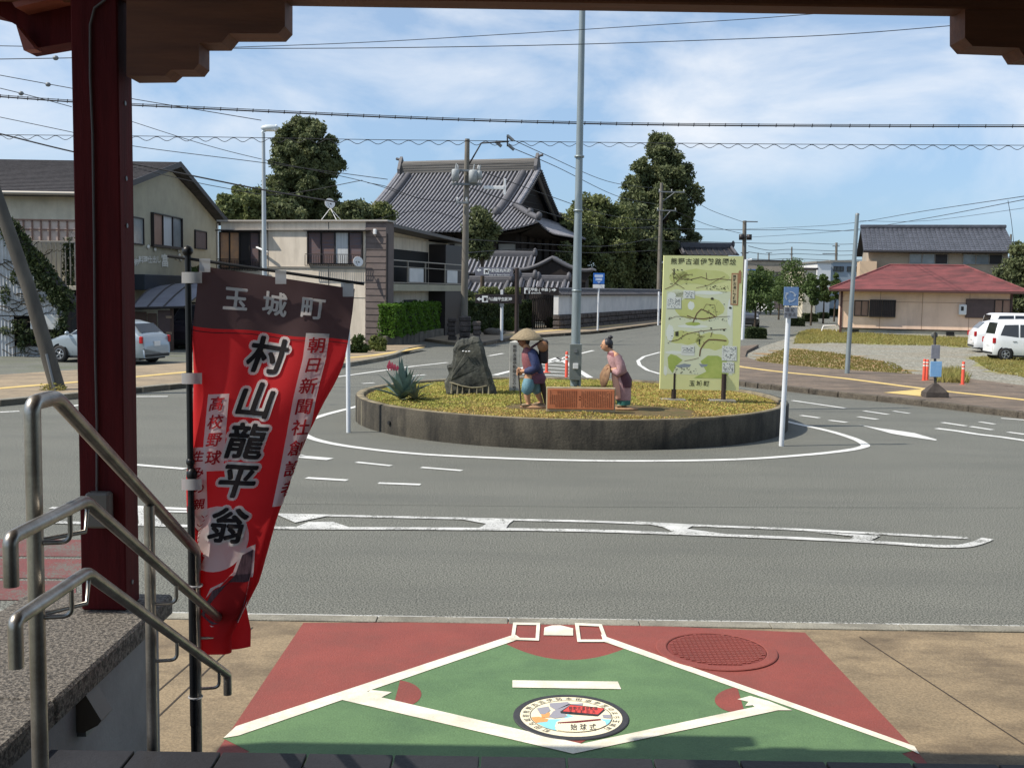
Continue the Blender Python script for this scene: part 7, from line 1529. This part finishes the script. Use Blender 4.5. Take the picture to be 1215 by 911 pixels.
q = MB(); q.bbox(-.06, -.05, 0, .08, .0, zE-.1, .01); part('corner_trim', q, mat('brown_gutter', rgb(84, 56, 52)), t); q = MB(); q.bbox(Lr-.1, -.05, zF, Lr+.04, .0, zE-.1, .01); part('corner_trim', q, MATS['brown_gutter'], t)
for px in (1045, 1095, 1151): a, z_ = RF(px, 350); q = MB(); q.box(a-.015, -.008, zF, a+.015, .001, zE-.02); part('panel_joint', q, mat('joint_brown', rgb(170, 136, 112), .8), t)
q = MB(); q.box(0, -.009, RF(1060, 358.5)[1], Lr, .001, RF(1060, 358.5)[1]+.03); part('panel_joint', q, MATS['joint_brown'], t)
a, za = RF(1013, 375); b, zb_ = RF(1031, 356.5); window(t, a, za, b, zb_, 0, 2, pane=M_shutL, depth=.07)
a, za = RF(1030.5, 376); b, zb_ = RF(1063, 356); window(t, a+.04, za, b, zb_, 0, 2, pane=M_shut, depth=.06); gr = part('window_grille', MB().bbox(a+.04, -.24, za, b, -.20, za+.05, .005).bbox(a+.04, -.24, zb_-.05, b, -.20, zb_, .005), M_frame, t); q = MB(); q.box(-.02, -.02, za, .02, .02, zb_); qm = q.mesh('grille_bar', M_frame)
for i in range(15): o = link('grille_bar', qm, gr); o.location = (a+.06+(b-a-.08)*i/14, -.22, 0)
a, za = RF(1145, 377); b, zb_ = RF(1200, 355.5); xm = a+(b-a)*.62; q = MB(); q.bbox(a, -.12, za, xm, -.002, zb_, .02); o = part('shutter_box', q, M_shut, t); window(t, xm+.02, za, b, zb_, 0, 2, pane=M_shutL, depth=.09)
a, za = RF(1137, 373.5); q = MB(); q.bbox(a, -.3, za, a+.42, -.002, za+.62, .04); o = part('meter_box', q, M_white, t); q = MB(); q.bbox(a+.1, -.33, za+.25, a+.25, -.301, za+.5, .01); part('meter_dial', q, M_frame, o)
for px in (1010, 1123, 1158): a, z_ = RF(px, 392); q = MB(); q.box(a, .03, zF-.35, a+.45, .058, zF-.12); part('vent_slot', q, M_dark, t)
# two storey house behind
YK2 = 84; a0, a1 = A(1031, 300, YK2).x, A(1184, 300, YK2).x
t = house('black_tiled_house', 'two storey grey house with a black tiled roof behind the red roofed bungalow', 'house', (a0, YK2), -.25); zE = ZA(297, YK2, 1100); zR = ZA(271.5, YK2+3.5, 1100); Lk = (a1-a0)*1.0
M_kwall = mat('grey_brown_wall', rgb(172, 160, 142), .85, rgb(154, 142, 126), 1.5)
mb = MB(); mb.box(0, 0, 0, Lk, 8.5, zE-.1); part('wall', mb, M_kwall, t); mb = MB(); mb.prism([(0, 0, zE-.1), (0, 8.5, zE-.1), (0, 4.25, zR-.3)], (Lk, 0, 0)); part('gable_wall', mb, M_kwall, t)
mb = MB()
for s in (0, 1): y0, y1 = (-.8, 4.25) if s == 0 else (9.3, 4.25); mb.add([(-.45, y0, zE-.1), (Lk+.45, y0, zE-.1), (Lk+.45, y1, zR), (-.45, y1, zR), (-.45, y0, zE-.28), (Lk+.45, y0, zE-.28), (Lk+.45, y1, zR-.18), (-.45, y1, zR-.18)], [(0, 1, 2, 3), (7, 6, 5, 4), (0, 4, 5, 1), (0, 3, 7, 4), (1, 5, 6, 2)])
part('roof', mb, M_kawd, t)
mb = MB(); nx, ny = int((Lk+.9)/.34), 13
for j in range(ny):
    for i in range(nx):
        x = -.45+(Lk+.9)*i/nx; w = (Lk+.9)/nx; u, u2 = j/ny, (j+1)/ny; y = -.8+5.05*u; y2 = -.8+5.05*u2; z = zE-.1+(zR-zE+.1)*u; z2 = zE-.1+(zR-zE+.1)*u2
        mb.add([(x+.01, y-.02, z+.02), (x+w*.5, y-.02, z+.085), (x+w-.01, y-.02, z+.02), (x+.01, y2, z2+.01), (x+w*.5, y2, z2+.045), (x+w-.01, y2, z2+.01), (x+w*.5, y-.02, z-.02)], [(0, 1, 4, 3), (1, 2, 5, 4), (0, 6, 1), (6, 2, 1)])
part('roof_tile', mb, M_kawb, t, stuff=True)
q = MB(); q.bbox(-.5, 4.1, zR, Lk+.5, 4.4, zR+.28, .05); part('ridge', q, M_kawb, t); q = MB(); q.tube([(-.45, -.88, zE-.2), (Lk+.45, -.88, zE-.2)], .08, 6); part('gutter', q, M_frame, t)
for (px0, px1, n, ps) in ((1076, 1119, 3, [M_paneb, M_paneb, M_frame]), (1135, 1178, 3, [M_paneb, M_paneb, M_frame])):
    a, b = A(px0, 305, YK2).x-a0, A(px1, 305, YK2).x-a0; window(t, a, ZA(314, YK2, 1100), b, ZA(301.5, YK2, 1100), 0, n, panes=ps, depth=.1, fr=M_alu)
q = MB(); a = A(1025, 310, YK2-1).x-a0; q.box(a, -1.2, 0, a+1.2, 3, ZA(310, YK2-1, 1028)); part('chimney_block', q, mat('tan_block', rgb(196, 172, 144), .85), t)
t, L2, zr, ze = gabled('small_tiled_house', 'small grey tiled roof showing right of the black tiled house', 92, 1186, 1206, 299, 317, 2.2, rot=.1, sp=.3, rr=.06, wallm=M_kwall, cat='house')
for (cx, cy, w, h, Y, n, lb) in ((1212, 335, 46, 90, 74, 9000, 'leafy tree at the right picture edge behind the bungalow'), (1200, 325, 34, 26, 80, 2500, 'low hedge tree below the small grey roof')):
    b = Vector((A(cx, 340, Y).x, Y, 0)); tree(lb, b, 0, 0, 0, crownpx(cx, cy, w, h, Y, b, 6, 9, n, [(0, .9), (.5, 1), (1, .4)]), n, .13, M_t1, n % 91, trunk=.2)
# far buildings
def block(label, x0, x1, yt, Y, m, wins=(), roof=None, depth=8, name='building'):
    a, b = A(x0, 340, Y).x, A(x1, 340, Y).x; t = thing(name, label, 'building', (a, Y, 0)); z = ZA(yt, Y, x0); mb = MB(); mb.box(0, 0, 0, b-a, depth, z); part('wall', mb, m, t)
    q = MB(); q.box(-.15, -.15, z+.002, b-a+.15, depth+.15, z+.2); part('roof_edge', q, roof or M_alu, t)
    for (u0, u1, y0, y1, n) in wins: window(t, A(u0, 340, Y).x-a, ZA(y1, Y, x0), A(u1, 340, Y).x-a, ZA(y0, Y, x0), 0, n, depth=.12)
    return t
block('white two storey block beyond the street trees', 969, 985, 312, 118, M_white); block('blue grey two storey block right of the white one', 985, 1026, 311, 120, mat('blue_grey_wall', rgb(150, 162, 172), .8), [(988, 1000, 316, 322, 3), (1004, 1020, 316, 322, 3)])
block('low cream house with a dark roof left of the white block', 953, 968, 320, 112, M_cream, [], M_roofd); block('brown roofed row of far shops behind the street trees', 905, 935, 324, 160, M_brsid, [], M_roofd); block('tiny blue roofed far building', 888, 904, 321, 175, M_wpl, [], mat('far_blue_roof', rgb(62, 104, 168), .6)); block('small white far house among trees', 912, 919, 326, 140, M_white); block('grey far house behind the white street pole', 880, 897, 328, 130, M_kwall, [], M_roofd)
t, L2, zr, ze = gabled('dark_roofed_house', 'dark low pitched roof right behind the map board top', 118, 812, 880, 291, 303, 4.5, rot=-.05, sp=.6, rr=.05, tile=M_roofd, wallm=M_kwall, cat='house')
# street trees and planter hedges
M_phedge = mat('box_hedge_leaf', rgb(70, 84, 46), .75, rgb(50, 62, 34), 3, trans=.25)
hlab = ['box hedge at the foot of the white street pole', 'box hedge left of the three street tree pits', 'box hedge under the middle street tree', 'small box hedge under the third street tree', 'box hedge nearest the peach bungalow corner']
for k, (x0, x1, yb, yt) in enumerate(((886, 908, 402, 390), (936, 953, 387, 377.5), (954, 968.5, 382, 372.5), (972, 982, 378, 371.5), (985, 994, 375, 367))):
    a, b = G(x0, yb, 0), G(x1, yb, 0); b.y = a.y; hedge('box_hedge', hlab[k], a, b, ZA(yt, a.y, x0), .9, 2600, .05, M_phedge, 40+k, group='box hedges along the street')
tl_ = [(897, 388, 345, 46, 44, 64, 'nearest street tree, low and loose, by the white pole'), (938, 374, 335, 40, 52, 90, 'dense street tree above the faded blue sign'), (963.5, 372, 343, 22, 34, 84, 'upright street tree with a bare stem left of the bungalow'), (978, 372, 342, 18, 30, 90, 'second upright street tree nearer the bungalow'), (991, 368, 340, 14, 30, 96, 'street tree half hidden by the bungalow eave'),
       (915, 360, 338, 30, 34, 120, 'far street tree in the middle of the street'), (925, 358, 343, 22, 24, 100, 'low bushy street tree left of the blue sign'), (903, 356, 333, 18, 34, 135, 'slender far street tree beside the grey house'), (948, 356, 336, 20, 26, 140, 'far street tree before the cream house')]
for k, (x, yb, cy, w, h, Y, lb) in enumerate(tl_):
    b = Vector((A(x, 345, Y).x, Y, 0)); kk = Y/FPX
    tree(lb, b, 0, 0, 0, crownpx(x, cy, w, h, Y, b, 5, min(w, h)*.2, 50+k, [(0, .6), (.4, 1), (.8, .7), (1, .3)]), 3200 if Y < 100 else 1800, .10 if Y < 100 else .14, M_t3, 60+k, trunk=.09, group='street trees', core=False)
t = thing('bike_rack', 'low white metal hoop by the corner of the peach bungalow', 'rail', G(975, 396, 0)); p0, p1, p2, p3 = G(974, 395, 0), G(976, 385, 0), G(991, 385.5, 0), G(993, 393, 0); Yq = p0.y
part('hoop', MB().tube([A(974, 395, Yq), A(977, 386.5, Yq), A(991, 386, Yq), A(993, 393.5, Yq)], .04, 8), M_white, t, world=True)
# far tree line that closes the horizon
g_ = random.Random(2)
def treeline(name, label, x0, x1, Y, hlo, hhi, n, m, seed):
    g = random.Random(seed); bl = []
    for i in range(n): x = x0+(x1-x0)*i/n+g.uniform(-2, 2); h = g.uniform(hlo, hhi); bl.append((x, Y+g.uniform(-8, 8), h*.5, g.uniform(4, 8), 5, h*.55))
    V, F = leafcloud(bl, n*260, .75, seed=seed, shell=.7); o = link(name, npmesh(name, V, F, m)); tag(o, label, 'trees', kind='stuff')
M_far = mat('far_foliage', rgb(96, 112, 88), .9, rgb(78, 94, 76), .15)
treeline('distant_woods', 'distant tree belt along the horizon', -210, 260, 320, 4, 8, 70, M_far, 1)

fx = 838
fl = 0
ORD = ('first', 'second', 'third', 'fourth', 'fifth', 'sixth', 'seventh', 'eighth', 'ninth', 'tenth')
for i in range(10):
    Y = 175+((i*37) % 60); w = g_.uniform(9, 15); h = g_.uniform(4.5, 7); cn, cm = (('grey', M_kwall), ('pale', M_wpl), ('cream', M_cream))[i % 3]
    block('%s far %s house from the left beyond the street trees' % (ORD[i], cn), fx, fx+w/Y*FPX, 341-(h-2.55)/Y*FPX, Y, cm, [], (M_roofd, M_kawb)[i % 2], name='far_house'); fx += w/Y*FPX*.62
# ================================================================ VEHICLES
M_tyre = mat('tyre_rubber', (.02, .02, .02), .8); M_rim = mat('alloy_rim', rgb(170, 172, 174), .3, metal=.7); M_cglass = mat('car_glass', (.02, .022, .025), .04, spec=.9); M_tail = mat('tail_light', rgb(170, 24, 28), .25); M_head = mat('head_light', rgb(210, 214, 216), .15); M_trim = mat('black_trim', (.02, .02, .02), .5)
def car(name, label, cat, loc, rz, Lc, Wc, st, paint, glass, wheels, wr=.29, scale=1.0, group=None, beltz=.95, lights=()):
    """st: stations (x, roofline z, roof half width fraction); x from front (-) to rear (+)"""
    t = thing(name, label, cat, loc, rz, group=group); t.scale = (scale,)*3; hw = Wc/2; z0 = .24
    def wid(z, zt, fr):   # half width at height z
        if z <= beltz: return hw*(1-.06*max(0, (.5-z)/.3))
        return hw*(1-(1-fr)*(z-beltz)/max(.05, zt-beltz))
    def ring(x, zt, fr, tp):
        b = min(beltz, zt-.06); zs = [z0, .36, .55, .75*b+.1, b, b+(zt-b)*.5, zt-.05, zt]; out = []
        for k, z in enumerate(zs[:-1]): out.append((x, wid(z, zt, fr)*tp*(.965 if k == 0 else 1), z))
        wtop = wid(zt, zt, fr)*tp; out.append((x, wtop*.90, zt-.008)); out.append((x, wtop*.5, zt+.012)); out.append((x, 0, zt+.018)); return out
    mb = MB(); vs = []; n = len(st); x0, x1 = st[0][0], st[-1][0]
    for (x, zt, fr) in st:
        e = min((x-x0), (x1-x))/.35; tp = 1-.10*(max(0, 1-e))**2; r = ring(x, zt, fr, tp); vs += r+[(a, -b, c) for a, b, c in r[-2::-1]]
    m = len(vs)//n; mb.add(vs, [(i*m+j, i*m+j+1, (i+1)*m+j+1, (i+1)*m+j) for i in range(n-1) for j in range(m-1)], 0, True)
    mb.add(vs[:m], [tuple(range(m))[::-1]]); mb.add(vs[-m:], [tuple(range(m))]); body = part('body', mb, paint, t)
    part('underbody', MB().box(x0+.2, -hw*.9, .16, x1-.2, hw*.9, z0+.01), M_trim, t)
    def ztop(x):
        for (a, za, fa), (b, zb, fb) in zip(st[:-1], st[1:]):
            if a <= x <= b: u = (x-a)/(b-a); return za+(zb-za)*u, fa+(fb-fa)*u
        return st[-1][1], st[-1][2]
    def sidep(x, z, s, off=.006): zt, fr = ztop(x); e = min((x-x0), (x1-x))/.35; tp = 1-.10*(max(0, 1-e))**2; return Vector((x, s*(wid(z, zt, fr)*tp+off), z))
    for s in (-1, 1):
        for q in glass:
            mb = MB(); P = [sidep(x, z, s) for x, z in q]; nq = len(P); mb.poly(P if s < 0 else P[::-1]); part('side_window', mb, M_cglass, t)
        for x in wheels:
            w = thing('wheel', 'x', 'x'); del w['label']; del w['category']; w.parent = t; w.location = (x, s*(hw-.10), wr)
            part('tyre', MB().lathe([(wr*.62, -.09), (wr*.94, -.095), (wr, -.07), (wr, .07), (wr*.94, .095), (wr*.62, .09)], 24, ax='y'), M_tyre, w)
            rm = MB(); rm.lathe([(0, .06*s), (wr*.18, .075*s), (wr*.2, .05*s)], 12, ax='y'); rm.lathe([(wr*.55, .085*s), (wr*.64, .09*s), (wr*.64, .02*s)], 24, ax='y')
            for k in range(5): a = 6.2832*k/5; rm.prism([(math.cos(a+da)*r, .07*s, math.sin(a+da)*r) for r, da in ((.1*wr, -.5), (wr*.6, -.16), (wr*.6, .16), (.1*wr, .5))], (0, -.025*s, 0))
            part('rim', rm, M_rim, w); part('brake', MB().lathe([(0, 0), (wr*.6, 0)], 16, ax='y'), M_trim, w)
            part('wheel_arch', MB().lathe([(0, s*(.098)), (wr*1.16, s*.098), (wr*1.16, s*.10)], 24, ax='y', c=(x, s*(hw-.10), wr+.02)), M_trim, t)
            w.location.y = s*(hw-.055)
        zt, fr = ztop(-Lc*.22); mb = MB(); mb.blob((-Lc*.235, s*(hw+.09), beltz+.06), (.07, .09, .075), 10); part('mirror', mb, paint, t)
        mb = MB()
        for xd in (-Lc*.02, Lc*.22): mb.bbox(xd, s*hw-.004 if s > 0 else -hw-.02, beltz-.14, xd+.16, s*hw+.02 if s > 0 else -hw+.004, beltz-.105, .006)
        part('door_handle', mb, M_rim if paint is not M_trim else M_rim, t)
        mb = MB()
        for xd in (-Lc*.20, Lc*.06, Lc*.28): a, b = sidep(xd, .36, s, .002), sidep(xd, beltz, s, .002); mb.box(xd-.004, min(a.y, a.y+s*.003), .36, xd+.004, max(a.y, a.y+s*.003), beltz)
        part('door_gap', mb, M_trim, t)
    # front and rear glass follow the roofline
    for (a, b, inset) in lights: 
        P = []
        for x, yy in ((a, -1), (a, 1), (b, 1), (b, -1)):
            zt, fr = ztop(x); wv = wid(zt-.04, zt, fr)*inset; P.append(Vector((x, yy*wv, zt+.028)))
        mb = MB(); mb.poly(P if (P[1]-P[0]).cross(P[2]-P[1]).z > 0 else P[::-1]); part('windscreen', mb, M_cglass, t)
    for s in (-1, 1):
        mb = MB(); mb.bbox(x1-.12, s*hw*.93-.10, beltz-.22, x1+.01, s*hw*.93+.02*s, beltz+.02, .02); part('tail_light', mb, M_tail, t)
        mb = MB(); mb.bbox(x0-.0, s*hw*.72-.16, .58, x0+.18, s*hw*.72+.16, .70, .03); part('head_light', mb, M_head, t)
    mb = MB(); mb.bbox(x1-.02, -.17, .62, x1+.015, .17, .79, .004); part('number_plate', mb, M_white, t)
    mb = MB(); mb.bbox(x1-.05, -hw*.82, .26, x1+.02, hw*.82, .36, .02); part('bumper_trim', mb, M_trim, t); mb = MB(); mb.bbox(x0-.02, -hw*.7, .26, x0+.05, hw*.7, .42, .02); part('bumper_trim', mb, M_trim, t)
    return t
W_white = mat('white_car_paint', rgb(232, 234, 236), .25, coat=.6); W_silv = mat('silver_car_paint', rgb(160, 170, 176), .3, metal=.3, coat=.6); W_blk = mat('black_car_paint', (.015, .016, .02), .15, coat=.8); W_dark = mat('dark_van_paint', rgb(50, 44, 52), .25, coat=.6)
hatch = [(-1.95, .62, .9), (-1.85, .74, .9), (-1.3, .92, .88), (-.95, 1.02, .86), (-.35, 1.40, .80), (.1, 1.50, .78), (.9, 1.48, .78), (1.45, 1.36, .78), (1.75, 1.05, .84), (1.93, .98, .88), (1.98, .60, .9), (1.98, .32, .92)]
hglass = [[(-.85, .98), (-.32, 1.32), (.08, 1.40), (.08, .98)], [(.14, .98), (.14, 1.40), (.85, 1.38), (.95, .99)], [(1.0, 1.0), (.93, 1.36), (1.3, 1.32), (1.52, 1.08)]]
p = G(128, 437, .03); c_ = car('parked_car', 'silver hatchback parked behind the red column', 'car', (A(128, 430, 34.2).x, 34.2, .03), R_(-16), 3.95, 1.68, hatch, W_silv, hglass, (-1.3, 1.2), scale=.90, lights=((-.9, -.4, .86), (1.46, 1.74, .82)))
kei = [(-1.68, .60, .9), (-1.62, .85, .9), (-1.2, 1.02, .92), (-.75, 1.60, .86), (-.2, 1.66, .85), (1.3, 1.65, .85), (1.5, 1.58, .86), (1.62, 1.1, .92), (1.68, .9, .94), (1.69, .32, .94)]
kglass = [[(-.95, 1.02), (-.68, 1.46), (-.18, 1.54), (-.18, 1.0)], [(-.12, 1.0), (-.12, 1.54), (.62, 1.54), (.62, 1.0)], [(.68, 1.0), (.68, 1.54), (1.25, 1.52), (1.42, 1.08)]]
def carpx(xl, yb, z=.05): return G(xl, yb, z)
q = G(1178, 428, .05); car('parked_car', 'white boxy small car nearest the orange bollard', 'car', (q.x+1.62, q.y+.6, .05), R_(180-6), 3.4, 1.48, kei, W_white, kglass, (-1.2, 1.18), wr=.28, scale=.9, group='white cars parked on the lot', lights=((-1.15, -.8, .9), (1.5, 1.62, .85)))
suv = [(-2.2, .7, .9), (-2.1, .95, .9), (-1.4, 1.08, .88), (-.75, 1.55, .80), (-.1, 1.66, .78), (1.2, 1.62, .78), (1.75, 1.48, .80), (2.1, 1.15, .86), (2.2, 1.0, .9), (2.25, .34, .92)]
sglass = [[(-1.1, 1.08), (-.7, 1.44), (.0, 1.55), (.0, 1.06)], [(.06, 1.06), (.06, 1.55), (.85, 1.53), (.95, 1.08)], [(1.02, 1.1), (.92, 1.52), (1.35, 1.48), (1.7, 1.2)]]
q = G(1159, 419, .05); car('parked_car', 'white rounded sports utility car between the boxy car and the van', 'car', (q.x+2.2, q.y+.9, .05), R_(180-12), 4.5, 1.82, suv, W_white, sglass, (-1.35, 1.35), wr=.33, scale=.88, group='white cars parked on the lot', beltz=1.02, lights=((-1.35, -.8, .86), (1.76, 2.08, .8)))
van = [(-2.3, .7, .92), (-2.2, 1.0, .92), (-1.7, 1.15, .9), (-1.0, 1.75, .86), (-.3, 1.83, .85), (1.9, 1.82, .85), (2.15, 1.7, .86), (2.28, 1.2, .92), (2.32, .34, .94)]
vglass = [[(-1.3, 1.15), (-.9, 1.6), (-.2, 1.7), (-.2, 1.12)], [(-.14, 1.12), (-.14, 1.7), (.85, 1.7), (.85, 1.12)], [(.92, 1.12), (.92, 1.7), (1.75, 1.68), (1.95, 1.2)]]
q = G(1170, 408, .05); car('parked_car', 'white van farthest back of the white cars on the lot', 'van', (q.x+2.3, q.y+.8, .05), R_(180-6), 4.6, 1.8, van, W_white, vglass, (-1.45, 1.45), wr=.32, scale=.86, group='white cars parked on the lot', beltz=1.08, lights=((-1.65, -1.05, .88), (2.15, 2.27, .8)))
q = A(222, 430, 41.5); car('parked_van', 'dark van standing nose out under the curved car shelter roof', 'van', (q.x+.3, 43.2, .03), R_(80), 4.2, 1.7, van, W_dark, vglass, (-1.4, 1.4), wr=.3, beltz=1.08, scale=.92, lights=((-1.65, -1.05, .88), (2.15, 2.27, .8)))
q = G(889, 388, 0); car('parked_car', 'black saloon half hidden behind the white street pole', 'car', (q.x-.1, q.y+1.2, 0), R_(84), 4.2, 1.7, hatch, W_blk, hglass, (-1.3, 1.2), lights=((-.9, -.4, .86), (1.46, 1.74, .82)))
q = G(986, 358.5, 0); car('parked_car', 'small white car far down the street behind the tree trunks', 'car', (q.x, 150, 0), R_(170), 4.2, 1.7, hatch, W_white, hglass, (-1.3, 1.2), lights=((-.9, -.4, .86), (1.46, 1.74, .82)))
# ================================================================ OVERHEAD WIRES
def wire(label, pts, Y, r=.012, m=M_wire, name='power_cable', sagk=8, group='overhead wires', extra=None):
    """pts: photo points, at distance Y (number or one per point)"""
    P = []; sp_ = spl(pts, sagk); n = len(sp_)
    Ys = Y if isinstance(Y, (list, tuple)) else [Y]*len(pts)
    for i, (x, y) in enumerate(sp_): u = i/(n-1)*(len(pts)-1); k = min(int(u), len(pts)-2); P.append(A(x, y, Ys[k]+(Ys[k+1]-Ys[k])*(u-k)))
    mb = MB(); mb.tube(P, r, 5); c = P[0]; t = thing(name, label, 'cable', c, group=group); part('cable', mb, m, t, world=True); return t, P
t, P = wire('thick bundled black cable crossing the whole sky', [(-60, 110), (0, 115), (90, 121.5), (155, 125), (300, 132), (450, 139), (600, 144.5), (750, 148), (900, 149.5), (1080, 150.3), (1300, 150.5)], 26, .017)
part('cable', MB().tube([p+Vector((0, .05, .045)) for p in P], .009, 5), M_wire, t, world=True)
q = MB(); L_ = 0
for i in range(0, len(P)-1): 
    a, b = P[i], P[i+1]; n = max(1, round((b-a).length/.8))
    for k in range(n): c = a.lerp(b, k/n); q.tube([c+Vector((0, .0, -.03)), c+Vector((.01, .0, .055))], .011, 5)
part('cable_tie', q, M_wire, t, stuff=True, world=True)
t, P = wire('thin cable with a wavy hanging wire looped below it', [(-60, 158), (0, 160), (155, 161.5), (300, 163.5), (450, 166), (600, 167.5), (700, 169), (900, 171), (1080, 172), (1300, 173)], 27, .008)
wv = []; 
for i in range(1500):
    x = -50+i*.9; 
    if x > 1270: break
    yy = lerpt([(-60, 158), (0, 160), (155, 161.5), (300, 163.5), (450, 166), (600, 167.5), (700, 169), (900, 171), (1080, 172), (1300, 173)], x); wv.append(A(x, yy+.5+2.4*(1-math.cos(x/23*6.2832+.8*math.sin(x*.021))), 27))
part('wavy_wire', MB().tube(wv[::3], .0075, 4), M_wire, t, world=True)
wire('upper thin wire sagging from the roof beam to the left', [(-40, 54), (150, 57), (400, 57.5), (640, 54), (850, 47.5), (1000, 41), (1150, 29)], 22, .008)
wire('thin wire just under the beam at the top', [(100, 62), (400, 52), (600, 41), (760, 31), (900, 22), (1000, 14)], 22, .007)
for lb, pts, Y, r, bl in (('thin wire with a ball insulator at the upper left', [(-40, 71), (85, 69), (200, 66)], 20, .008, (66, 69)), ('thin slanting wire left of the column with a ball insulator', [(-30, 84), (85, 105), (160, 118), (310, 143)], 22, .008, (57, 100.5)),
                      ('second slanting wire left of the column with a ball insulator', [(-30, 98), (25, 111), (85, 127)], 22, .008, (25, 111)), ('faint wire falling behind the column towards the street lamp', [(-30, 133), (85, 157), (155, 173), (310, 193), (460, 213)], 30, .010, None),
                      ('heavier cable falling from the left edge behind the column', [(-30, 152), (0, 159), (90, 181), (200, 203), (310, 225), (400, 240)], 30, .022, None), ('wire falling to the beige house roof corner', [(155, 144), (240, 171), (310, 189), (430, 215), (480, 232)], 40, .012, None),
                      ('thin wire from the shop roof towards the lamp', [(155, 198), (205, 210), (260, 222), (330, 231), (430, 214)], 42, .014, None)):
    t, P = wire(lb, pts, Y, r)
    if bl: part('ball_insulator', MB().blob(A(bl[0], bl[1], Y), (.055, .045, .045), 10), M_gmetal, t, world=True)
for lb, pts, Ys, r in (('cable from the transformer pole down to the beige house', [(554, 240), (500, 236), (460, 222), (436, 217)], [51, 49, 47, 46], .014), ('service wire sagging over the balcony wing', [(554, 262), (500, 250), (440, 262)], [51, 48, 46], .012),
                   ('wire from the bracket arm to the upper right', [(602, 163), (650, 185), (720, 215), (783, 224)], [51, 62, 78, 97], .02), ('second wire from the bracket arm towards the far pole', [(606, 175), (660, 198), (730, 232), (783, 243)], [51, 62, 78, 97], .02), ('lowest wire from the bracket arm towards the far pole', [(570, 203), (650, 232), (720, 255), (783, 262)], [51, 62, 78, 97], .02),
                   ('long wire over the trees between the two utility poles', [(554, 222), (640, 250), (720, 270), (783, 268)], [51, 62, 78, 97], .022), ('wire passing in front of the broad green tree', [(554, 284), (650, 290), (720, 292), (783, 281)], [51, 62, 78, 97], .022), ('lower wire passing the temple eave', [(554, 300), (620, 296), (700, 300), (783, 297)], [51, 62, 78, 97], .022),
                   ('wire from the right crossarm to the far transformer pole', [(812, 229), (840, 248), (883, 264)], [97, 100, 105], .022), ('wire from the lower crossarm to the far transformer pole', [(802, 251), (840, 267), (883, 278)], [97, 100, 105], .022), ('upper long wire across the right sky', [(883, 272), (1000, 266), (1100, 250), (1215, 233), (1260, 226)], [105, 80, 60, 45, 40], .016),
                   ('lower long wire across the right sky', [(883, 282), (1000, 274), (1100, 259), (1215, 237), (1260, 228)], [105, 80, 60, 45, 40], .016), ('slack wire above the black tiled roof', [(1020, 262), (1100, 262), (1215, 247)], [110, 100, 90], .018), ('short steep wire at the right edge', [(1196, 238), (1200, 262), (1203, 290)], [118, 119, 120], .03)):
    wire(lb, pts, Ys, r)
for k, (y0, y1) in enumerate(((271, 273), (285, 289), (292, 297), (299, 302), (307, 308), (313, 315))):
    wire(('top', 'second', 'third', 'fourth', 'fifth', 'lowest')[k]+' of the six far wires strung over the street', [(760 if k < 2 else 888, y0), (912, y1), (940, y1-1), (992, y1+1), (1024, y1)], [105, 120, 130, 130, 128], .03)

for o in bpy.data.objects:
    if o.type == 'MESH' and o.name.split('.')[0] in ('lettering', 'letter_outline', 'water', 'hills', 'hill', 'white_cloud', 'pale_field', 'olive_land', 'river', 'road_line', 'drawn_detail', 'inset_box', 'inset_writing', 'stitches', 'stitch_print', 'castle', 'crane_emblem', 'arrow_symbol', 'pictogram', 'wall_joint', 'shingle_course', 'side_label', 'pebble', 'eyes'):
        o['kind'] = 'stuff'
